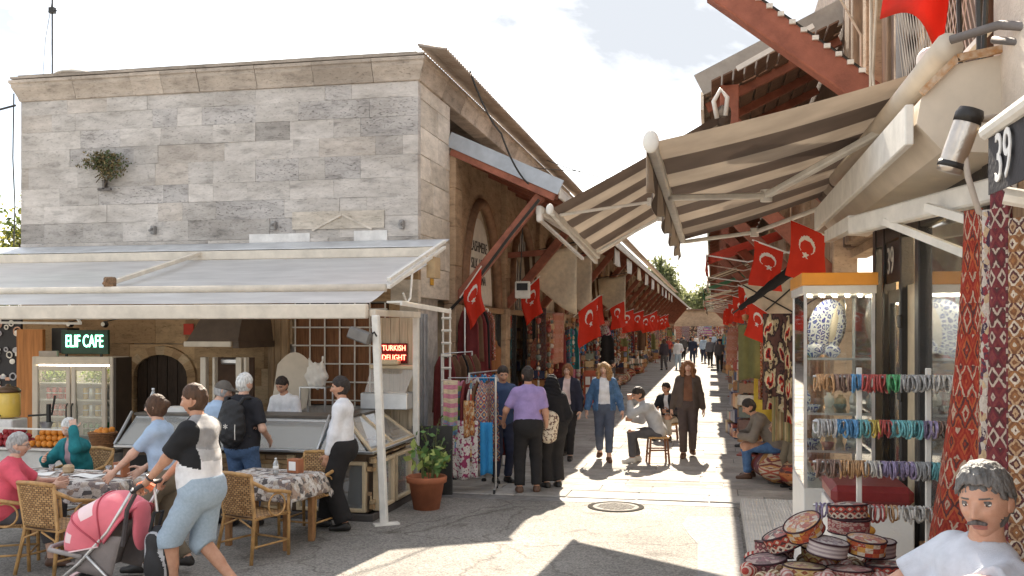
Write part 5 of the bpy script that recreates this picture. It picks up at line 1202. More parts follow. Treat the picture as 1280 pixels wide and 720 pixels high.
# ---- tables with cloths
CLP = textile('paisley_cloth', [(.62,.60,.57),(.12,.11,.11),(.5,.44,.38),(.66,.64,.62),(.22,.18,.17),(.40,.30,.24)], 'mix', 26, 26)
TW = mat('table_wood', (.30,.15,.06), v=.3, sc=8, stretch=(1,6,1))
def cafe_table(label, cl_label, loc, rz, L, W):
    t = thing('cafe_table', label, 'table', loc, rz); m = MB(); m.box((-L/2,-W/2,.70), (L/2,W/2,.735), e=.004); m.build('table_top', TW, t, world=False)
    for sx in (-1,1):
        for sy in (-1,1): m = MB(); m.box((sx*(L/2-.07)-.03, sy*(W/2-.07)-.03, 0), (sx*(L/2-.07)+.03, sy*(W/2-.07)+.03, .70), e=.006); m.build('leg', TW, t, world=False)
    m = MB(); n = 44; rr = random.Random(int(abs(loc[0])*100))
    def fn(u, v):
        x, y = (u-.5)*(L+.50), (v-.5)*(W+.50); cx, cy = max(-L/2-.012, min(L/2+.012, x)), max(-W/2-.012, min(W/2+.012, y)); dx, dy = abs(x-cx), abs(y-cy); dr = max(dx, dy)+.35*min(dx, dy)
        f_ = min(1, dr/.25); wv = .022*f_*math.sin(x*24+y*3)+.02*f_*math.sin(y*26)
        return (cx+math.copysign(.012+wv*.5+.06*f_, x)*(dx > 0), cy+math.copysign(.012+wv*.5+.06*f_, y)*(dy > 0), .742-dr*.92)
    m.grid(fn, n, n, th=-.004); o = solo('tablecloth', m, CLP, cl_label, 'tablecloth', loc, rz, smooth=True); return t
cafe_table('wooden cafe table under the cloth at the left', 'grey and white patterned cloth on the left cafe table', (-6.62,9.0,0), R(-3), 1.6, .72)
cafe_table('wooden cafe table under the cloth behind the stroller man', 'patterned cloth with dark hem on the right cafe table', (-4.62,9.52,0), R(-8), .85, .62)
NH = mat('napkin_wood', (.30,.11,.05), v=.25); PW = mat('paper_white', (.78,.77,.74), v=.06)
for i, (x, y, l) in enumerate(((-6.05,9.0,'brown napkin box with white napkins on the left table'), (-4.38,9.62,'brown napkin box on the right table'))):
    t = thing('napkin_box', l, 'napkin box', (x,y,.746), R(-15)); m = MB(); m.box((-.075,-.05,0), (.075,.05,.15), e=.006); m.build('box', NH, t, world=False); m = MB(); m.box((-.045,-.056,.03), (.045,-.051,.125)); m.build('napkins', PW, t, world=False)
solo('small_bottle', bottle_mesh(.03,.17), [PLAST, PW], 'small white topped bottle on the right table', 'bottle', (-4.55,9.5,.746), smooth=True)
m = MB(); m.box((-.05,-.05,0), (.05,.05,.09), e=.02); solo('paper_cup_bag', m, mat('kraft', (.50,.36,.22)), 'small kraft paper packet by the woman in teal', 'packet', (-6.75,9.1,.746))
for i, (x, y, r_) in enumerate(((-7.0,8.95,.3),(-6.4,8.95,-.2))):
    m = MB(); m.grid(lambda u, v: (-.15+.3*u, -.1+.2*v, .004+.006*math.sin(u*5+v*3)), 8, 6, th=-.003); solo('paper_sheet', m, PW, ('crumpled white paper before the woman in teal','loose white paper beside the napkin box')[i], 'paper', (x,y,.748), r_)
for i, (x, y) in enumerate(((-6.95,9.1),(-6.3,9.15))):
    m = MB(); m.lathe([(.025,0),(.03,.005),(.026,.03),(.034,.085),(.031,.085),(.024,.02),(0,.015)], n=14); solo('tea_glass', m, glass('tea_glass', (.8,.45,.2), .4, .1), ('tea glass at the woman in teal\'s hand','tea glass near the napkin box on the left table')[i], 'glass', (x,y,.746), smooth=True)
# ---- pushchair
PK = mat('coral_fabric', (.72,.16,.20), r=.7, v=.08, b=.25, bs=200, sheen=.2); PKW = mat('coral_pale', (.80,.60,.60), r=.6, v=.05); GRYF = mat('pram_grey', (.20,.17,.16), r=.8, v=.15, b=.2); ALU = mat('pram_alloy', (.62,.60,.58), r=.35, metal=.7); TYR = mat('rubber', (.02,.02,.02), r=.7)
ps = thing('stroller', 'coral pink pushchair pushed by the man in shorts', 'stroller', (-5.1,7.3,0))
def pp(x, y, z): return (-5.1+x, 7.3+y, z)
c0 = (.17,.50)                                            # canopy pivot (x,z)
m = MB(); m.grid(lambda u, v: pp(c0[0]-.46*max(.0005, math.sin(math.pi*v))**.34*math.cos(R(-14+140*u))*(1.0-.10*u), -.235*math.cos(math.pi*v), c0[1]+(.40-.02*math.cos(6*R(-14+140*u)))*max(.0005, math.sin(math.pi*v))**.34*math.sin(R(-14+140*u))), 28, 20, th=.008, mfn=lambda u, v: 1 if (.42 < u < .60 and .10 < v < .90) or (.10 < u < .22 and .08 < v < .20) else 0)
m.build('canopy', [PK, PKW], ps, True)
for u_ in (0, .34, .67, 1):
    an = R(-14+140*u_); k_ = .40-.02*math.cos(6*an); m = MB(); m.tube([pp(c0[0]-.465*max(.0005, math.sin(math.pi*v))**.34*math.cos(an)*(1.0-.10*u_), -.24*math.cos(math.pi*v), c0[1]+(k_+.005)*max(.0005, math.sin(math.pi*v))**.34*math.sin(an)) for v in [i/20 for i in range(21)]], .007, 6); m.build('canopy_rib', PKW if u_ == 0 else mat('coral_piping', (.45,.07,.10)), ps, True)
for sy in (-1,1):
    m = MB(); m.tube([pp(.45,sy*.22,.98), pp(.22,sy*.23,.62), pp(-.05,sy*.23,.34), pp(-.30,sy*.22,.14)], .014, 8); m.build('frame_tube', ALU, ps, True)
    m = MB(); m.tube([pp(.02,sy*.235,.42), pp(.34,sy*.24,.14)], .013, 8); m.build('frame_tube', ALU, ps, True)
    m = MB(); m.grid(lambda u, v: pp(-.12+.36*u+.10*v, sy*.215, .28+.30*v-.06*u*(1-v)), 6, 6, th=.006); m.build('side_panel', GRYF, ps, True)
    for x in (-.32,.36):
        w = MB(); w.lathe([(.055,-.018),(.075,-.018),(.08,0),(.075,.018),(.055,.018)], n=20, M=Matrix.Rotation(R(90),4,'X')); w.v = [pp(p[0]+x, p[1]+sy*.25, p[2]+.081) for p in w.v]; W_ = w.build('wheel', TYR, ps, True)
        w = MB(); w.lathe([(.0,-.014),(.056,-.014),(.056,.014),(0,.014)], n=14, M=Matrix.Rotation(R(90),4,'X')); w.v = [pp(p[0]+x, p[1]+sy*.25, p[2]+.081) for p in w.v]; w.build('hub', ALU, W_)
m = MB(); m.tube([pp(.43,-.22,.95), pp(.50,-.20,1.0), pp(.51,0,1.005), pp(.50,.20,1.0), pp(.43,.22,.95)], .019, 8); m.build('handle', mat('handle_grip', (.04,.035,.035), r=.6), ps, True)
m = MB(); m.grid(lambda u, v: pp(.20-.30*v if v < .5 else .05-.50*(v-.5), -.19+.38*u, .66-.70*v if v < .5 else .31+.03*math.sin(v*9)), 6, 14, th=.02); m.build('seat', GRYF, ps, True)
m = MB(); m.tube([pp(-.02,-.23,.40), pp(-.34,-.21,.44), pp(-.40,-.10,.44), pp(-.40,.10,.44), pp(-.34,.21,.44), pp(-.02,.23,.40)], .021, 8); m.build('bumper_bar', mat('bar_grey', (.30,.27,.26), r=.6), ps, True)
m = MB(); m.beam(pp(-.26,-.15,.20), pp(-.40,-.15,.12), .10, .02); m.beam(pp(-.26,.15,.20), pp(-.40,.15,.12), .10, .02); m.box(pp(-.46,-.17,.09), pp(-.30,.17,.12), e=.008); m.build('footrest', PKW, ps)
q = SDF(.015); q.ell((0,0,0), (.10,.17,.24), .03); q.ell((-.02,0,.18), (.11,.16,.10), .04); V_, F_2 = q.mesh(); V_ = V_*np.array([.45,.72,.8])+np.array(pp(.40,-.02,.62)); o = obj('hanging_bag', np_mesh('hanging_bag', V_-np.array(ps.location), F_2, PK), ps)
m = MB(); m.tube([pp(.47,-.16,1.0), pp(.38,-.20,.80), pp(.34,-.2,.5)], .02, 6); m.build('bag_strap', mat('strap_dark', (.06,.05,.05)), ps)
m = MB(); m.tube([pp(.44,-.12,.98), pp(.50,-.13,1.01), pp(.56,-.10,.97)], .035, 8); m.build('handle_sleeve', mat('sleeve_orange', (.7,.16,.06)), ps)
bp_ = thing('nappy_bag', 'grey and black backpack hung on the stroller handle', 'backpack', (-4.50,7.22,.35))
q = SDF(.014); q.ell((0,0,.02), (.11,.15,.26), .04); q.ell((.07,0,-.05), (.07,.13,.16), .04); q.ell((.0,0,.20), (.09,.13,.10), .04); q.post = lambda X, Y, Z: .005*np.sin(Y*60+Z*20); V_, F_2 = q.mesh()
C_ = V_[F_2].mean(1); mi_ = ((np.abs(C_[:,1]+.10) < .012) | (np.abs(C_[:,1]-.02) < .012)).astype(int); obj('pack_body', np_mesh('pack_body', V_, F_2, [mat('pack_black', (.025,.024,.026), r=.7, b=.2), mat('pack_silver', (.42,.42,.44), r=.5)], True, mi_), bp_)
m = MB(); m.tube([(-.05,-.06,.26),(-.02,-.05,.42),(.0,.05,.42),(-.05,.06,.26)], .014, 6); m.build('loop', TYR, bp_, world=False); m = MB(); m.tube([(-.02,0,.42),(-.05,0,.64)], .012, 6); m.build('hook', ALU, bp_, world=False)

# ---- potted plants by the corner
def pot(label, loc, r, h, n, ls, cols, spread, sd, tall=0):
    t = thing('plant_pot', label, 'plant', loc); m = MB(); m.lathe([(r*.66,0),(r*.90,h*.80),(r*1.02,h*.81),(r*1.05,h*.97),(r*.99,h),(r*.90,h*.97),(r*.86,h*.86),(0,h*.86)], n=28); m.build('pot', mat('terracotta', (.36,.12,.055), r=.75, v=.2, sc=6, b=.15), t, True, world=False)
    rr = random.Random(sd); m = MB(); st_ = []
    for i in range(14):
        an = rr.uniform(0,6.28); e = Vector((math.cos(an)*spread*rr.uniform(.4,1), math.sin(an)*spread*rr.uniform(.4,1), h+rr.uniform(.15,.4)+tall*rr.random())); m.tube([(math.cos(an)*r*.3, math.sin(an)*r*.3, h*.85), (e.x*.5, e.y*.5, h+(e.z-h)*.7), e], [.009,.007,.003], 5); st_.append(e)
    m.build('stem', mat('stem_green', (.14,.16,.06)), t, world=False)
    leaf_cloud(n, lambda q: st_[q.randrange(14)].lerp(Vector((0,0,h)), q.random()*.55)+Vector((q.gauss(0,.05), q.gauss(0,.05), q.gauss(0,.04))), ls, mi=len(cols), seed=sd).build('leaves', cols, t, world=False); return t
GRN = [mat('pot_leaf', (.10,.19,.05), r=.5, v=.3, b=0), mat('pot_leaf_light', (.28,.34,.09), r=.5, v=.3, b=0)]
pot('terracotta pot with a light green plant at the counter corner', (-3.56,11.75,0), .25, .42, 95, .13, GRN, .27, 3)
pot('tall straggly dark plant standing behind the terracotta pot', (-3.72,12.55,0), .16, .25, 150, .08, [mat('pot_leaf_dark', (.05,.07,.03), r=.6, v=.4, b=0), GRN[0]], .28, 6, .7)
m = MB(); m.box((-.28,-.03,0), (.28,.03,.95), e=.006); solo('menu_board', m, mat('board_dark', (.03,.028,.025), r=.5), 'dark board leaning by the tall plant at the cafe corner', 'board', (-3.78,12.75,.0), R(8))
# ================================================ BAZAAR ROWS
REDW = mat('red_beam', (.29,.10,.06), r=.65, v=.3, sc=5, stretch=(1,1,1), b=.2); BRST = stone('brown_stone', (.50,.36,.24), pit=.45, dark=.5, rnd=.12); ARCHB = mat('arch_brown', (.27,.15,.085), v=.3, sc=6, b=.3)
BLK = mat('shop_black', (.022,.019,.017), r=.45, v=.2); SHGL = glass('shop_glass', (.92,.93,.92), .2, .03); BWOOD = mat('shop_wood', (.32,.19,.10), v=.3, sc=5, stretch=(6,6,.5), b=.2)
PLS = mat('plaster_cream', (.66,.57,.44), v=.2, sc=3, b=.3); ROOFU = mat('roof_boards', (.15,.085,.055), v=.3, sc=5, stretch=(1,8,1), b=.2, rnd=.1); FASC = mat('fascia_blue_grey', (.40,.44,.49), r=.5, v=.12, metal=.1); FASW = mat('fascia_white', (.60,.56,.50), r=.6, v=.15, sc=2)
T_ = [textile('kilim_red', [(.42,.05,.03),(.55,.38,.22),(.10,.05,.06),(.50,.10,.04),(.62,.55,.45),(.25,.03,.03)], 'kilim', 5, 11, rnd=1),
      textile('kilim_blue', [(.06,.09,.22),(.5,.45,.35),(.35,.06,.05),(.10,.16,.28),(.55,.30,.12)], 'kilim', 5, 10, rnd=1),
      textile('ikat', [(.10,.02,.03),(.50,.05,.03),(.66,.57,.40),(.50,.40,.24),(.05,.035,.035),(.12,.06,.05)], 'ikat', 2.2, 3.6, jit=.75),
      textile('spot_print', [(.05,.03,.05),(.62,.58,.55),(.60,.55,.52),(.62,.58,.55),(.30,.05,.12)], 'spots', 9, 16, rnd=1),
      textile('stripe_scarf', [(.55,.22,.30),(.16,.28,.42),(.60,.50,.35),(.30,.38,.15),(.45,.12,.35),(.62,.55,.50)], 'stripe', 1, 12, rnd=1),
      textile('mixed_print', [(.45,.08,.05),(.10,.06,.06),(.55,.35,.12),(.62,.56,.48),(.12,.22,.28),(.30,.10,.18)], 'mix', 9, 14, rnd=1)]
SOLID = [cloth('maroon', (.16,.03,.03)), cloth('brown', (.13,.07,.04)), cloth('black', (.02,.018,.018)), cloth('blue', (.03,.20,.42)), cloth('orange', (.55,.20,.04)), cloth('white', (.66,.63,.58)), cloth('pink', (.55,.20,.28)), cloth('olive', (.16,.15,.06)), cloth('teal', (.05,.25,.27)), cloth('yellow', (.6,.42,.06))]

def shopgoods(m, x0, x1, y0, y1, zs, n, seed):
    """little wares on shelves; material indices 0..7"""
    rr = random.Random(seed)
    for z_ in zs:
        y = y0
        while y < y1-.05:
            w = rr.uniform(.06,.20); h = rr.uniform(.08,.30); k = rr.random()
            if k < .5: m.box((x0,y,z_), (x1,y+w*.9,z_+h), rr.randrange(8))
            else: m.lathe([(w*.3,0),(w*.45,h*.4),(w*.2,h*.75),(w*.28,h)], ((x0+x1)/2, y+w/2, z_), 10, rr.randrange(8))
            y += w
WARES = [mat('ware_%d' % i, c, r=.45, v=.2, sc=20) for i, c in enumerate(((.30,.06,.04),(.42,.30,.16),(.55,.50,.43),(.07,.08,.14),(.26,.15,.08),(.14,.16,.13),(.42,.20,.08),(.17,.09,.07)))]
LAMPL = mat('shop_tube_lamp', (1,.95,.85), em=((1,.86,.64), 9), b=0)
LPITCH = 4.2
def left_bay(kind):
    t = thing('shop_bay', 'arched bazaar shop', 'shop', (-4.5,0,0)); B = lambda n, m, mt, p=None, sm=False: m.build(n, mt, p or t, sm, world=False); P = LPITCH
    for k in range(8): m = MB(); m.box((-.12,0,.68*k+.002), (.10+.01*(k % 2),.46,.68*(k+1)-.002), e=.01); B('pier_stone', m, BRST)
    cy, hw, sp, hh = P/2+.23, 1.45, 2.72, 2.05
    m = MB(); n = 20; arc = [(cy-hw*math.cos(math.pi*i/n), sp+hh*math.sin(math.pi*i/n)) for i in range(n+1)]
    for i in range(n):
        (a, za), (b, zb) = arc[i], arc[i+1]
        m.add([(0,a,za),(0,b,zb),(0,b,5.6),(0,a,5.6),(-.25,a,za),(-.25,b,zb)], [(0,1,2,3),(0,4,5,1)])
    m.box((-.2,.461,sp), (.0,cy-hw,5.6)); m.box((-.2,cy+hw,sp), (.0,P-.001,5.6)); B('arch_wall', m, BRST)
    m = MB(); m.tube([(.02,a,z_) for a, z_ in arc], .10, 8); B('arch_rim', m, ARCHB, sm=True)
    m = MB(); m.box((-.15,.47,2.60), (.06,P-.01,2.72), e=.01); B('lintel', m, BWOOD)
    # tympanum
    m = MB(); vs = [(-.12,a,z_) for a, z_ in arc]; m.add(vs, [tuple(range(len(vs)))[::-1]])
    if kind == 0: ty = B('tympanum', m, PLS); 
    else:
        ty = B('tympanum', m, mat('tympanum_dark', (.06,.04,.03)) if kind == 1 else PLS)
        if kind == 1:
            for i in range(11):
                b = MB(); yy = cy-1.25+i*.25; b.tube([(-.08,yy,2.72),(-.08,yy,sp+hh*math.sqrt(max(.01,1-((yy-cy)/hw)**2))-.02)], .016, 6); B('bar', b, WHP, ty)
    # shop front
    for yy in (.47, 1.62, 2.92, P-.11): m = MB(); m.box((-.10,yy,.0), (.0,yy+.10,2.60), e=.008); B('front_post', m, BLK if kind != 2 else BWOOD)
    for (a, b, dr_) in ((.57,1.62,0),(1.72,2.92,1),(3.02,P-.11,0)):
        if not dr_:
            m = MB(); m.box((-.06,a,.35), (-.054,b,2.58)); B('window_pane', m, SHGL); m = MB(); m.box((-.10,a,.0), (-.01,b,.35), e=.006); B('stall_riser', m, BWOOD)
    m = MB(); m.box((-2.2,.2,0), (-2.15,P,2.9)); B('back_wall', m, mat('shop_interior', (.55,.42,.28), v=.3, sc=2)); m = MB(); m.box((-2.15,.2,2.73), (-.13,P,2.78)); B('shop_ceiling', m, PLS); m = MB(); m.box((-1.0,.7,2.69), (-.9,P-.6,2.725)); B('ceiling_lamp', m, LAMPL); m = MB(); m.box((-2.2,.12,0), (-.13,.2,2.72)); B('shop_side', m, mat('shop_interior', (.36,.26,.16)))
    m = MB(); shopgoods(m, -.62,-.30,.6,1.6,(.36,.8,1.2,1.6,2.0),0,kind*5+1); shopgoods(m, -.62,-.30,3.05,P-.15,(.36,.8,1.2,1.6,2.0),0,kind*5+2); shopgoods(m, -2.1,-1.85,.3,P-.1,(.3,.7,1.1,1.5,1.9,2.25),0,kind*5+3); B('wares', m, WARES).__setitem__('kind', 'stuff')
    m = MB()
    for z_ in (.8,1.2,1.6,2.0): m.box((-.64,.58,z_-.012), (-.28,1.61,z_-.004)); m.box((-.64,3.03,z_-.012), (-.28,P-.12,z_-.004))
    B('shelves', m, BWOOD).__setitem__('kind', 'stuff')
    # canopy roof + rafters + brace
    cr = MB(); n = int(P/.13*5); cr.grid(lambda u, v: (-.05+2.02*v, P*u, 5.60-.93*v+.022*math.sin(2*math.pi*P*u/.14)), n, 1, th=.006); B('canopy_sheet', cr, COR, sm=True)
    for i in range(3): m = MB(); m.beam((-.05,.2+i*1.4,5.48), (1.9,.2+i*1.4,4.58), .09, .12); B('rafter', m, REDW)
    for i in range(4): m = MB(); m.beam((.15+i*.5,0.002,5.485-i*.231), (.15+i*.5,P-.002,5.485-i*.231), .42, .02, up=(.42,0,.9)); B('soffit_board', m, ROOFU)
    m = MB(); m.box((1.93,.002,4.52), (1.97,P-.002,4.70)); B('fascia', m, FASW)
    m = MB(); m.beam((.06,.23,2.78), (1.58,.23,4.60), .13, .18, e=.012); B('brace', m, REDW); m = MB(); m.beam((.10,.23,3.9), (1.0,.23,3.95), .10, .12); B('tie', m, REDW) if kind == 1 else None
    return t
prot = [left_bay(0), left_bay(1), left_bay(2)]
ORD = dict(enumerate('first second third fourth fifth sixth seventh eighth ninth tenth eleventh twelfth thirteenth fourteenth fifteenth sixteenth seventeenth eighteenth nineteenth twentieth twenty-first twenty-second twenty-third twenty-fourth twenty-fifth twenty-sixth'.split()))
CNT = {}
def nth(key):
    CNT[key] = CNT.get(key, 0)+1; k = CNT[key]-1; return ORD.get(k, f'{k+1}th')
for i in range(24):
    k = 0 if i == 0 else 1 if i % 3 == 1 else 2; first = i in (0,1,2)
    l = f'arched brown stone bazaar shop, {ORD[i]} from the corner on the left side'
    o = place(prot[k] if first else prot[k], first, (-4.5,16.25+i*LPITCH,0), 0, l); o['group'] = 'arched shops on the left of the street'
# end of the canopy at the corner: extra roof run, blue-grey gable fascia and the first brace
cn = thing('corner_canopy', 'lean-to canopy with blue grey gable edge at the corner of the stone building', 'canopy', (-4.5,16.3,2.8))
m = MB(); m.beam((-4.50,16.18,5.60), (-2.52,16.18,4.69), .03, .26, e=.004); m.build('gable_fascia', FASC, cn); m = MB(); m.beam((-4.46,16.215,5.40), (-2.62,16.215,4.55), .05, .16); m.build('rafter', REDW, cn)
m = MB(); m.tube([(-4.5,16.22,2.6),(-4.1,16.22,3.0),(-3.4,16.2,3.9),(-2.9,16.2,4.5)], .028, 6); m.build('conduit', DK, cn)
# awning cassette folded under the left eave
ca = thing('folded_awning', 'white folded awning cassette with arms under the left eave', 'awning', (-2.85,17,4.3))
m = MB(); m.box((-3.0,16.4,4.26), (-2.86,20.2,4.42), e=.03); m.build('cassette', WHP, ca); m = MB(); m.beam((-2.95,16.5,4.2), (-2.6,19.6,3.72), .06, .05); m.build('arm', WHP, ca); m = MB(); m.beam((-2.93,16.45,4.42), (-2.93,16.45,4.14), .20, .10, e=.02); m.build('end_plate', WHP, ca)
# tympanum sign of the first shop
ts = thing('arch_sign', 'white arched sign reading cashmere silk over the first shop', 'sign', (-4.55,18.6,3.4))
m = MB(); cy = 16.25+LPITCH/2+.23; arc = [(cy-1.18*math.cos(math.pi*i/20), 2.76+1.72*math.sin(math.pi*i/20)) for i in range(21)]; m.prism([(a, z_) for a, z_ in arc], -4.58, -4.55, 0); m.build('panel', mat('sign_white', (.80,.76,.68), v=.1), ts)
BLKT = mat('sign_letters', (.02,.018,.02), r=.5)
for tx, zz, s_ in (('CASHMERE',3.90,.30),('SILK-100%',3.56,.30),('PASHMINA',3.24,.26)):
    text_obj(tx, s_, BLKT, frame((0,1,0),(0,0,1),(1,0,0),(-4.545,cy,zz)), ts, .003, .95)
lb = thing('light_box', 'small white illuminated style lantern sign hung below the arched sign', 'sign', (-3.75,18.6,3.0)); m = MB(); m.box((-3.80,18.5,2.88), (-3.5,18.6,3.22), e=.02); m.build('box', mat('lightbox_white', (.68,.66,.6)), lb); m = MB(); m.box((-3.76,18.488,3.04), (-3.54,18.498,3.18)); m.build('dark_panel', BLKT, lb)
m = MB(); m.tube([(-3.7,18.55,3.25),(-3.65,18.55,4.3)], .012, 5); m.build('hanger', DK, lb)

# ---- cloth things
def hang(w, h, mt, seed=0, fold=.03, nf=3, th=.006, taper=1.0, nu=16, nv=14):
    """hanging cloth, top edge along X centred at the origin, falls to -Z"""
    rr = random.Random(seed); ph = rr.uniform(0,6); m = MB()
    m.grid(lambda u, v: ((u-.5)*w*(1-(1-taper)*(1-v)), fold*math.sin(ph+2*math.pi*nf*u)*(.3+.7*v)+fold*.4*math.sin(ph*2+9*u+3*v), -h*v-.02*math.sin(5*u+ph)*v), nu, nv, th=th); return m
# flag: hoist along a slanted pole, fly hanging
FR_, FW_ = mat('flag_red', (.62,.040,.018), r=.75, v=.08, sc=4, b=.15), mat('flag_white', (.78,.75,.70), r=.75, v=.04)
for l in (FR_, FW_):
    N_, L_ = l.node_tree.nodes, l.node_tree.links; t_ = N_.new('ShaderNodeBsdfTranslucent'); x_ = N_.new('ShaderNodeMixShader'); x_.inputs[0].default_value = .4; bs_ = N_['Principled BSDF']
    L_.new(bs_.inputs['Base Color'].links[0].from_socket, t_.inputs[0]); L_.new(bs_.outputs[0], x_.inputs[1]); L_.new(t_.outputs[0], x_.inputs[2]); L_.new(x_.outputs[0], N_['Material Output'].inputs[0])
def star(u, v):
    a = math.atan2(v, u); r = math.hypot(u, v); k = (a % (2*math.pi/5))-math.pi/5; ro, ri = .125, .125*.382
    # distance to star edge
    a1 = abs(k); x1, y1 = ro*math.cos(math.pi/5), ro*math.sin(math.pi/5); x2, y2 = ri, 0
    px, py = r*math.cos(a1), r*math.sin(a1); return (x1-x2)*(py-y2)-(y1-y2)*(px-x2) > 0 if False else ((y1-y2)*(px-x2)-(x1-x2)*(py-y2) < 0 and r < ro)
def flagm(u, v):
    """u along the hoist 0..1, v along the fly in hoist units 0..1.5"""
    x, y = v*1.5, u-.5
    if math.hypot(x-.5, y) < .25 and math.hypot(x-.5625, y) > .20: return 1
    if star(-(x-.77), y): return 1
    return 0
def flag(label, loc, rz, W=.62, seed=0, slant=.55, swing=.25, group='red flags with white crescent'):
    t = thing('flag', label, 'flag', loc, rz, group); rr = random.Random(seed*7+3); ph = rr.uniform(0,6); slant += rr.uniform(-.18,.18); swing *= rr.uniform(.1,2.0); cw = rr.uniform(.5,1.6); kf = rr.uniform(3,9)
    pd = Vector((math.cos(slant), 0, math.sin(slant))); L = W*1.5
    m = MB(); m.tube([(0,0,0), pd*(W*1.35)], .011, 6); m.build('pole', WHP, t, world=False)
    def fn(u, v):
        p = pd*(W*1.28-W*u); s_ = v*L
        return (p.x+swing*s_*(.4+.6*v)*.5+.05*cw*math.sin(ph+kf*u+4*v)*v, .07*cw*math.sin(ph+(kf+1)*u)*v+.04*math.sin(ph*2+5*v+3*u), p.z-s_*(.97-.08*u))
    m = MB(); m.grid(fn, 40, 56, mfn=flagm); m.build('cloth', [FR_, FW_], t, True, world=False); return t
flag('crescent flag on a slanted pole at the first left brace by the white corner wall', (-4.25,16.0,2.82), R(-10), .50, 1, .95, .18)
flag('crescent flag hanging on the red brace before the barred arch', (-4.1,20.2,2.95), R(-10), .52, 2, .6, .1)
flag('largest crescent flag on the left, hung before the cream drop cloth', (-3.05,21.4,2.55), R(-20), .60, 3, .5, .15)
for i, (y, x, z_) in enumerate(((26.2,-3.5,2.9),(30.4,-3.3,2.85),(34.6,-3.4,2.75),(38.8,-3.3,2.8),(43,-3.3,2.7),(47.2,-3.2,2.8),(51.4,-3.3,2.75),(55.6,-3.2,2.75),(60,-3.2,2.8))):
    flag(f'{ORD[i]} small crescent flag in the row under the left eaves, counted from the camera', (x,y,z_), R(-15+7*(i % 3)), .52, 10+i, .45, .15, 'row of small flags on the left')

# ---- cream drop cloths between left braces
DCL = cloth('drop_cream', (.60,.50,.36)); DBR = cloth('drop_brown', (.12,.07,.04))
for i, (y, l) in enumerate(((20.9,'cream and brown drop cloth hanging under the second left brace'),(23.6,'cream drop cloth behind the largest flag'),(33,'pale drop cloth farther down the left row'))):
    t = thing('drop_cloth', l, 'cloth', (-4.0,y,3.9)); m = MB(); m.grid(lambda u, v: (-.25+1.35*u+.1*v*(1-u), .06*math.sin(8*u+5*v), .25*u-1.55*v*(.35+.65*u)+.05*math.sin(6*u)), 20, 14, th=.006, mfn=lambda u, v: 1 if (.12 < u < .20 or .26 < u < .32) else 0); m.build('sheet', [DCL, DBR], t, True, world=False); m = MB(); m.tube([(-.4,0,.0),(1.15,0,.30)], .014, 6); m.build('rod', DK, t, world=False)

# ---- wares in front of shops
def garment_mesh(mt, seed, L=1.0, w=.44):
    m = MB(); rr = random.Random(seed); ph = rr.uniform(0,6)
    m.grid(lambda u, v: ((u-.5)*w*(.55+.45*min(1,v*6))*(1+.15*v), .045*math.sin(ph+9*u)*(.4+v*.6)+.02, -.04-L*v-.05*math.cos((u-.5)*3)*(v < .05)), 12, 10, th=.02); return m.mesh('garment', mt, True)
GM = [garment_mesh(mt, i, 1.0+.15*(i % 3)) for i, mt in enumerate([T_[3],T_[4],T_[5],T_[0],T_[1]]+SOLID)]
def rail(label, loc, rz, picks, L=1.2, h=1.55, group=None):
    t = thing('clothes_rail', label, 'clothes rail', loc, rz, group); m = MB()
    m.tube([(-L/2,0,.08),(-L/2,0,h),(L/2,0,h),(L/2,0,.08)], .016, 8); m.build('frame', STEEL, t, world=False); m = MB()
    for sx in (-1,1): m.tube([(sx*L/2,-.25,.07),(sx*L/2,.25,.07)], .016, 8)
    m.build('foot', STEEL, t, world=False)
    for sx in (-1,1):
        for sy in (-1,1): m = MB(); m.lathe([(.0,-.015),(.035,-.015),(.035,.015),(0,.015)], n=12, M=Matrix.Rotation(R(90),4,'Y')); m.v = [(p[0]+sx*L/2, p[1]+sy*.24, p[2]+.036) for p in m.v]; m.build('castor', TYR, t, world=False)
    for i, g in enumerate(picks): o = obj('garment', GM[g % len(GM)], t); o.location = (-L/2+.08+(L-.16)*(i+.5)/len(picks), 0, h); o.rotation_euler = (0,0,R(70+random.uniform(-22,22))); o.scale = (.95,1,(.9 if i % 2 else 1.0))
    return t
rail('clothes rail of scarves and printed dresses nearest the potted plant', (-3.3,13.1,0), R(8), [3,1,5,2,0,6,4], .66, 1.60)
rail('clothes rail behind the man in purple with blue dresses', (-3.45,14.6,0), R(80), [0,8,8,2,8,0,5,7], 1.3, 1.62)
rail('dark rail of brown and black garments against the corner wall', (-4.05,15.1,0), R(86), [5,6,7,5,6,7,6,5,7,6], 1.5, 1.9)
rail('high rail of maroon garments hung at the corner of the wall', (-4.1,16.6,.9), R(84), [5,6,5,7,5,3], 1.2, 1.75)
# specific scarves on the near rail
for i, (dx, mt, w, h_, z_, l) in enumerate(((-.28,T_[4],.20,.75,1.58,'pink blue and green striped scarf on the near clothes rail'),(.02,textile('rust_print', [(.42,.17,.06),(.50,.28,.12),(.25,.08,.04),(.55,.42,.28)], 'mix', 8, 14),.15,.5,1.3,'rust printed cloth on the near clothes rail'),(-.05,T_[3],.36,.80,1.02,'black and white leaf print dress at the front of the near rail'),(.30,SOLID[3],.17,.72,1.0,'bright blue dress at the street end of the near rail'),(-.22,T_[0],.2,.55,.85,'red patterned scarf low on the near rail'))):
    solo('scarf', hang(w, h_, mt, i, .02, 2), mt, l, 'scarf', (-3.3+dx*.85,12.82+.02*i,z_), R(6), smooth=True)
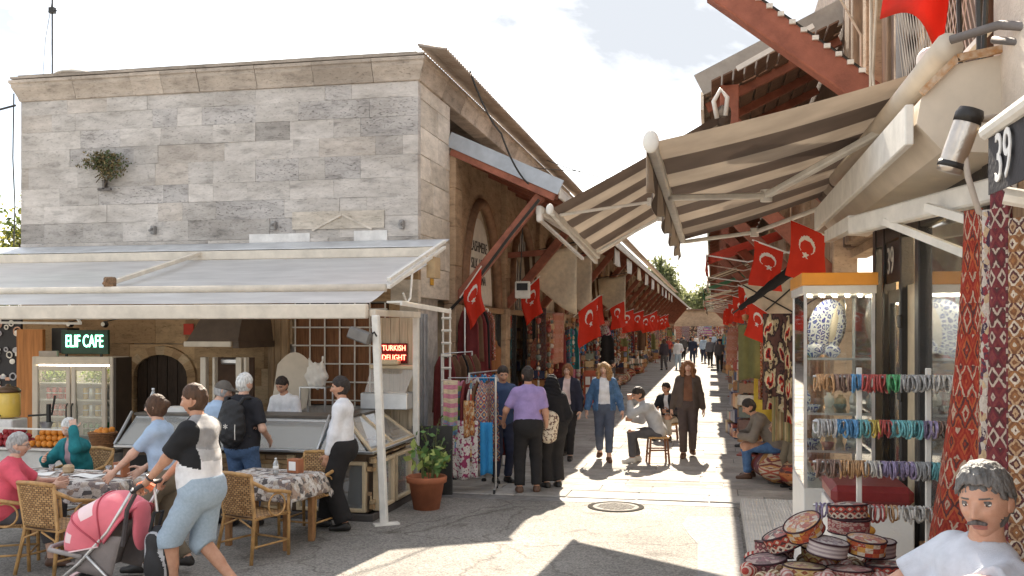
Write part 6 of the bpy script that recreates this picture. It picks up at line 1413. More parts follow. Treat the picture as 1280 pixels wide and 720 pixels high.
# mannequin with brown top in the first shop
mq = thing('mannequin', 'headless mannequin in a tan fringed top at the first shop window', 'mannequin', (-4.15,18.3,1.0)); q = SDF(.02); q.cap((0,0,.2), (0,0,.55), .11, .10, .05, ((0,1,0), 1.5)); q.cap((0,0,.5), (0,0,.85), .10, .12, .06, ((0,1,0), 1.5)); q.cap((0,-.17,.85), (0,.17,.85), .06, .06, .06); q.cap((0,.19,.84), (0,.27,.5), .05, .05, .03); q.cap((0,-.19,.84), (0,-.27,.5), .05, .05, .03); q.cap((0,0,.9), (0,0,1.02), .05, .045, .03); V_, F_2 = q.mesh()
obj('torso', np_mesh('torso', V_, F_2, textile('tan_print', [(.40,.20,.07),(.50,.28,.10),(.28,.12,.05)], 'mix', 9, 9)), mq); m = MB(); m.tube([(0,0,-1),(0,0,.2)], .02, 6); m.lathe([(.2,-1),(.2,-.97)], n=16); m.build('stand', STEEL, mq, world=False)
# string of trinkets, stacked boxes, pouf, postcard stand, hanging rug, lamp string
def trinkets(seed, h=1.5):
    m = MB(); rr = random.Random(seed); m.tube([(0,0,0),(0,0,-h)], .004, 4, 0); z_ = -.05
    while z_ > -h:
        r = rr.uniform(.03,.07); k = rr.random()
        if k < .4: m.sphere((0,0,z_-r), (r,r*.4,r), 10, 7, rr.randrange(8))
        elif k < .7: m.box((-r,-.02,z_-2*r), (r,.02,z_), rr.randrange(8), e=.005)
        else: m.lathe([(.005,0),(r,-.02),(r*.8,-r*1.5),(.01,-r*1.9)], (0,0,z_), 10, rr.randrange(8))
        z_ -= 2.2*r
    return m.mesh('trinket_string', WARES, True)
TR = [trinkets(i, 1.2+.15*i) for i in range(5)]
POU = []
for i, tx in enumerate((textile('pouf_kilim', [(.40,.10,.07),(.52,.40,.28),(.20,.06,.06),(.55,.30,.12),(.60,.52,.42)], 'kilim', 3, 3, rnd=1), textile('pouf_mix', [(.36,.07,.05),(.5,.35,.2),(.12,.06,.06),(.5,.18,.07)], 'mix', 6, 6, rnd=1), textile('pouf_stripe', [(.34,.08,.06),(.55,.45,.33),(.20,.08,.10),(.48,.25,.10)], 'vstripe', 16, 1, rnd=1))):
    m = MB(); m.grid(lambda u, v: ((.08+.22*math.sin(math.pi*min(1,v*1.0))**.6)*math.cos(2*math.pi*u)*(1+.04*math.sin(12*u)), (.08+.22*math.sin(math.pi*v)**.6)*math.sin(2*math.pi*u), .02+.40*v), 24, 14); m.lathe([(0,.42),(.08,.42)], n=16); POU.append(m.mesh('pouf', tx, True))
RUG = [hang(.9,1.7,None,i,.025,2).mesh('hanging_rug', T_[(0,1,5,0)[i]], True) for i in range(4)]
def boxes(seed):
    m = MB(); rr = random.Random(seed); z_ = 0
    for k in range(3):
        y = -.4
        while y < .4: w = rr.uniform(.12,.25); h = rr.uniform(.12,.22); m.box((-.2+k*.05,y,z_), (.22-k*.03,y+w*.92,z_+h), rr.randrange(8), e=.006); y += w
        z_ += .22
    return m.mesh('ware_stack', WARES)
BX = [boxes(i) for i in range(4)]
def stand(seed):
    m = MB(); m.box((-.02,-.02,0), (.02,.02,1.6)); m.box((-.2,-.2,0), (.2,.2,.03)); rr = random.Random(seed)
    for l in range(6):
        for k in range(4):
            an = k*math.pi/2; m.box((-.16,.17,.25+l*.22), (.16,.19,.43+l*.22), rr.randrange(8), M=Matrix.Rotation(an,4,'Z'))
    return m.mesh('postcard_stand', WARES)
PS = [stand(i) for i in range(2)]
def clutter(side, xs, y0, y1, wallx, seed, glab, skipy=()):
    rr = random.Random(seed); y = y0
    sgn = 1 if side == 'left' else -1
    while y < y1:
        far = y > 34; d = 'far' if far else 'nearer'
        if not any(a < y < b for a, b in skipy):
            k = rr.random(); x = rr.uniform(*xs)
            def put(nm, me, lab, cat, z_, rz, s=1):
                o = obj(nm, me); o.location = (x,y,z_); o.rotation_euler = (0,0,rz); o.scale = (s,s,s); tag(o, (f'{lab} in the far wares on the {side} of the street' if far else f'{nth(lab+side)} {lab} on the {side}, from the front'), cat, f'{d} {cat}s on the {side}'); return o
            if k < .22: put('pouf', POU[rr.randrange(3)], 'round kilim pouf', 'pouf', .016, rr.uniform(0,6))
            elif k < .42: put('ware_stack', BX[rr.randrange(4)], 'stack of small colourful boxed wares', 'ware', .016, rr.uniform(-.2,.2)+(0 if side == 'left' else math.pi), rr.uniform(.9,1.4))
            elif k < .56: put('postcard_stand', PS[rr.randrange(2)], 'revolving postcard stand', 'stand', .016, rr.uniform(0,3))
            elif k < .78: x = wallx+sgn*rr.uniform(.25,.7); put('hanging_rug', RUG[rr.randrange(4)], 'patterned rug hung out for sale', 'rug', rr.uniform(2.2,2.75), R(90)+rr.uniform(-.5,.5), rr.uniform(.7,1.0))
            else:
                o = obj('garment', GM[rr.randrange(len(GM))]); o.location = (wallx+sgn*rr.uniform(.3,.8), y, rr.uniform(1.9,2.5)); o.rotation_euler = (0,0,rr.uniform(-.6,.6)); tag(o, (f'single garment hung up in the far wares on the {side} of the street' if far else f'{nth("garment"+side)} single garment hung up on the {side}, from the front'), 'garment', f'{d} garments hung up on the {side}')
            for q in range(1 if y < 80 else 0):
                o = obj('trinket_string', TR[rr.randrange(5)]); o.location = (wallx+sgn*rr.uniform(.2,.8), y+rr.uniform(-.4,.4), rr.uniform(2.35,2.65)); o.rotation_euler = (0,0,rr.uniform(0,3)); tag(o, (f'hanging string of trinkets in the far wares on the {side} of the street' if far else f'{nth("trinkets"+side)} hanging string of trinkets on the {side}, counted from the camera'), 'trinkets', f'{d} trinket strings on the {side}')
        y += rr.uniform(.45,.85) if y < 40 else rr.uniform(.8,1.4)
clutter('left', (-4.2,-3.6), 21.8, 110, -4.5, 11, '')
# wall lamps, hanging cloths under the far left eaves
for i in range(10):
    y = 27+i*4.2; o = solo('valance', hang(1.6,.45,None,i,.03,4), [FASW,SOLID[5],DCL][i % 3], f'{ORD[i]} pale valance strip hanging from the left eaves, counted from the camera', 'valance', (-2.62,y,4.5), R(90), 'valance strips on the left', True)
# board stand on the left in the middle distance
for i, (x, y, c) in enumerate(((-3.3,27.5,(.42,.10,.05)),(-3.2,29.5,(.10,.09,.09)))):
    t = thing('display_board', ('red topped display board standing on the left pavement','dark display board behind the red one on the left')[i], 'board', (x,y,.016), R(15)); m = MB(); m.beam((0,0,0), (0,.2,1.05), .65, .03, up=(0,1,0)); m.build('panel', mat('disp_%d' % i, c), t, world=False); m = MB()
    for a in range(3):
        for b in range(2): m.box((-.26+a*.19,-.03+.08*b+.02,.35+b*.3), (-.12+a*.19,-.02+.08*b+.02,.58+b*.3))
    m.build('cards', PW, t, world=False).__setitem__('kind','stuff'); m = MB(); m.beam((0,.45,0), (0,.2,1.0), .03, .03); m.build('prop', BWOOD, t, world=False)

# ================================================ RIGHT ROW (beyond the glass case)
RW = 1.65; RP = 4.0; TANW = mat('attic_timber', (.17,.11,.075), v=.4, sc=4, stretch=(4,4,.4), b=.5)
def right_bay(kind):
    t = thing('shop_bay', 'timber fronted bazaar shop', 'shop', (RW,0,0)); B = lambda n, m, mt, p=None, sm=False: m.build(n, mt, p or t, sm, world=False); P = RP
    for k in range(6): m = MB(); m.box((-.10,0,.75*k+.002), (.2,.42,.75*(k+1)-.002), e=.01); B('pier_stone', m, BRST)
    m = MB(); m.box((0,.42,2.7), (.2,P,5.2)); B('upper_wall', m, BRST); m = MB(); m.box((.03,0,5.2), (.25,P,7.6)); B('attic_wall', m, TANW)
    for i in range(5): m = MB(); m.box((-.02,.45+i*.7,2.72), (.0,.45+i*.7+.64,4.9), e=.006); B('wall_board', m, BWOOD)
    for yy in (.44,1.6,2.8,P-.1): m = MB(); m.box((-.02,yy,0), (.08,yy+.1,2.7), e=.008); B('front_post', m, BLK if kind else BWOOD)
    m = MB(); m.box((2.0,.1,0), (2.05,P,2.9)); B('back_wall', m, mat('shop_interior', (.36,.26,.16))); m = MB(); m.box((.2,.1,2.72), (2.0,P,2.78)); B('shop_ceiling', m, PLS); m = MB(); m.box((.9,.6,2.68), (1.0,P-.6,2.715)); B('ceiling_lamp', m, LAMPL); m = MB(); m.box((.1,P-.08,0), (2.0,P,2.7)); B('shop_side', m, mat('shop_interior', (.36,.26,.16)))
    m = MB(); shopgoods(m, .25,.55,.5,P-.15,(.02,.4,.8,1.2,1.6,2.0),0,kind+31); B('wares', m, WARES).__setitem__('kind','stuff')
    m = MB(); m.grid(lambda u, v: (.02-1.80*v, P*u, 6.25-.85*v+.02*math.sin(2*math.pi*P*u/.14)), 150, 1, th=-.006); B('canopy_sheet', m, COR, sm=True)
    for i in range(3): m = MB(); m.beam((.0,.2+i*1.35,6.10), (-1.72,.2+i*1.35,5.28), .09, .12); B('rafter', m, REDW)
    for i in range(8): m = MB(); m.beam((-.12-i*.21,.002,6.10-i*.0995), (-.12-i*.21,P-.002,6.10-i*.0995), .19, .02, up=(-.42,0,.9)); B('soffit_board', m, ROOFU)
    m = MB(); m.box((-1.80,.002,5.22), (-1.76,P-.002,5.46)); B('fascia', m, FASW)
    m = MB(); m.beam((-.04,.22,2.95), (-1.40,.22,4.35), .15, .19, e=.012); B('brace', m, REDW); m = MB(); m.beam((-1.36,.22,4.25), (-1.36,.22,5.40), .13, .13); B('hanger_post', m, REDW)
    return t
rp = [right_bay(0), right_bay(1)]
for i in range(26):
    o = place(rp[i % 2], i < 2, (RW,13.1+i*RP,0), 0, f'timber fronted shop with red braces, {ORD[i]} beyond the glass display case on the right'); o['group'] = 'timber shops on the right of the street'
# gable of the right canopy: grey verge board, slatted soffit, lamp rail
rg = thing('right_gable', 'grey verge board with red bracket ending the right canopy roof', 'roof edge', (.7,13.0,5.9))
m = MB(); m.beam((-.17,12.98,5.52), (1.75,12.98,6.44), .04, .30, e=.005); m.build('verge_board', mat('verge_grey', (.36,.33,.29), v=.2, sc=3), rg)
for i in range(11): m = MB(); m.beam((.05+i*.14,12.2,5.40+i*.06), (.05+i*.14,12.96,5.40+i*.06), .125, .02, up=(-.42,0,.9)); m.build('slat', ROOFU, rg)
m = MB(); m.box((.10,12.6,4.75), (.34,12.8,5.42), e=.012); m.build('bracket_post', REDW, rg); m = MB(); m.beam((.22,12.7,4.95), (1.5,12.7,3.9), .18, .20, e=.012); m.build('bracket_brace', REDW, rg); m = MB(); m.beam((.30,12.1,5.48), (1.2,12.1,5.95), .05, .06); m.build('lamp_rail', WHP, rg)
clutter('right', (.65,1.15), 17.2, 110, RW, 23, '')
clutter('right', (.85,1.2), 17.0, 60, 1.35, 37, '')
clutter('left', (-4.0,-3.5), 20.5, 60, -4.2, 41, '')
# coloured small awnings farther down the right row
def small_awning(label, y0, L, zt, zf, xf, mts, val=.28, group=None):
    t = thing('small_awning', label, 'awning', (1.2,y0,zt), 0, group); n = 24
    m = MB(); m.grid(lambda u, v: (1.55+(xf-1.55)*v, y0+L*u, zt+(zf-zt)*v+.02*math.sin(9*u)), n, 6, th=.005, mfn=lambda u, v: int(u*8) % len(mts)); m.build('fabric', mts, t, True)
    m = MB(); m.grid(lambda u, v: (xf-.01-.03*math.sin(20*u)*v, y0+L*u, zf-val*v-.03*math.sin(8*math.pi*u)*v), n*2, 3, th=.004, mfn=lambda u, v: int(u*8) % len(mts)); m.build('valance', mts, t, True)
    m = MB(); m.tube([(xf,y0,zf),(xf,y0+L,zf)], .022, 8); m.build('front_bar', WHP, t); 
    for y in (y0+.05,y0+L-.05): m = MB(); m.tube([(1.5,y,zt-.5),(.7,y,(zt+zf)/2-.42),(xf,y,zf)], .016, 6); m.build('arm', WHP, t)
AR, AG, AC, AB = cloth('awn_red', (.50,.05,.03)), cloth('awn_green', (.04,.16,.08)), cloth('awn_cream', (.62,.54,.42)), cloth('awn_brown', (.16,.09,.06))
small_awning('red awning on the right beyond the striped awnings', 19.5, 3.0, 4.3, 3.75, -.1, [AR])
small_awning('green awning farther down the right row', 31, 3.4, 4.2, 3.55, -.25, [AG])
small_awning('cream and brown striped awning between the red and green ones', 25, 3.2, 4.2, 3.6, -.1, [AC, AB])
for i, y in enumerate((37,43,49,56,63)): small_awning(f'{ORD[i]} small pale awning far down the right row, counted from the camera', y, 3.2, 4.0, 3.45, -.3, [[AC],[AR,AC],[AC],[AB,AC],[AC]][i], group='far awnings on the right')
for i, (x, y, z_, l) in enumerate(((.62,12.4,3.22,'large crescent flag under the near striped awning, left of the pair'),(1.0,11.2,3.28,'large crescent flag under the near striped awning, right of the pair'),(.55,14.6,2.45,'crescent flag before the cream cloth left of the glass case'))):
    flag(l, (x+.35,y,z_), R(180 if i < 2 else 175), (.38,.42,.34)[i], 40+i, .5, .12)
for i, y in enumerate((19.5,23.5,30.5,36,42)): flag(f'{ORD[i]} small crescent flag under the right eaves, counted from the camera', (1.0,y,2.9), R(180), .42, 60+i, .45, .12, 'row of small flags on the right')
# cream cloth behind the third flag, black pennant
t = thing('cream_screen', 'cream cloth square hung on crossed rods above the ikat textiles', 'cloth', (1.0,14.9,2.5)); m = MB(); m.grid(lambda u, v: (.45+.95*u+.25*v, 14.9+.02*math.sin(7*u), 2.95+.35*u-.75*v), 10, 8, th=.006); m.build('sheet', DCL, t, True)
for a, b in (((.5,14.87,2.3),(1.5,14.87,3.2)),((.7,14.87,2.2),(1.75,14.87,2.9)),((.45,14.87,2.95),(1.6,14.87,2.3))): m = MB(); m.tube([a,b], .012, 6); m.build('rod', DK, t)
t = thing('folded_parasol', 'black folded parasol sloping below the near awning', 'parasol', (.9,12.0,2.6)); q = SDF(.012); q.cap((.35,12.1,2.55), (1.15,12.0,3.15), .03, .085, .02); q.post = lambda X, Y, Z: .008*np.sin(X*40)*np.sin(Y*60+Z*30); V_, F_2 = q.mesh(); obj('canopy', np_mesh('canopy', V_-np.array(t.location), F_2, SOLID[2]), t); m = MB(); m.tube([(.25,12.1,2.48),(1.3,11.98,3.26)], .012, 6); m.build('pole', DK, t)
# ikat textiles hanging from the pole
for i, (x, y, w, h_, mt, z_, l) in enumerate(((.90,13.75,.42,1.35,T_[2],2.50,'ikat textile with red ovals hanging left of the glass case'),(1.10,13.6,.30,1.45,T_[2],2.45,'dark ikat textile hanging close to the glass case'),(1.15,13.9,.25,1.2,T_[5],2.5,'narrow patterned textile behind the ikat ones'),(.60,16.4,.35,.9,SOLID[7],2.35,'olive cloth hanging farther along the right row'),(.98,13.72,.34,.62,textile('tassel', [(.30,.24,.12),(.16,.15,.08),(.40,.32,.20),(.22,.14,.07)], 'vstripe', 14, 1),1.35,'long fringed tassels below the ikat textile'))):
    solo('ikat_textile' if i < 3 else ('olive_cloth' if i == 3 else 'tassel_fringe'), hang(w, h_, None, i+5, .03, 2), mt, l, 'textile', (x,y,z_), R(-12+20*(i == 1)), smooth=True)
for i, (x, y, r_) in enumerate(((.98,14.55,0),(1.25,14.2,1),(.92,15.1,2))): o = obj('pouf', POU[i]); o.location = (x,y,.014); o.rotation_euler = (R(random.uniform(-6,6)),0,r_); o.scale = (1.05,1.05,1.0); tag(o, ['round kilim pouf beside the seated man in jeans','kilim pouf closest to the glass case','kilim pouf under the seated man in jeans'][i], 'pouf')
for i, (x, y) in enumerate(((1.05,17.2),(.95,17.9),(1.1,18.6))): o = obj('pouf', POU[i % 3]); o.location = (x,y,.016); tag(o, 'kilim pouf in the short row behind the seated men', 'pouf', 'row of poufs on the right')
# far end of the street
fe = thing('end_building', 'low pale building closing the far end of the street', 'building', (-1.5,120,0)); m = MB(); m.box((-9,120,0), (6,124,4.5)); m.build('wall', BRST, fe); m = MB(); m.box((-9.2,119.6,4.5), (6.2,124.2,4.62)); m.build('roof', ROOFU, fe)
for i in range(7): o = solo('hanging_rug', hang(1.1,1.9,None,i+30,.03,2), T_[i % 6], f'{ORD[i]} patterned rug from the left on the building ending the street', 'rug', (-4.2+i*.95,119.7,2.5), 0, 'rugs at the far end', True)

for i in range(4): m = MB(); m.box((-7.5+i*3.2,119.96,0), (-5.6+i*3.2,120.01,2.3)); m.build('opening', BLK, fe)
# ================================================ RIGHT FOREGROUND SHOP
FX = 1.42
TAN = mat('old_timber', (.30,.20,.125), v=.4, sc=6, stretch=(4,4,.4), b=.5, rnd=.15); TAND = mat('old_timber_dark', (.14,.085,.055), v=.4, sc=6, stretch=(4,4,.4), b=.5, rnd=.15)
sh = thing('corner_shop', 'timber walled souvenir shop with black framed door and lit window on the right', 'shop', (FX,8,0))
m = MB(); m.box((1.75,3.2,3.2), (1.95,13.05,9)); m.build('upper_wall', BRST, sh)
rr = random.Random(5); y = 5.2; i = 0
while y < 12.9:
    w = rr.uniform(.14,.34); m = MB(); px = rr.uniform(1.52,1.70); m.box((px,y,3.3), (1.75,y+w-.012,8.6), e=.012); m.build('wall_plank', (TAN, TAND, BRST, TAND, TAN)[rr.randrange(5)], sh); y += w+(rr.uniform(.0,.12) if rr.random() < .4 else 0)
m = MB(); m.tube([(1.46,7.95,3.4),(1.46,7.95,9)], .055, 12); m.build('drain_pipe', mat('pipe_grey', (.30,.30,.31), r=.5, v=.2), sh, True)
m = MB(); m.tube([(1.46,7.62,3.4),(1.46,7.62,9)], .03, 10); m.build('cable_duct', BLK, sh, True)
m = MB(); m.tube([(1.46,9.6,3.5),(1.44,9.4,4.4),(1.47,9.55,5.3),(1.42,9.3,6.2),(1.46,9.5,8)], .016, 6); m.tube([(1.46,10.1,4.6),(1.44,10.0,5.2),(1.2,9.9,5.6),(1.47,10.4,6.4)], .012, 6); m.tube([(1.45,8.9,3.6),(1.43,9.2,4.6),(1.44,9.0,5.4),(1.45,9.3,7)], .014, 6); m.build('loose_cable', mat('cable_pale', (.55,.48,.38)), sh).__setitem__('kind','stuff')
# plaster column towards the camera
m = MB(); m.box((1.36,3.6,3.25), (1.74,5.15,9), e=.03); m.build('plaster_column', mat('plaster_pale', (.62,.53,.44), v=.22, sc=3, b=.5), sh)
# big red brace with conduit clips
rb_ = thing('red_brace', 'thick red timber brace with a clipped cable reaching over the street', 'beam', (1.4,9.8,4.5)); m = MB(); m.beam((1.52,9.75,4.50), (.02,9.75,5.68), .22, .26, e=.015); m.build('timber', mat('red_brace', (.31,.105,.065), r=.65, v=.25, sc=5, b=.2), rb_)
for i in range(13): m = MB(); p = Vector((1.40,9.63,4.745)).lerp(Vector((.12,9.63,5.752)), i/12); m.box((p.x-.03,p.y-.02,p.z-.012), (p.x+.03,p.y+.05,p.z+.03), M=None); m.build('clip', WHP, rb_)
m = MB(); m.tube([(1.42,9.66,4.76),(.10,9.66,5.80)], .012, 6); m.build('cable', DK, rb_)
# wire mesh
mp2 = thing('wire_mesh', 'slanted wire mesh panel behind the awning roller', 'mesh', (1.35,6.6,3.9)); m = MB()
for i in range(26): m.tube([(1.38,5.35+i*.075,3.85),(1.38,5.9+i*.075,4.75)], .004, 4)
for i in range(26): m.tube([(1.385,5.35+i*.1,4.75),(1.385,5.9+i*.06,3.85)], .003, 4)
m.build('wires', mat('mesh_wire', (.5,.44,.36), r=.5), mp2).__setitem__('kind','stuff'); m = MB(); m.beam((1.39,5.3,3.83), (1.39,8.0,3.83), .03, .03); m.build('edge', WHP, mp2)
# --- front: door, window
fz = 3.15
for (y0, y1) in ((8.76,8.90),(8.35,8.43),(7.62,7.70),(6.98,7.12),(5.30,5.42)):
    m = MB(); m.box((FX-.04,y0,.12), (FX+.06,y1,fz), e=.008); m.build('door_post', BLK, sh)
m = MB(); m.box((FX-.03,5.42,fz-.16), (FX+.05,8.76,fz), e=.006); m.build('head_rail', BLK, sh)
d_ = MB(); d_.box((FX-.01,7.75,.14), (FX+.03,7.83,2.6)); d_.box((FX-.01,8.22,.14), (FX+.03,8.30,2.6)); d_.box((FX-.01,7.831,.14), (FX+.03,8.219,.3)); d_.box((FX-.01,7.831,2.5), (FX+.03,8.219,2.6)); d_ = d_.build('door', BLK, sh); m = MB(); m.box((FX+.005,7.83,.3), (FX+.012,8.22,2.5)); m.build('pane', SHGL, d_)
for z_ in (1.2,1.75,2.3): m = MB(); m.box((FX-.05,7.60,z_), (FX-.03,7.72,z_+.10), e=.01); m.build('hinge', BLK, d_)
m = MB(); m.box((FX+.01,7.12,.14), (FX+.03,7.62,2.62)); m.build('side_light', mat('cream_panel', (.52,.42,.28), r=.5), sh)
m = MB(); m.box((FX+.005,5.42,.85), (FX+.012,6.98,2.98)); m.build('window_pane', SHGL, sh); m = MB(); m.box((FX-.04,5.42,.12), (FX+.06,6.98,.85), e=.008); m.build('window_riser', BWOOD, sh)
m = MB(); m.box((3.2,4.6,.1), (3.25,9.0,3.2)); m.build('back_wall', mat('lit_cream_wall', (.68,.56,.38), v=.08), sh); m = MB(); m.box((FX+.07,9.0,.1), (3.2,9.05,3.2)); m.build('end_wall', mat('lit_cream_wall', (.68,.56,.38)), sh); m = MB(); m.box((FX+.07,4.6,3.16), (3.2,9.0,3.2)); m.build('ceiling', mat('lit_cream_wall', (.68,.56,.38)), sh); m = MB(); m.box((FX+.07,4.5,.1), (3.2,4.55,3.2)); m.build('end_wall', mat('lit_cream_wall', (.68,.56,.38)), sh)
LAMP = mat('shop_lamp', (1,.95,.85), em=((1,.86,.64), 2.6), b=0)
for i, y in enumerate((5.4,6.2,7.0,7.8)): m = MB(); m.box((1.9,y,3.11), (2.7,y+.10,3.15)); m.build('ceiling_lamp', mat('shop_ceiling_lamp', (1,.95,.85), em=((1,.84,.6), 10), b=0), sh)
text_obj('39', .30, mat('door_letters', (.62,.58,.50)), frame((0,-1,0),(0,0,1),(-1,0,0),(FX-.047,8.0,2.82)), sh, .002)
m = MB(); m.box((FX-.02,7.72,2.66), (FX,8.34,2.98)); m.build('transom_panel', BLK, sh)
# wares inside the window
for i in range(10):
    o = obj('garment', GM[(5,6,13,0,6,5,14,6,5,13)[i]]); o.location = (1.78,5.5+i*.155,2.02); o.rotation_euler = (0,0,R(15+rr.uniform(-20,20))); o.scale = (.7,.8,.62); tag(o, 'leather and fur garment on the rail inside the lit shop window', 'garment', 'garments inside the lit window')
m = MB(); m.tube([(1.78,5.45,2.03),(1.78,7.0,2.03)], .012, 6); solo('window_rail', m, STEEL, 'steel rail inside the lit shop window', 'rail', (0,0,0))
for i, z_ in enumerate((1.28,1.0)): 
    m = MB(); m.box((1.55,5.45,z_), (1.95,6.95,z_+.02)); shopgoods(m, 1.6,1.8,5.5,6.9,(z_+.021,),0,70+i); t = solo('window_shelf', m, WARES, ('upper','lower')[i]+' shelf of small goods inside the lit shop window', 'shelf', (0,0,0))

# --- striped awnings
def two_side(name, c, tr=.25):
    m, nt, b = _new(name); N, L = nt.nodes, nt.links; b.inputs['Base Color'].default_value = (*c, 1); b.inputs['Roughness'].default_value = .85
    tc_ = N.new('ShaderNodeTexCoord'); n_ = N.new('ShaderNodeTexNoise'); n_.inputs['Scale'].default_value = 3; n_.inputs['Detail'].default_value = 6; L.new(tc_.outputs['Object'], n_.inputs['Vector'])
    r_ = N.new('ShaderNodeValToRGB'); r_.color_ramp.elements[0].color = (*(x*.8 for x in c), 1); r_.color_ramp.elements[1].color = (*(min(1,x*1.12) for x in c), 1); r_.color_ramp.elements[0].position = .3; r_.color_ramp.elements[1].position = .7; L.new(n_.outputs['Fac'], r_.inputs[0]); L.new(r_.outputs[0], b.inputs['Base Color'])
    t = N.new('ShaderNodeBsdfTranslucent'); L.new(r_.outputs[0], t.inputs[0]); mx_ = N.new('ShaderNodeMixShader'); mx_.inputs[0].default_value = tr; o_ = N['Material Output']
    L.new(b.outputs[0], mx_.inputs[1]); L.new(t.outputs[0], mx_.inputs[2]); L.new(mx_.outputs[0], o_.inputs[0]); return m
SC, SD = two_side('stripe_cream', (.43,.355,.28), .11), two_side('stripe_brown', (.13,.095,.075), .06)
def awning(label, rn, rf, fn_, ff, n, flip, valance, extra_bits):
    """rn/rf: roller near/far, fn_/ff: front near/far corners"""
    rn, rf, fn_, ff = map(Vector, (rn, rf, fn_, ff)); t = thing('striped_awning', label, 'awning', tuple((rn+rf)/2))
    S = lambda u, v: (rn.lerp(rf, u)).lerp(fn_.lerp(ff, u), v)+Vector((0,0,-.03*math.sin(math.pi*v)*(.6+.4*math.sin(u*9))-.012*math.sin(u*n*3.14*2)))
    m = MB(); m.grid(S, n*8, 14, mfn=lambda u, v: (int(u*n*2)+flip) % 2); m.build('fabric', [SC, SD], t, True)
    m = MB(); m.tube([rn, rf], .085, 14); rl = m.build('roller', SC, t, True)
    for i in range(n):
        a, b = rn.lerp(rf, (2*i+(1-flip))/(2*n)), rn.lerp(rf, (2*i+1+(1-flip))/(2*n)); 
        if 2*i+1-flip < 2*n: m = MB(); m.tube([a, b], .088, 14); m.build('roller_stripe', SD, rl, True)
    m = MB(); m.beam(fn_, ff, .07, .09, e=.012); m.build('front_bar', WHP, t)
    if valance:
        m = MB(); m.grid(lambda u, v: fn_.lerp(ff, u)+Vector((-.03+.03*math.sin(u*30)*v, 0, -.04-valance*v+.05*abs(math.sin(u*n*3.14))*v)), n*12, 4, th=.003, mfn=lambda u, v: (int(u*n*2)+flip) % 2); m.build('valance', [SC, SD], t, True)
    m = MB(); m.sphere(tuple(fn_+Vector((0,-.03,0))), (.05,.03,.07), 12, 8); m.build('end_cap', WHP, t, True)
    for path, w in extra_bits:
        for a, b in zip(path[:-1], path[1:]): m = MB(); m.beam(a, b, w, w*.75, e=.01); m.build('arm', WHP, t)
        for p in path[1:-1]: m = MB(); m.lathe([(.0,-.05),(.05,-.05),(.05,.05),(0,.05)], p, 12); m.build('elbow', WHP, t)
    return t
a1 = awning('near striped brown and cream awning over the souvenir shop', (1.30,6.15,3.86), (1.30,11.8,3.86), (-.36,5.85,3.42), (-.36,12.2,3.40), 5, 0, .26,
    [([(-.34,7.9,3.36),(.45,8.4,3.42),(1.26,6.45,3.66)], .065), ([(-.34,12.0,3.36),(.5,11.9,3.45),(1.28,11.5,3.70)], .06)])
q = SDF(.012); q.cap((1.30,6.22,3.92), (1.34,6.16,3.70), .085, .075, .03, ((0,1,0), .7)); V_, F_2 = q.mesh(); obj('end_cap', np_mesh('end_cap', V_-np.array(a1.location), F_2, mat('cap_white', (.70,.68,.64), r=.45, v=.05)), a1)
m = MB(); m.box((1.22,6.24,3.56), (1.40,6.34,3.74), e=.02); m.tube([(1.26,6.2,3.6),(1.2,6.3,3.52),(1.16,6.35,3.6)], .02, 6); m.build('arm_bracket', WHP, a1)
a2 = awning('far striped awning reaching across the street', (.14,11.85,4.91), (.14,14.5,4.55), (-1.98,11.85,3.78), (-1.69,14.5,3.39), 4, 1, 0,
    [([(-1.90,12.1,3.74),(-.8,12.9,3.98),(.1,12.1,4.6)], .05), ([(-1.72,14.3,3.42),(-.7,13.6,3.85),(.1,14.3,4.45)], .05)])
m = MB(); m.tube([(.06,11.8,4.82),(.02,11.78,5.02),(.10,11.78,5.16),(.18,11.78,5.06),(.16,11.8,4.85)], .028, 8); m.build('crank_bracket', WHP, a2, True); m = MB(); m.beam((-1.96,11.9,3.74), (-1.71,14.45,3.30), .05, .06); m.build('lower_bar', WHP, a2)
# tilted cassette box with rusty edge
cb_ = thing('awning_cassette', 'cream metal awning cassette with rusty top edge along the shop front', 'awning box', (1.2,7,3.2)); CRM2 = mat('cassette_cream', (.60,.52,.42), r=.45, v=.10, sc=3, b=.05)
pr_ = [(1.40,3.62),(1.16,3.58),(1.00,3.42),(.98,3.30),(1.10,3.16),(1.40,3.14)]
m = MB(); m.prism([(a, z_) for a, z_ in pr_], 5.0, 9.3, 1); m.v = [(p[2], p[1], p[0]) if False else p for p in m.v]
m.v = []; m.f = []; m.m = []; vs = [(a,yy,z_) for yy in (5.0,9.3) for a, z_ in pr_]; n = len(pr_); m.add(vs, [tuple(range(n)), tuple(range(n,2*n))[::-1]]+[((i+1)%n, i, n+i, n+(i+1)%n) for i in range(n)]); m.build('housing', CRM2, cb_)
m = MB(); m.tube([(1.12,4.98,3.66),(1.12,9.2,3.66)], .07, 14); m.build('inner_roller', CRM2, cb_, True)
RUST = mat('rusty_metal', (.42,.20,.07), r=.8, v=.4, sc=25, b=.4, c2=(.58,.46,.34)); m = MB(); m.beam((1.0,4.985,3.445), (1.16,4.985,3.605), .03, .035); m.beam((1.16,4.985,3.605), (1.41,4.985,3.645), .03, .035); m.beam((1.40,4.985,3.64), (1.40,4.985,3.40), .03, .035); m.build('rusty_edge', RUST, cb_)
m = MB(); m.box((.93,5.02,3.20), (.972,9.3,3.40), e=.006); m.build('front_profile', WHP, cb_)
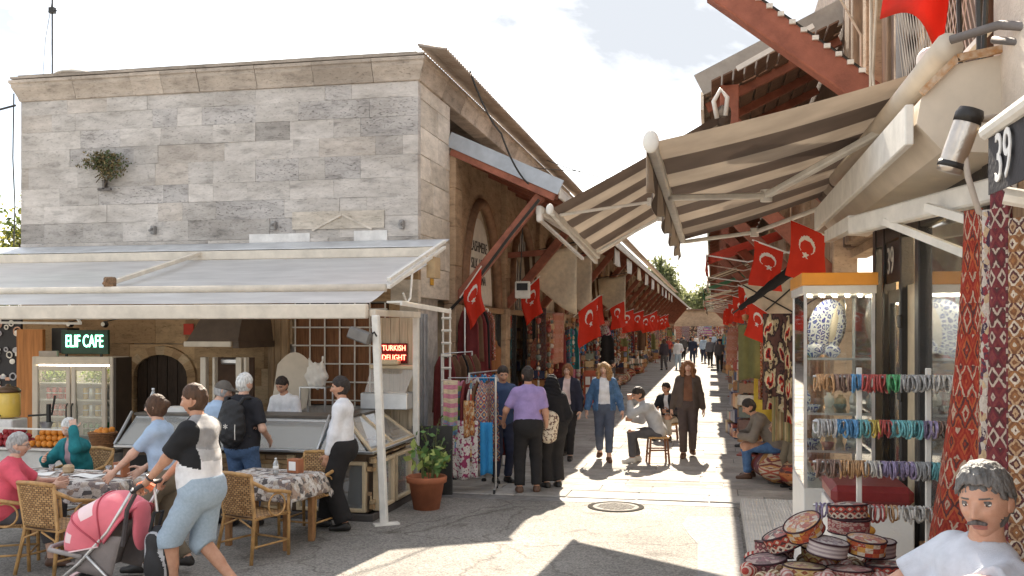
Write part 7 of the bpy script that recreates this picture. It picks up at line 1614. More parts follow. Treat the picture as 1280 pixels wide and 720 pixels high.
# camera cylinder
cc = thing('security_camera', 'cylindrical security camera with black cap hanging before the cassette', 'camera', (1.02,4.5,3.0)); Mx = Matrix.Rotation(R(18),4,'Y') @ Matrix.Rotation(R(6),4,'X')
m = MB(); m.lathe([(.0,-.02),(.052,-.02),(.055,.0),(.055,.22),(.05,.235)], n=22, M=Mx); m.build('tube', mat('cam_steel', (.52,.46,.40), r=.28, metal=.8), cc, True, world=False); m = MB(); m.lathe([(.058,.20),(.060,.235),(.050,.262),(.02,.268),(0,.27)], n=22, M=Mx); m.build('cap', BLK, cc, True, world=False); m = MB(); m.lathe([(.058,.0),(.058,.025)], n=22, M=Mx); m.build('base_ring', BLK, cc, True, world=False)
m = MB(); m.tube([(.05,0,.12),(.06,-.05,-.05),(.10,-.06,-.2),(.22,-.04,-.26),(.34,.0,-.24)], .014, 8); m.tube([(.06,.05,.2),(.15,.3,.26),(.35,.4,.3)], .016, 8); m.build('cable', mat('cam_cable', (.42,.36,.30)), cc, True, world=False)
m = MB(); m.tube([(1.12,4.93,3.68),(1.3,4.8,3.70),(1.42,4.6,3.62),(1.46,4.4,3.4),(1.5,4.0,3.25)], .022, 8); m.tube([(1.3,4.9,3.66),(1.38,4.75,3.6),(1.42,4.5,3.3),(1.40,4.2,3.2)], .018, 8); tag(m.build('cable_bundle', mat('cable_grey', (.16,.14,.13)), None, True), 'grey cables looping over the rusty cassette end', 'cable')
# number 39 valance
nv = thing('shop_awning', 'black valance with white number 39 under a white bar at the right edge', 'awning', (.95,3.0,2.9))
m = MB(); m.grid(lambda u, v: (.93+.01*math.sin(9*u), 3.55-2.6*u, 2.955-.20*v), 20, 4, th=.004); m.build('valance', mat('valance_black', (.03,.028,.032), r=.7), nv)
m = MB(); m.tube([(.93,3.58,2.975),(.93,.8,2.975)], .028, 10); m.build('front_bar', WHP, nv); m = MB(); m.grid(lambda u, v: (.95+.55*v, 3.55-2.6*u, 2.98+.40*v), 10, 4, th=.004); m.build('fabric', two_side('grey_awning', (.55,.55,.56)), nv, True)
text_obj('39', .23, mat('num_white', (.75,.74,.72), v=.04), frame((0,-1,0),(0,0,1),(-1,0,0),(.922,3.37,2.853)), nv, .002, .82)
m = MB(); m.tube([(1.45,3.3,2.60),(.95,3.45,2.74)], .03, 8); m.box((1.0,2.9,2.62), (1.42,3.2,2.76), e=.01); m.build('arm', WHP, nv)
# white rail frame over the window
wr = thing('white_bracket_frame', 'white bracket frame jutting out above the lit shop window', 'bracket', (1.2,6.5,2.95)); 
m = MB(); m.beam((.95,6.9,3.0), (1.40,5.0,2.98), .09, .12, e=.012); m.build('rail', WHP, wr); m = MB(); m.beam((1.05,6.3,2.96), (1.38,5.55,2.68), .035, .045); m.build('strut', WHP, wr); m = MB(); m.beam((1.15,5.6,2.96), (1.40,5.0,2.76), .035, .045); m.build('strut', WHP, wr); m = MB(); m.beam((.95,6.9,3.02), (1.0,8.8,3.10), .07, .10); m.build('rail', WHP, wr)
# flags up right
m = MB(); m.grid(lambda u, v: (.90+.30*u+.05*math.sin(3*v), 5.5+.10*math.sin(5*u+2*v), 4.95-(.95+.22*u)*v+.06*math.sin(4*u)*v), 14, 16, th=.004); tag(m.build('plain_red_flag', FR_, None, True), 'plain red cloth flag curling at the top right', 'flag')
STARS = textile('star_spots', [(.72,.72,.72),(.05,.09,.25),(.05,.09,.25),(.05,.09,.25),(.05,.09,.25),(.05,.09,.25)], 'spots', 5, 4)
m = MB(); m.grid(lambda u, v: (1.28-.02*v, 4.95-.75*u, 4.75-.62*v*(1-.55*u)+.03*math.sin(6*u)), 12, 8, th=.004); tag(m.build('starred_flag', STARS, None, True), 'blue flag corner with white stars at the upper right edge', 'flag'); 
m = MB(); m.tube([(1.35,5.3,3.5),(1.33,5.32,4.6),(1.36,5.3,6)], .02, 6); m.tube([(1.30,5.5,3.6),(1.28,5.52,4.6),(1.3,5.5,6)], .014, 6); m.tube([(1.33,5.2,3.6),(1.36,5.18,4.4),(1.34,5.22,6)], .014, 6); tag(m.build('cable_run', DK), 'dark cables running up beside the plaster column', 'cable')
# hanging rugs at the right edge
def drape(label, x0, y0, yw, zt, zb, mt, out=.0, sd=0, nm='hanging_kilim'):
    rr = random.Random(sd); ph = rr.uniform(0,6); m = MB()
    m.grid(lambda u, v: (x0-out*v**1.3*(1.05-u)+.025*math.sin(ph+8*u+2*v), y0-yw*u*(.45+.55*v)+.3*out*v*v*(1-u), zt-(zt-zb)*v), 20, 24, th=.012); return tag(m.build(nm, mt, None, True), label, 'kilim')
KR = textile('kilim_fire', [(.30,.035,.025),(.36,.06,.03),(.27,.03,.025),(.46,.34,.25),(.33,.045,.025),(.10,.04,.04),(.40,.10,.04)], 'kilim', 6, 17, jit=.8)
KW = textile('kilim_white', [(.58,.52,.46),(.30,.05,.06),(.08,.05,.08),(.56,.50,.44),(.55,.40,.25)], 'mix', 12, 70, jit=.6); KD = textile('kilim_dark', [(.22,.10,.05),(.45,.30,.18),(.10,.04,.04),(.60,.52,.42),(.30,.14,.06)], 'kilim', 6, 34, jit=.8); KM = textile('kilim_maroon', [(.17,.04,.05),(.20,.05,.05),(.15,.03,.04),(.10,.04,.04),(.48,.40,.33)], 'kilim', 6, 30, jit=.5)
drape('red orange kilim draped down beside the lit window', 1.22, 5.06, .50, 2.86, .35, KR, .30, 1)
drape('brown and white patterned kilim next to the red one', 1.20, 4.66, .24, 2.82, .5, KD, .06, 2)
drape('pale spotted kilim second from the right edge', 1.16, 4.44, .22, 2.80, .5, KW, .05, 3)
drape('maroon kilim with white dots at the right edge', 1.12, 4.20, .40, 2.85, .5, KM, .05, 4)
drape('dark patterned kilim cut by the right edge of the picture', 1.10, 3.82, .55, 2.70, .6, KD, .03, 6)
m = MB(); m.box((1.44,2.0,.55), (1.50,5.28,3.15)); m.build('side_wall', BWOOD, sh)

# --- glass display case
vc = thing('display_case', 'tall glass display case with orange header and blue white plates', 'display case', (.98,8.5,.13)); VX0, VX1, VY0, VY1 = .72, 1.26, 8.0, 9.1
WHC = mat('case_white', (.68,.66,.62), r=.35, v=.05); m = MB(); m.box((VX0,VY0,.131), (VX1,VY1,1.02), e=.006); m.build('base', WHC, vc)
m = MB(); m.box((VX0-.02,VY0-.02,2.64), (VX1+.02,VY1+.02,2.74), e=.004); m.build('header', mat('header_orange', (.72,.30,.03), r=.4, v=.06, b=0), vc); m = MB(); m.box((VX0-.01,VY0-.01,2.575), (VX1+.01,VY1+.01,2.638)); m.build('header_trim', WHC, vc)
for i in range(5): m = MB(); m.beam((VX0+.04+i*.10,VY0+.10,2.565), (VX0+.10+i*.10,VY0+.5,2.565), .03, .016); m.build('lamp_strip', LAMP, vc)
for x in (VX0+.012,VX1-.012):
    for y in (VY0+.012,VY1-.012): m = MB(); m.box((x-.012,y-.012,1.021), (x+.012,y+.012,2.574)); m.build('post', ALU, vc)
VG = glass('vitrine_glass', (.95,.97,.96), .25, .02)
for nm, lo, hi in (('glass_pane',(VX0+.025,VY0+.008,1.025),(VX1-.025,VY0+.012,2.57)),('glass_pane',(VX0+.008,VY0+.025,1.025),(VX0+.012,VY1-.025,2.57)),('glass_pane',(VX1-.012,VY0+.025,1.025),(VX1-.008,VY1-.025,2.57))): m = MB(); m.box(lo, hi); m.build(nm, VG, vc)
for z_ in (1.32,1.62,2.06): m = MB(); m.box((VX0+.03,VY0+.03,z_-.012), (VX1-.03,VY1-.03,z_), e=.002); m.build('shelf', VG, vc); m = MB(); m.box((VX0+.03,VY0+.014,z_-.016), (VX1-.03,VY0+.028,z_+.002)); m.build('shelf_edge', ALU, vc)
def bw():
    m, nt, b = _new('blue_white_glaze'); N, L = nt.nodes, nt.links; t = N.new('ShaderNodeTexCoord'); v_ = N.new('ShaderNodeTexVoronoi'); v_.inputs['Scale'].default_value = 22; v_.feature = 'DISTANCE_TO_EDGE'; n_ = N.new('ShaderNodeTexNoise'); n_.inputs['Scale'].default_value = 14; ad = N.new('ShaderNodeMath'); ad.operation = 'MULTIPLY'
    L.new(t.outputs['Object'], v_.inputs['Vector']); L.new(t.outputs['Object'], n_.inputs['Vector']); L.new(v_.outputs['Distance'], ad.inputs[0]); L.new(n_.outputs['Fac'], ad.inputs[1]); r_ = N.new('ShaderNodeValToRGB'); r_.color_ramp.interpolation = 'CONSTANT'; r_.color_ramp.elements[0].color = (.62,.66,.70,1); r_.color_ramp.elements[1].position = .06; r_.color_ramp.elements[1].color = (.03,.07,.30,1); e = r_.color_ramp.elements.new(.16); e.color = (.60,.65,.70,1); L.new(ad.outputs[0], r_.inputs[0]); L.new(r_.outputs[0], b.inputs['Base Color']); b.inputs['Roughness'].default_value = .15; return m
BW = bw()
def vase(label, loc, s, prof=None):
    m = MB(); m.lathe([(r*s, z_*s) for r, z_ in (prof or [(.45,0),(.5,.05),(.95,.5),(1,.9),(.75,1.3),(.35,1.55),(.33,1.75),(.48,1.9),(.42,1.9),(.28,1.75)])], n=28); return solo('vase', m, BW, label, 'vase', loc, smooth=True)
vase('round blue and white vase at the left on the upper case shelf', (.82,8.22,2.062), .075); vase('squat blue and white vase before the plate on the upper shelf', (.96,8.18,2.062), .065)
m = MB(); m.lathe([(0,.02),(.16,.025),(.24,.05),(.24,.056),(.15,.034),(0,.03)], n=40, M=Matrix.Rotation(R(-80),4,'X') @ Matrix.Rotation(R(18),4,'Y')); solo('plate', m, BW, 'large blue and white plate standing on the upper shelf', 'plate', (1.0,8.55,2.30), R(62), smooth=True)
m = MB(); m.lathe([(0,.02),(.16,.025),(.25,.05),(.25,.056),(.15,.034),(0,.03)], n=40, M=Matrix.Rotation(R(-80),4,'X')); solo('plate', m, mat('glaze_cream', (.58,.53,.44), r=.2), 'plain cream backed plate behind the blue one', 'plate', (1.12,8.75,2.30), R(70), smooth=True)
for i in range(9):
    r = rr.uniform(.04,.06); m = MB(); m.lathe([(r*.5,0),(r,r*.6),(r*1.1,r*1.1),(r*.9,r*1.1),(r*.4,.01)], n=18); solo('bowl', m, [BW, WARES[0], WARES[5], WHC][i % 4], 'small glazed bowl on the lower shelves of the display case', 'bowl', (VX0+.09+.11*(i % 4), 8.15+.12*(i // 4), (1.622,1.322,1.022)[i % 3]), 0, 'bowls in the display case', True)
lc = thing('white_cabinet', 'low white cabinet with red cushion beside the display case', 'cabinet', (.95,7.2,.13)); m = MB(); m.box((.80,6.9,.131), (1.34,7.5,1.08), e=.008); m.build('carcass', WHC, lc); m = MB(); m.box((.80,6.88,1.082), (1.34,7.5,1.22), e=.04); m.build('cushion', mat('red_leather', (.20,.02,.02), r=.4, v=.15), lc)

for i in range(3):
    for k in range(5):
        m = MB(); h_ = rr.uniform(.08,.16); r = rr.uniform(.03,.05); m.lathe([(r*.6,0),(r,h_*.3),(r*.9,h_*.7),(r*.4,h_*.85),(r*.5,h_)], n=16); solo('ornament', m, [BW, WARES[4], WHC, WARES[1], ALU][(i+k) % 5], 'small ornament standing at the back of the display case shelves', 'ornament', (VX0+.08+.095*k, 8.5+rr.uniform(-.05,.3), (1.622,1.322,1.022)[i]), 0, 'ornaments in the display case', True)
# --- bracelet rack
bk2 = thing('bracelet_rack', 'white wire rack with four rods of bracelets before the shop', 'rack', (.95,5.6,.13))
RZ = (2.03,1.78,1.555,1.315)
for x in (.80,1.16): m = MB(); m.box((x-.014,5.60,.14), (x+.014,5.63,2.08), e=.003); m.build('upright', WHP, bk2); m = MB(); m.box((x-.02,5.4,.131), (x+.02,5.85,.16)); m.build('foot', WHP, bk2)
for z_ in RZ: m = MB(); m.tube([(.55,5.58,z_),(1.36,5.58,z_)], .008, 6); m.build('rod', STEEL, bk2)
def torus(R0, r, mt, n=16, k=6, sz=1.15):
    m = MB(); m.tube([(R0*math.sin(a), 0, -R0*sz+R0*sz*math.cos(a)) for a in [2*math.pi*i/n for i in range(n)]], r, k, closed=True); return m.mesh('bracelet', mt, True)
BC = [('amber',(.55,.30,.12)),('red',(.45,.04,.03)),('green',(.05,.35,.12)),('grey',(.40,.40,.40)),('turquoise',(.12,.42,.45)),('brown',(.22,.12,.08)),('white',(.60,.57,.52)),('blue',(.05,.25,.50)),('purple',(.28,.22,.38)),('yellow',(.60,.45,.06))]
BM = {n_: torus(.031, .0058, mat('bead_'+n_, tuple(.78*x+.05 for x in c), r=.35, v=.45, sc=70, b=.3, bs=150, rnd=.3)) for n_, c in BC}
NB = 2
ROWS = (['amber']*5+['brown']*5+['blue']*3+['red']*7+['green']*4+['grey']*9+['white']*9, ['grey']*6+['blue']*6+['turquoise']*3+['yellow']*3+['red']*3+['turquoise']*9+['purple']*4+['brown']*4+['red']*4, ['brown']*7+['amber']*8+['white']*4+['purple']*10+['grey']*5+['turquoise']*10, ['purple']*6+['brown']*8+['red']*3+['amber']*3+['white']*8+['brown']*8)
for ri, row in enumerate(ROWS):
    row = [q_ for q_ in row for _ in range(2 if ri < 3 else 1)]
    for i, n_ in enumerate(row):
        o = obj('bracelet', BM[n_]); o.location = (.57+.78*i/len(row), 5.58+rr.uniform(-.006,.006), RZ[ri]+.010); o.rotation_euler = (R(rr.uniform(-10,10)),0,R(90+rr.uniform(-35,35))); o.scale = (1,1,rr.uniform(.95,1.35)); nm = ('top','second','third','lowest')[ri]; tag(o, f'{n_} bead bracelet on the {nm} rod of the rack', 'bracelet', f'{n_} bracelets on the {nm} rod')
q = SDF(.008); q.cap((0,0,0), (0,0,.10), .045, .04, .02, ((0,1,0), .5)); q.cap((-.05,0,.03), (.05,0,.03), .02, .02, .02); q.cap((-.02,0,-.03), (-.03,0,-.09), .02, .014, .01); q.cap((.02,0,-.03), (.03,0,-.09), .02, .014, .01); V_, F_2 = q.mesh(); o = obj('felt_toy', np_mesh('felt_toy', V_, F_2, cloth('felt_orange', (.65,.30,.05)))); o.location = (.80,5.50,1.17); tag(o, 'orange felt figure hanging on the rack upright', 'toy')
m = MB(); m.lathe([(.10,0),(.15,.07),(.155,.075),(.15,.08),(.10,.015),(0,.015)], n=24); bw_ = thing('bead_bowl', 'wire rimmed bowl of brown bead bracelets by the man\'s knees', 'bowl', (.86,4.55,1.05)); m.build('bowl', WHP, bw_, True, world=False); m = MB()
for i in range(26): a = rr.uniform(0,6.28); r = rr.uniform(0,.09); c = Vector((r*math.cos(a), r*math.sin(a), .06+rr.uniform(0,.03))); M_ = Matrix.Rotation(rr.uniform(0,6),4,'Z') @ Matrix.Rotation(rr.uniform(0,1.2),4,'X'); m.tube([c+M_ @ Vector((.04*math.cos(t_), .04*math.sin(t_), 0)) for t_ in [2*math.pi*k/10 for k in range(10)]], .008, 5, rr.randrange(3), closed=True)
m.build('beads', [WARES[4], WARES[1], WARES[2]], bw_, True, world=False).__setitem__('kind','stuff')
# --- pile of embroidered caps on a cloth covered stand
sd_ = thing('cap_stand', 'cloth covered stand carrying the pile of embroidered caps', 'stand', (.52,4.85,0)); m = MB(); m.box((.16,4.45,0), (.94,5.2,1.04), e=.03); m.build('cloth_cover', T_[5], sd_)
CAPP = [([(.50,.12,.05),(.60,.52,.42),(.36,.06,.04),(.58,.30,.08)],'check',16,3), ([(.10,.05,.05),(.58,.50,.40),(.40,.07,.05)],'kilim',14,2), ([(.55,.38,.14),(.50,.30,.10),(.30,.10,.06),(.60,.46,.25)],'kilim',12,2), ([(.50,.20,.16),(.58,.42,.36),(.36,.10,.10)],'spots',26,5), ([(.34,.28,.30),(.56,.50,.48),(.18,.10,.12),(.50,.44,.42)],'stripe',1,7), ([(.26,.08,.10),(.48,.34,.30),(.14,.06,.06)],'kilim',16,2)]
CAPM = []
for i, (p, k, a, b) in enumerate(CAPP):
    m = MB(); tx = textile(f'cap_cloth_{i}', p, k, a, b); n = 28
    m.grid(lambda u, v: ((.088+.004*v)*math.cos(2*math.pi*u), (.088+.004*v)*math.sin(2*math.pi*u), .072*v), n, 6, mi=0); m.grid(lambda u, v: (.092*(1-v)*math.cos(2*math.pi*u), .092*(1-v)*math.sin(2*math.pi*u), .072+.016*math.sin(v*1.57)), n, 6, mi=1); m.tube([(.091*math.cos(2*math.pi*j/n), .091*math.sin(2*math.pi*j/n), .072) for j in range(n)], .005, 5, 2, closed=True); m.tube([(.088*math.cos(2*math.pi*j/n), .088*math.sin(2*math.pi*j/n), .002) for j in range(n)], .004, 5, 2, closed=True)
    CAPM.append(m.mesh('embroidered_cap', [tx, textile(f'cap_top_cloth_{i}', [tuple(.65*x+.12 for x in c) for c in p], 'mix', 14, 5), cloth('cap_piping', (.05,.025,.03))], True))
caps = [((.44,4.72,1.33),0,(-24,18),'orange and white checked cap tilted at the front of the pile top'), ((.36,4.80,1.25),1,(-20,15),'dark zigzag cap under the tilted checked cap'), ((.66,4.98,1.36),1,(5,-6),'zigzag cap on top at the back of the pile'), ((.66,4.98,1.29),3,(2,0),'pink spotted cap below the top zigzag cap'), ((.70,4.72,1.25),0,(4,-4),'checked cap at the right of the pile'), ((.52,4.66,1.25),4,(8,0),'flat grey striped cap in the middle of the pile'), ((.42,4.64,1.13),2,(0,4),'yellow embroidered cap at the front left of the pile'), ((.62,4.64,1.13),3,(2,-3),'pink spotted cap at the front of the pile'), ((.26,4.74,1.13),5,(0,8),'purple cap at the left foot of the pile'), ((.80,4.72,1.14),1,(0,-6),'dark zigzag cap at the right foot of the pile'), ((.30,4.92,1.17),5,(0,10),'purple cap behind the left foot of the pile'), ((.52,4.86,1.17),2,(0,0),'yellow cap inside the pile of caps'), ((.78,4.95,1.19),4,(0,0),'grey striped cap at the back right of the pile')]
for p, k, (rx_, ry_), l in caps: o = obj('embroidered_cap', CAPM[k]); o.location = p; o.rotation_euler = (R(rx_),R(ry_),rr.uniform(0,6)); o.scale = (1.05*rr.uniform(.93,1.08),1.05*rr.uniform(.93,1.08),rr.uniform(.85,1.05)); tag(o, l, 'cap', 'embroidered caps in a pile')
SLIP = []
for i in range(3):
    m = MB(); m.grid(lambda u, v: (.035*math.cos(2*math.pi*u)*math.sin(math.pi*min(.999,v))**.5, .10*(v-.5), .03+.03*math.sin(2*math.pi*u)*math.sin(math.pi*v)**.5), 12, 8); SLIP.append(m.mesh('woven_slipper', textile(f'slip_{i}', [((.36,.06,.05),(.55,.45,.38),(.10,.06,.07)),((.45,.20,.18),(.60,.50,.45),(.20,.08,.10)),((.25,.14,.08),(.58,.50,.36),(.40,.10,.06))][i], 'stripe', 2, 9), True))
for i in range(170):
    o = obj('woven_slipper', SLIP[i % 3]); a = rr.uniform(0,6.28); o.location = (rr.uniform(.17,.93), rr.uniform(4.44,4.95), 1.045+rr.uniform(0,.10)); o.rotation_euler = (rr.uniform(-.5,.5), rr.uniform(-.5,.5), a); tag(o, 'small woven slipper in the heap under the embroidered caps', 'slipper', 'heap of woven slippers')
# ================================================ PEOPLE
C_ = cloth
WHT = C_('shirt_white', (.72,.72,.74)); BLKC = C_('trouser_black', (.022,.02,.02)); NAVY = C_('navy', (.035,.04,.07)); DEN = C_('denim', (.075,.13,.24), v=.2, sc=40); DENL = C_('denim_light', (.34,.42,.50), v=.10, sc=45); LBL = C_('light_blue', (.36,.47,.62)); GREYD = C_('grey_dark', (.09,.085,.09)); KHK = C_('khaki', (.17,.14,.10))
SHB = mat('shoe_black', (.02,.017,.015), r=.4, v=.2); SHN = mat('shoe_brown', (.10,.05,.03), r=.5, v=.2); SHW = mat('shoe_pale', (.55,.52,.48), r=.6)
# man in white shirt
person('man in white shirt and black trousers standing by the leaning post, looking left', (-4.14,10.33,0), R(98), 1.72, dict(footL=(-.09,-.06,.085), footR=(.10,.20,.085), handL=(-.16,.12,.86), handR=(.25,.15,.88), head=(8,4), lean=-2), dict(m=WHT, sleeve=.93, hem=.0, collar=1, inf=.006), None, dict(m=BLKC, inf=.040, flare=.03), None, SHB, hair=('short', H_BLACK), hd='mid', belly=.02)
# stroller man
BT, GT, WT, = C_('tee_black', (.02,.02,.022)), C_('tee_grey', (.32,.31,.31), v=.2), C_('tee_white', (.74,.73,.74))
def blocks(C, K):
    hip = K['hip']; z = C[:,2]-hip.z-.25*(C[:,1]-hip.y); ax = np.abs(C[:,0]-hip.x)
    mi = np.where(z > .36, 1, np.where(z > .27, 3, 2)); return np.where((ax > .168) & (z > .2) | ((C[:,1]-hip.y > .06+.10*(.5-z)) & (z > .29)), 0, mi)
def watch(root, K):
    a, e, w = K['arm'][-1]; y = (w-e).normalized(); p = w-y*.045; m = MB(); x = y.orthogonal().normalized(); z = y.cross(x)
    m.tube([p+(x*math.cos(t)+z*math.sin(t))*.034 for t in [2*math.pi*i/16 for i in range(16)]], .009, 6, closed=True); m.build('watch', mat('watch_dark', (.05,.045,.05), r=.3, metal=.5), root, world=False)
person('man in black grey and white tee and denim shorts pushing the stroller', (-4.16,7.30,0), R(90), 1.83, dict(pelvis=(0,0,.97), lean=1, lean2=4, footL=(-.09,.20,.10), footR=(.09,-.26,.17), handL=(-.15,.42,1.02), handR=(.15,.42,1.02), elbowL=(-.5,-.2,-.9), elbowR=(.5,-.2,-.9), gripL='grip', gripR='grip', palmL=(0,0,-1), palmR=(0,0,-1), head=(5,6), toeR=(0,.8,-.5)), dict(m=[BT,GT,WT,C_('tee_pale_grey', (.46,.45,.45), v=.2)], sleeve=.42, hem=.10, inf=.012, sl=.016, mi=blocks), None, dict(m=DENL, leg=.56, inf=.034, flare=.02, name='shorts'), None, SHW, skin=SK_A, hair=('crop', H_BROWN), hd='mid', belly=.035, h=.012, extra=watch)
person('woman in light blue top and olive trousers walking beyond the stroller man', (-5.02,8.12,0), R(96), 1.66, dict(footL=(-.08,.2,.1), footR=(.08,-.2,.14), handL=(-.16,.42,.95), handR=(.2,.3,.95), lean=5), dict(m=LBL, sleeve=.4, hem=.08), None, dict(m=KHK), None, SHB, skin=SK_B, hair=('bun', H_BROWN), fem=True, hd='mid', extra=glasses())
# man with backpack
bm_ = person('white haired man in black tee with his back to us at the counter', (-5.32,10.22,0), R(-4), 1.75, dict(handL=(-.20,.22,1.05), handR=(.24,.20,1.0), lean=2, head=(-10,8), footL=(-.13,0,.085), footR=(.13,.02,.085)), dict(m=C_('tee_charcoal', (.025,.025,.03)), sleeve=.42, hem=.08, inf=.014), None, dict(m=DEN, inf=.022), None, SHB, skin=SK_B, hair=('short', H_WHITE), hd='mid', belly=.03)
pk = thing('backpack', 'black backpack with pale emblem on the man in black', 'backpack', (-5.32,10.04,1.0)); PKB = mat('pack_nylon', (.015,.015,.017), r=.6, v=.3, sc=20, b=.3)
q = SDF(.014); q.ell((0,-.05,.20), (.165,.10,.26), .04); q.ell((0,-.13,.12), (.125,.06,.15), .03); q.ell((0,-.03,.38), (.12,.08,.10), .04); q.post = lambda X, Y, Z: .004*np.sin(Z*70)*np.sin(X*40); V_, F_2 = q.mesh(); obj('pack_body', np_mesh('pack_body', V_, F_2, PKB), pk)
for sx in (-1,1):
    m = MB(); m.tube([(sx*.08,-.04,.42),(sx*.11,.02,.50),(sx*.13,.12,.50),(sx*.14,.24,.40),(sx*.16,.24,.2),(sx*.15,.08,.05)], .022, 6); m.build('strap', PKB, pk, True, world=False)
m = MB(); m.tube([(.10,-.17,.05),(.105,-.185,.14),(.10,-.17,.22)], .005, 5); m.build('zip', WHP, pk, world=False); m = MB()
for a in range(6): m.box((-.004,-.203,0), (.004,-.198,.028), M=Matrix.Translation((0,0,.20)) @ Matrix.Rotation(R(a*60),4,'Y'))
m.build('emblem', WHP, pk, world=False).__setitem__('kind','stuff'); text_obj('CAT BAG'[:0] or 'CCCC', .035, WHP, frame((1,0,0),(0,0,1),(0,-1,0),(-5.32,10.04-.197,1.0+.13)), pk, .001) if False else None
person('man in light blue shirt and dark cap leaning at the counter', (-5.82,10.34,0), R(-38), 1.68, dict(lean=10, lean2=18, handR=(.18,.35,1.0), handL=(-.2,.3,1.0), head=(-25,16)), dict(m=LBL, sleeve=.5, hem=.1, collar=1), None, dict(m=GREYD), None, SHB, skin=SK_B, hair=('cap', C_('cap_grey', (.13,.115,.10)), H_GREY), hd='mid')
person('vendor in white shirt looking down behind the counter', (-5.66,12.15,0), R(176), 1.64, dict(head=(-5,26), handL=(-.15,.3,1.0), handR=(.15,.3,1.0), lean=6), dict(m=WHT, sleeve=.9, collar=1), None, dict(m=BLKC), None, SHB, skin=SK_A, hair=('short', H_BLACK), hd='mid')
# seated at the tables
seat = dict(pelvis=(0,-.06,.53), footL=(-.12,.36,.085), footR=(.12,.40,.085))
person('elderly woman in coral shirt with glasses seated at the left edge', (-6.62,8.05,0), R(-62), 1.64, dict(seat, lean=8, lean2=14, handL=(-.12,.42,.80), handR=(.16,.42,.79), head=(6,6)), dict(m=C_('coral', (.66,.10,.14)), sleeve=.44, hem=.1, inf=.014), None, dict(m=GREYD, leg=.8), None, SHN, skin=SK_B, hair=('short', H_GREY), fem=True, belly=.05, hd='mid', extra=glasses())
person('white haired woman in teal jacket leaning her head on her hand at the table', (-7.18,9.82,0), R(172), 1.62, dict(seat, lean=10, lean2=16, handL=(-.15,.20,1.16), elbowL=(-.6,.6,-1), handR=(.05,.42,.83), head=(8,16), palmL=(.6,-.6,.2)), dict(m=C_('inner_mauve', (.45,.30,.32)), sleeve=.9), dict(m=C_('teal_jacket', (.02,.17,.19), v=.3), sleeve=1, hem=.1, open=.035, name='jacket'), dict(m=GREYD), None, SHN, skin=SK_B, hair=('short', H_WHITE), fem=True, hd='mid')
# group by the clothes rail
person('man in purple polo and black jeans with his back to us at the clothes rail', (-2.50,13.11,0), R(14), 1.74, dict(handL=(-.34,.22,.98), handR=(.26,.05,.88), footL=(-.12,0,.085), footR=(.12,.05,.085), head=(12,10), gripL='grip'), dict(m=C_('polo_purple', (.32,.24,.46)), sleeve=.42, hem=.03, collar=1, inf=.006, sl=.006), None, dict(m=BLKC, inf=.024, flare=.012), None, SHN, skin=SK_A, hair=('crop', H_BLACK), belly=.03, hd='mid')
person('man in dark blue jacket facing the purple polo man by the rail', (-3.06,13.92,0), R(215), 1.72, dict(handR=(.22,.30,1.0), handL=(-.16,.34,1.05), head=(-10,16)), dict(m=C_('blue_jacket', (.05,.08,.16)), sleeve=.95, hem=.1, inf=.012), None, dict(m=NAVY), None, SHB, skin=SK_A, hair=('short', H_BLACK), hd='mid')
person('woman in black headscarf with a patterned bag behind the purple polo man', (-2.24,13.62,0), R(35), 1.60, dict(handL=(-.2,.3,1.0), handR=(.2,.1,.85)), dict(m=C_('abaya', (.015,.014,.016)), sleeve=.97, hem=.28, inf=.03), None, dict(m=BLKC, inf=.05), None, SHB, skin=SK_B, hair=('scarf', C_('headscarf_black', (.012,.011,.013))), fem=True)
q = SDF(.014); q.cap((0,-.02,-.02), (0,.02,.22), .10, .12, .03, ((1,0,0), 1.25)); V_, F_2 = q.mesh(); me = np_mesh('shoulder_bag', V_, F_2, mat('bag_spot', (.62,.52,.38), v=.6, sc=28, c2=(.10,.04,.03), blo=.44, bhi=.5)); o = obj('shoulder_bag', me); o.location = (-2.25,13.30,.80); tag(o, 'spotted cream bag hanging at the headscarf woman\'s side', 'bag')
walk = dict(footL=(-.08,.20,.09), footR=(.08,-.16,.13), kneeL=(0,1,0), kneeR=(0,1,0))
person('woman in navy blazer and pale pink shirt walking in the shade', (-2.46,16.6,0), R(176), 1.66, dict(walk, handL=(-.24,.14,.86), handR=(.25,-.05,.84)), dict(m=C_('blouse_pink', (.62,.48,.46)), sleeve=.9, hem=.16, fold=.004), dict(m=C_('blazer_navy', (.025,.025,.04)), sleeve=.95, hem=.16, open=.055, name='blazer'), dict(m=BLKC, inf=.016), None, SHB, skin=SK_B, hair=('bob', H_AUB), fem=True, hd='mid', extra=glasses())
person('woman in denim jacket and white blouse walking in the sun', (-1.82,16.55,0), R(186), 1.69, dict(walk, handR=(.30,-.02,.88), handL=(-.30,.1,.88), head=(-14,0)), dict(m=WHT, sleeve=.9, hem=.18, fold=.004), dict(m=C_('denim_jacket', (.07,.14,.26), v=.3, sc=14), sleeve=.93, hem=.08, open=.075, name='jacket'), dict(m=C_('jeans_slate', (.085,.10,.14)), leg=.90), None, SHN, skin=SK_B, hair=('curly', H_BLOND), fem=True, hd='mid')
person('woman in brown cardigan walking towards us down the sunlit street', (-.42,17.35,0), R(182), 1.71, dict(walk, footL=(-.08,-.12,.12), footR=(.08,.20,.09), handR=(.28,.02,.86), handL=(-.27,-.06,.86)), dict(m=C_('top_rust', (.16,.075,.045)), sleeve=.5, hem=.16, fold=.004), dict(m=C_('cardigan_brown', (.085,.065,.055)), sleeve=.95, hem=.16, open=.06, name='cardigan'), dict(m=C_('trouser_brown', (.075,.055,.05)), flare=.012), None, SHN, skin=SK_B, hair=('curly', H_AUB), fem=True, hd='mid')
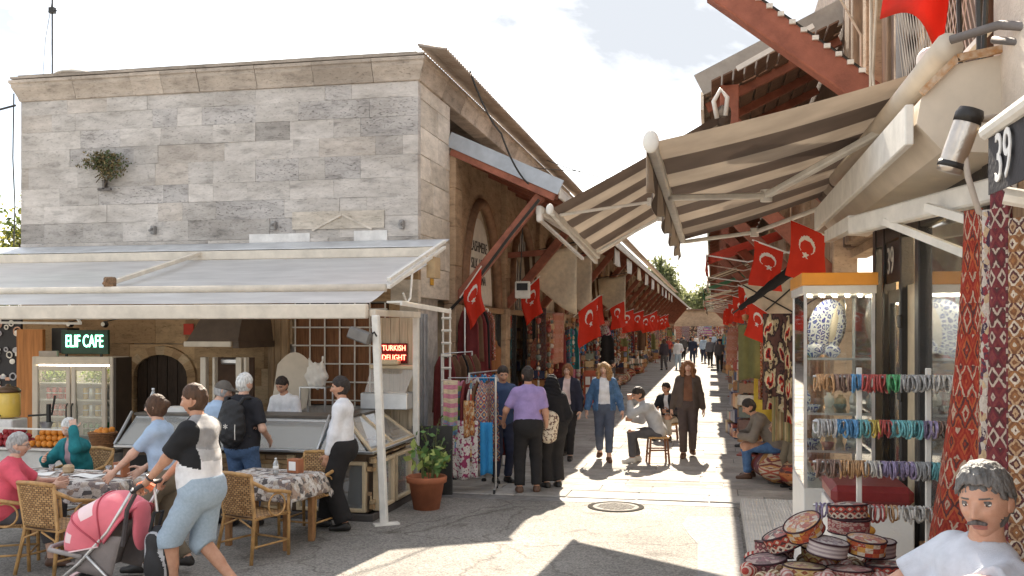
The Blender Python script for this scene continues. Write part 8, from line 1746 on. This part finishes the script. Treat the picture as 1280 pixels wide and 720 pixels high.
# stool man
def stool(label, loc, rz, h, w=.36, back=0):
    t = thing('wooden_stool', label, 'stool', loc, rz); m = MB(); m.box((-w/2,-w/2,h-.035), (w/2,w/2,h), e=.008); m.build('seat', RAT, t, world=False); SW = mat('stool_wood', (.20,.085,.04), v=.3, sc=8)
    for sx in (-1,1):
        for sy in (-1,1): m = MB(); m.beam((sx*(w/2-.01),sy*(w/2-.01),0), (sx*(w/2-.04),sy*(w/2-.04),h-.036), .032, .032); m.build('leg', SW, t, world=False)
        m = MB(); m.beam((sx*(w/2-.02),-w/2+.03,h*.35), (sx*(w/2-.02),w/2-.03,h*.35), .02, .025); m.build('stretcher', SW, t, world=False); m = MB(); m.beam((-w/2+.03,sx*(w/2-.02),h*.5), (w/2-.03,sx*(w/2-.02),h*.5), .02, .025); m.build('stretcher', SW, t, world=False)
    return t
stool('wooden stool under the man resting his head in the sunlit street', (-.90,16.42,.016), R(12), .46)
person('man in pale grey shirt sitting on a stool holding his head', (-.93,16.42,.0), R(96), 1.74, dict(pelvis=(0,-.02,.56), lean=14, lean2=34, footL=(-.10,.40,.1), footR=(.12,.30,.1), handL=(-.05,.44,1.08), handR=(.10,.42,.74), elbowL=(-.3,.3,-1), elbowR=(.3,.3,-1), head=(6,24), gripL='grip'), dict(m=C_('shirt_grey', (.42,.42,.43)), sleeve=.9, hem=.12, inf=.014), None, dict(m=GREYD), None, SHW, skin=SK_A, hair=('short', H_BLACK), hd='mid')
stool('low stool under the young man with a tray farther up the street', (-.86,20.0,.016), 0, .34)
person('young man in dark vest sitting with a tray behind the stool man', (-.86,20.0,0), R(160), 1.66, dict(pelvis=(0,-.02,.43), lean=10, lean2=18, footL=(-.14,.34,.1), footR=(.14,.36,.1), handL=(-.14,.36,.62), handR=(.14,.36,.62), head=(-15,10)), dict(m=WHT, sleeve=.9), dict(m=C_('vest_dark', (.03,.03,.035)), sleeve=.9, hem=.1, open=.04, name='vest'), dict(m=C_('trouser_sand', (.45,.40,.33)), leg=.95), None, SHB, hair=('short', H_BLACK), hd='mid')
m = MB(); m.box((-.22,-.14,0), (.22,.14,.05), e=.01); solo('tray', m, C_('tray_dark', (.05,.04,.04)), 'dark shoe shine tray on the young man\'s knees', 'tray', (-.74,19.64,.60), R(-20))
# right side people
person('man in jeans and grey jacket sitting hunched on a pouf on the right', (.90,15.1,0), R(94), 1.72, dict(pelvis=(0,-.02,.52), lean=22, lean2=40, footL=(-.10,.38,.085), footR=(.12,.30,.085), handL=(-.05,.50,.66), handR=(.08,.50,.68), head=(0,25)), dict(m=C_('jacket_taupe', (.20,.17,.14)), sleeve=.95, hem=.1, inf=.014), None, dict(m=C_('jeans_mid', (.075,.15,.30), v=.3, sc=14)), None, SHN, hair=('short', H_BLACK), hd='mid')
person('person in long beige coat and dark scarf beside the glass case', (1.16,14.25,0), R(120), 1.58, dict(handL=(-.18,.25,.95), handR=(.2,.2,.9)), dict(m=C_('coat_beige', (.50,.38,.32)), sleeve=.95, hem=.5, inf=.03), None, dict(m=KHK), None, SHB, skin=SK_B, hair=('scarf', C_('scarf_dark', (.04,.03,.035))), fem=True)
person('person in cream hooded top sitting farther along on the right', (1.02,18.9,0), R(100), 1.62, dict(pelvis=(0,-.02,.50), lean=20, lean2=34, footL=(-.1,.36,.085), footR=(.1,.42,.085), handL=(-.1,.40,.7), handR=(.1,.40,.7), head=(0,20)), dict(m=C_('hood_cream', (.58,.52,.45)), sleeve=.95, hem=.1, inf=.02), None, dict(m=BLKC), None, SHB, hair=('cap', C_('cap_dark', (.03,.03,.03)), H_BLACK))
# far crowd
FAR = [((-1.82,53.5),178,WHT,DENL,'man in white shirt and pale jeans with his back turned, far down the street',0),((-2.5,52),20,C_('top_dark', (.05,.04,.05)),GREYD,'small dark clothed woman left of the far man in white',1),((-1.15,60),170,NAVY,NAVY,'tall man in navy suit in the middle of the far crowd',0),((-.55,64),185,LBL,NAVY,'far walker in pale blue beside the navy suit',1),((.40,51.5),175,C_('coat_dark', (.06,.055,.06)),BLKC,'man in dark coat and dark cap walking on the far right',2),((-.1,58),180,C_('jacket_mid', (.12,.12,.14)),BLKC,'far man in grey jacket in the sunlit strip',0),((1.0,60),150,C_('dress_white', (.6,.58,.55)),BLKC,'far woman in white top beside the dark coat man',1),((1.3,56),140,BLKC,BLKC,'far dark clothed figure at the right wares',0),((-2.9,66),200,C_('red_far', (.35,.06,.05)),NAVY,'far figure in red at the left wares',1),((-2.0,70),180,GREYD,BLKC,'far dark figure deep in the street, left of centre',0),((-.3,74),180,C_('beige_far', (.45,.38,.3)),GREYD,'far beige figure deep in the street',1),((.6,70),180,NAVY,BLKC,'far navy figure deep in the street, right of centre',0),((-2.4,82),180,NAVY,BLKC,'far navy figure beyond the red one on the left',0),((.9,84),180,GREYD,NAVY,'far grey figure at the right wares, deep in the street',1),((-.9,88),180,C_('tan_far', (.35,.25,.18)),BLKC,'far tan figure in the middle, deep in the street',0),((-1.8,95),180,BLKC,GREYD,'very far dark figure left of centre',0),((.2,98),180,LBL,NAVY,'very far pale blue figure right of centre',1),((-.6,104),180,NAVY,BLKC,'very far navy figure at the end of the street',0),((-1.3,78),180,WHT,NAVY,'farthest white topped figure near the end of the street',0)]
for i, ((x, y), a, tp, bt, l, k) in enumerate(FAR):
    person(l, (x,y,.016), R(a), 1.66+.03*(i % 4), dict(walk) if i % 2 else dict(handL=(-.2,.25,1.0)), dict(m=tp, sleeve=.95, hem=.12, inf=.012), None, dict(m=bt), None, SHB, hair=(('short', H_BLACK) if k == 0 else ('long', H_BROWN) if k == 1 else ('cap', BLKC, H_BLACK)), fem=(k == 1), h=.032, eyes=False, group='people far down the street')
# people sitting by the left wares
person('dark clothed seller sitting beside the left wares in the middle distance', (-3.35,30.8,0), R(-70), 1.7, dict(pelvis=(0,-.02,.5), lean=15, lean2=25, footL=(-.1,.4,.085), footR=(.12,.4,.085), handL=(-.1,.4,.65), handR=(.1,.4,.65)), dict(m=GREYD, sleeve=.95), None, dict(m=BLKC), None, SHB, hair=('short', H_BLACK), h=.026, eyes=False)
stool('small stool under the seated seller on the left', (-3.35,30.8,.016), 0, .42)
# moustached man in the foreground
def tache(root, K):
    q = SDF(.0035); q.cap((0,.099,-.046), (-.028,.088,-.054), .0085, .006, .004); q.cap((0,.099,-.046), (.028,.088,-.054), .0085, .006, .004); q.post = lambda X, Y, Z: .0015*np.sin(X*900)*np.sin(Z*500)
    V_, F2 = q.mesh(); V_ = (np.array(K['HM'].to_3x3()) @ V_.T).T+np.array(K['HM'].translation); obj('moustache', np_mesh('moustache', V_, F2, hairm('moustache', (.10,.09,.085))), root)
person('grey haired moustached man in white tee sitting in the right foreground', (.785,3.50,.44), R(110), 1.72, dict(pelvis=(0,.05,.62), lean=-22, lean2=-16, side=-6, footL=(-.12,.55,.30), footR=(.10,.42,.46), kneeR=(0,.3,1), handL=(-.20,.33,1.03), handR=(.22,.34,.80), elbowL=(-1,-.2,.25), elbowR=(1,-.4,-.5), head=(36,4), tilt=5, palmL=(0,0,-1)), dict(m=C_('tee_soft_white', (.56,.59,.65)), sleeve=.34, hem=.10, inf=.008, sl=.008, neck=.082, collar=1, fold=.007), None, dict(m=C_('jeans_blue', (.10,.20,.36), v=.3, sc=14), inf=.02), None, SHB, skin=skin_mat('skin_warm', (.56,.33,.23)), hair=('swept', hairm('salt_pepper', (.13,.125,.12))), hd='hi', h=.012, extra=tache, brow=H_DGREY, belly=.02)
fc = thing('seller_chair', 'dark chair of the moustached man with a maroon cover', 'chair', (.9,3.5,.46)); FCM = mat('chair_dark', (.05,.03,.03), r=.5)
for x in (.62,1.18):
    for y in (3.22,3.74): m = MB(); m.tube([(x,y,.461),(x,y,.97)], .018, 8); m.build('leg', FCM, fc)
m = MB(); m.box((.60,3.20,.93), (1.20,3.76,.97), e=.015); m.build('seat', FCM, fc); m = MB(); m.grid(lambda u, v: (1.22+.10*v, 3.16+.64*u, .97+.62*v), 8, 8, th=.03); m.build('backrest', KM, fc, True); m = MB(); m.tube([(1.2,3.18,1.2),(1.0,3.15,1.24),(.8,3.17,1.24)], .02, 8); m.build('armrest', FCM, fc, True)
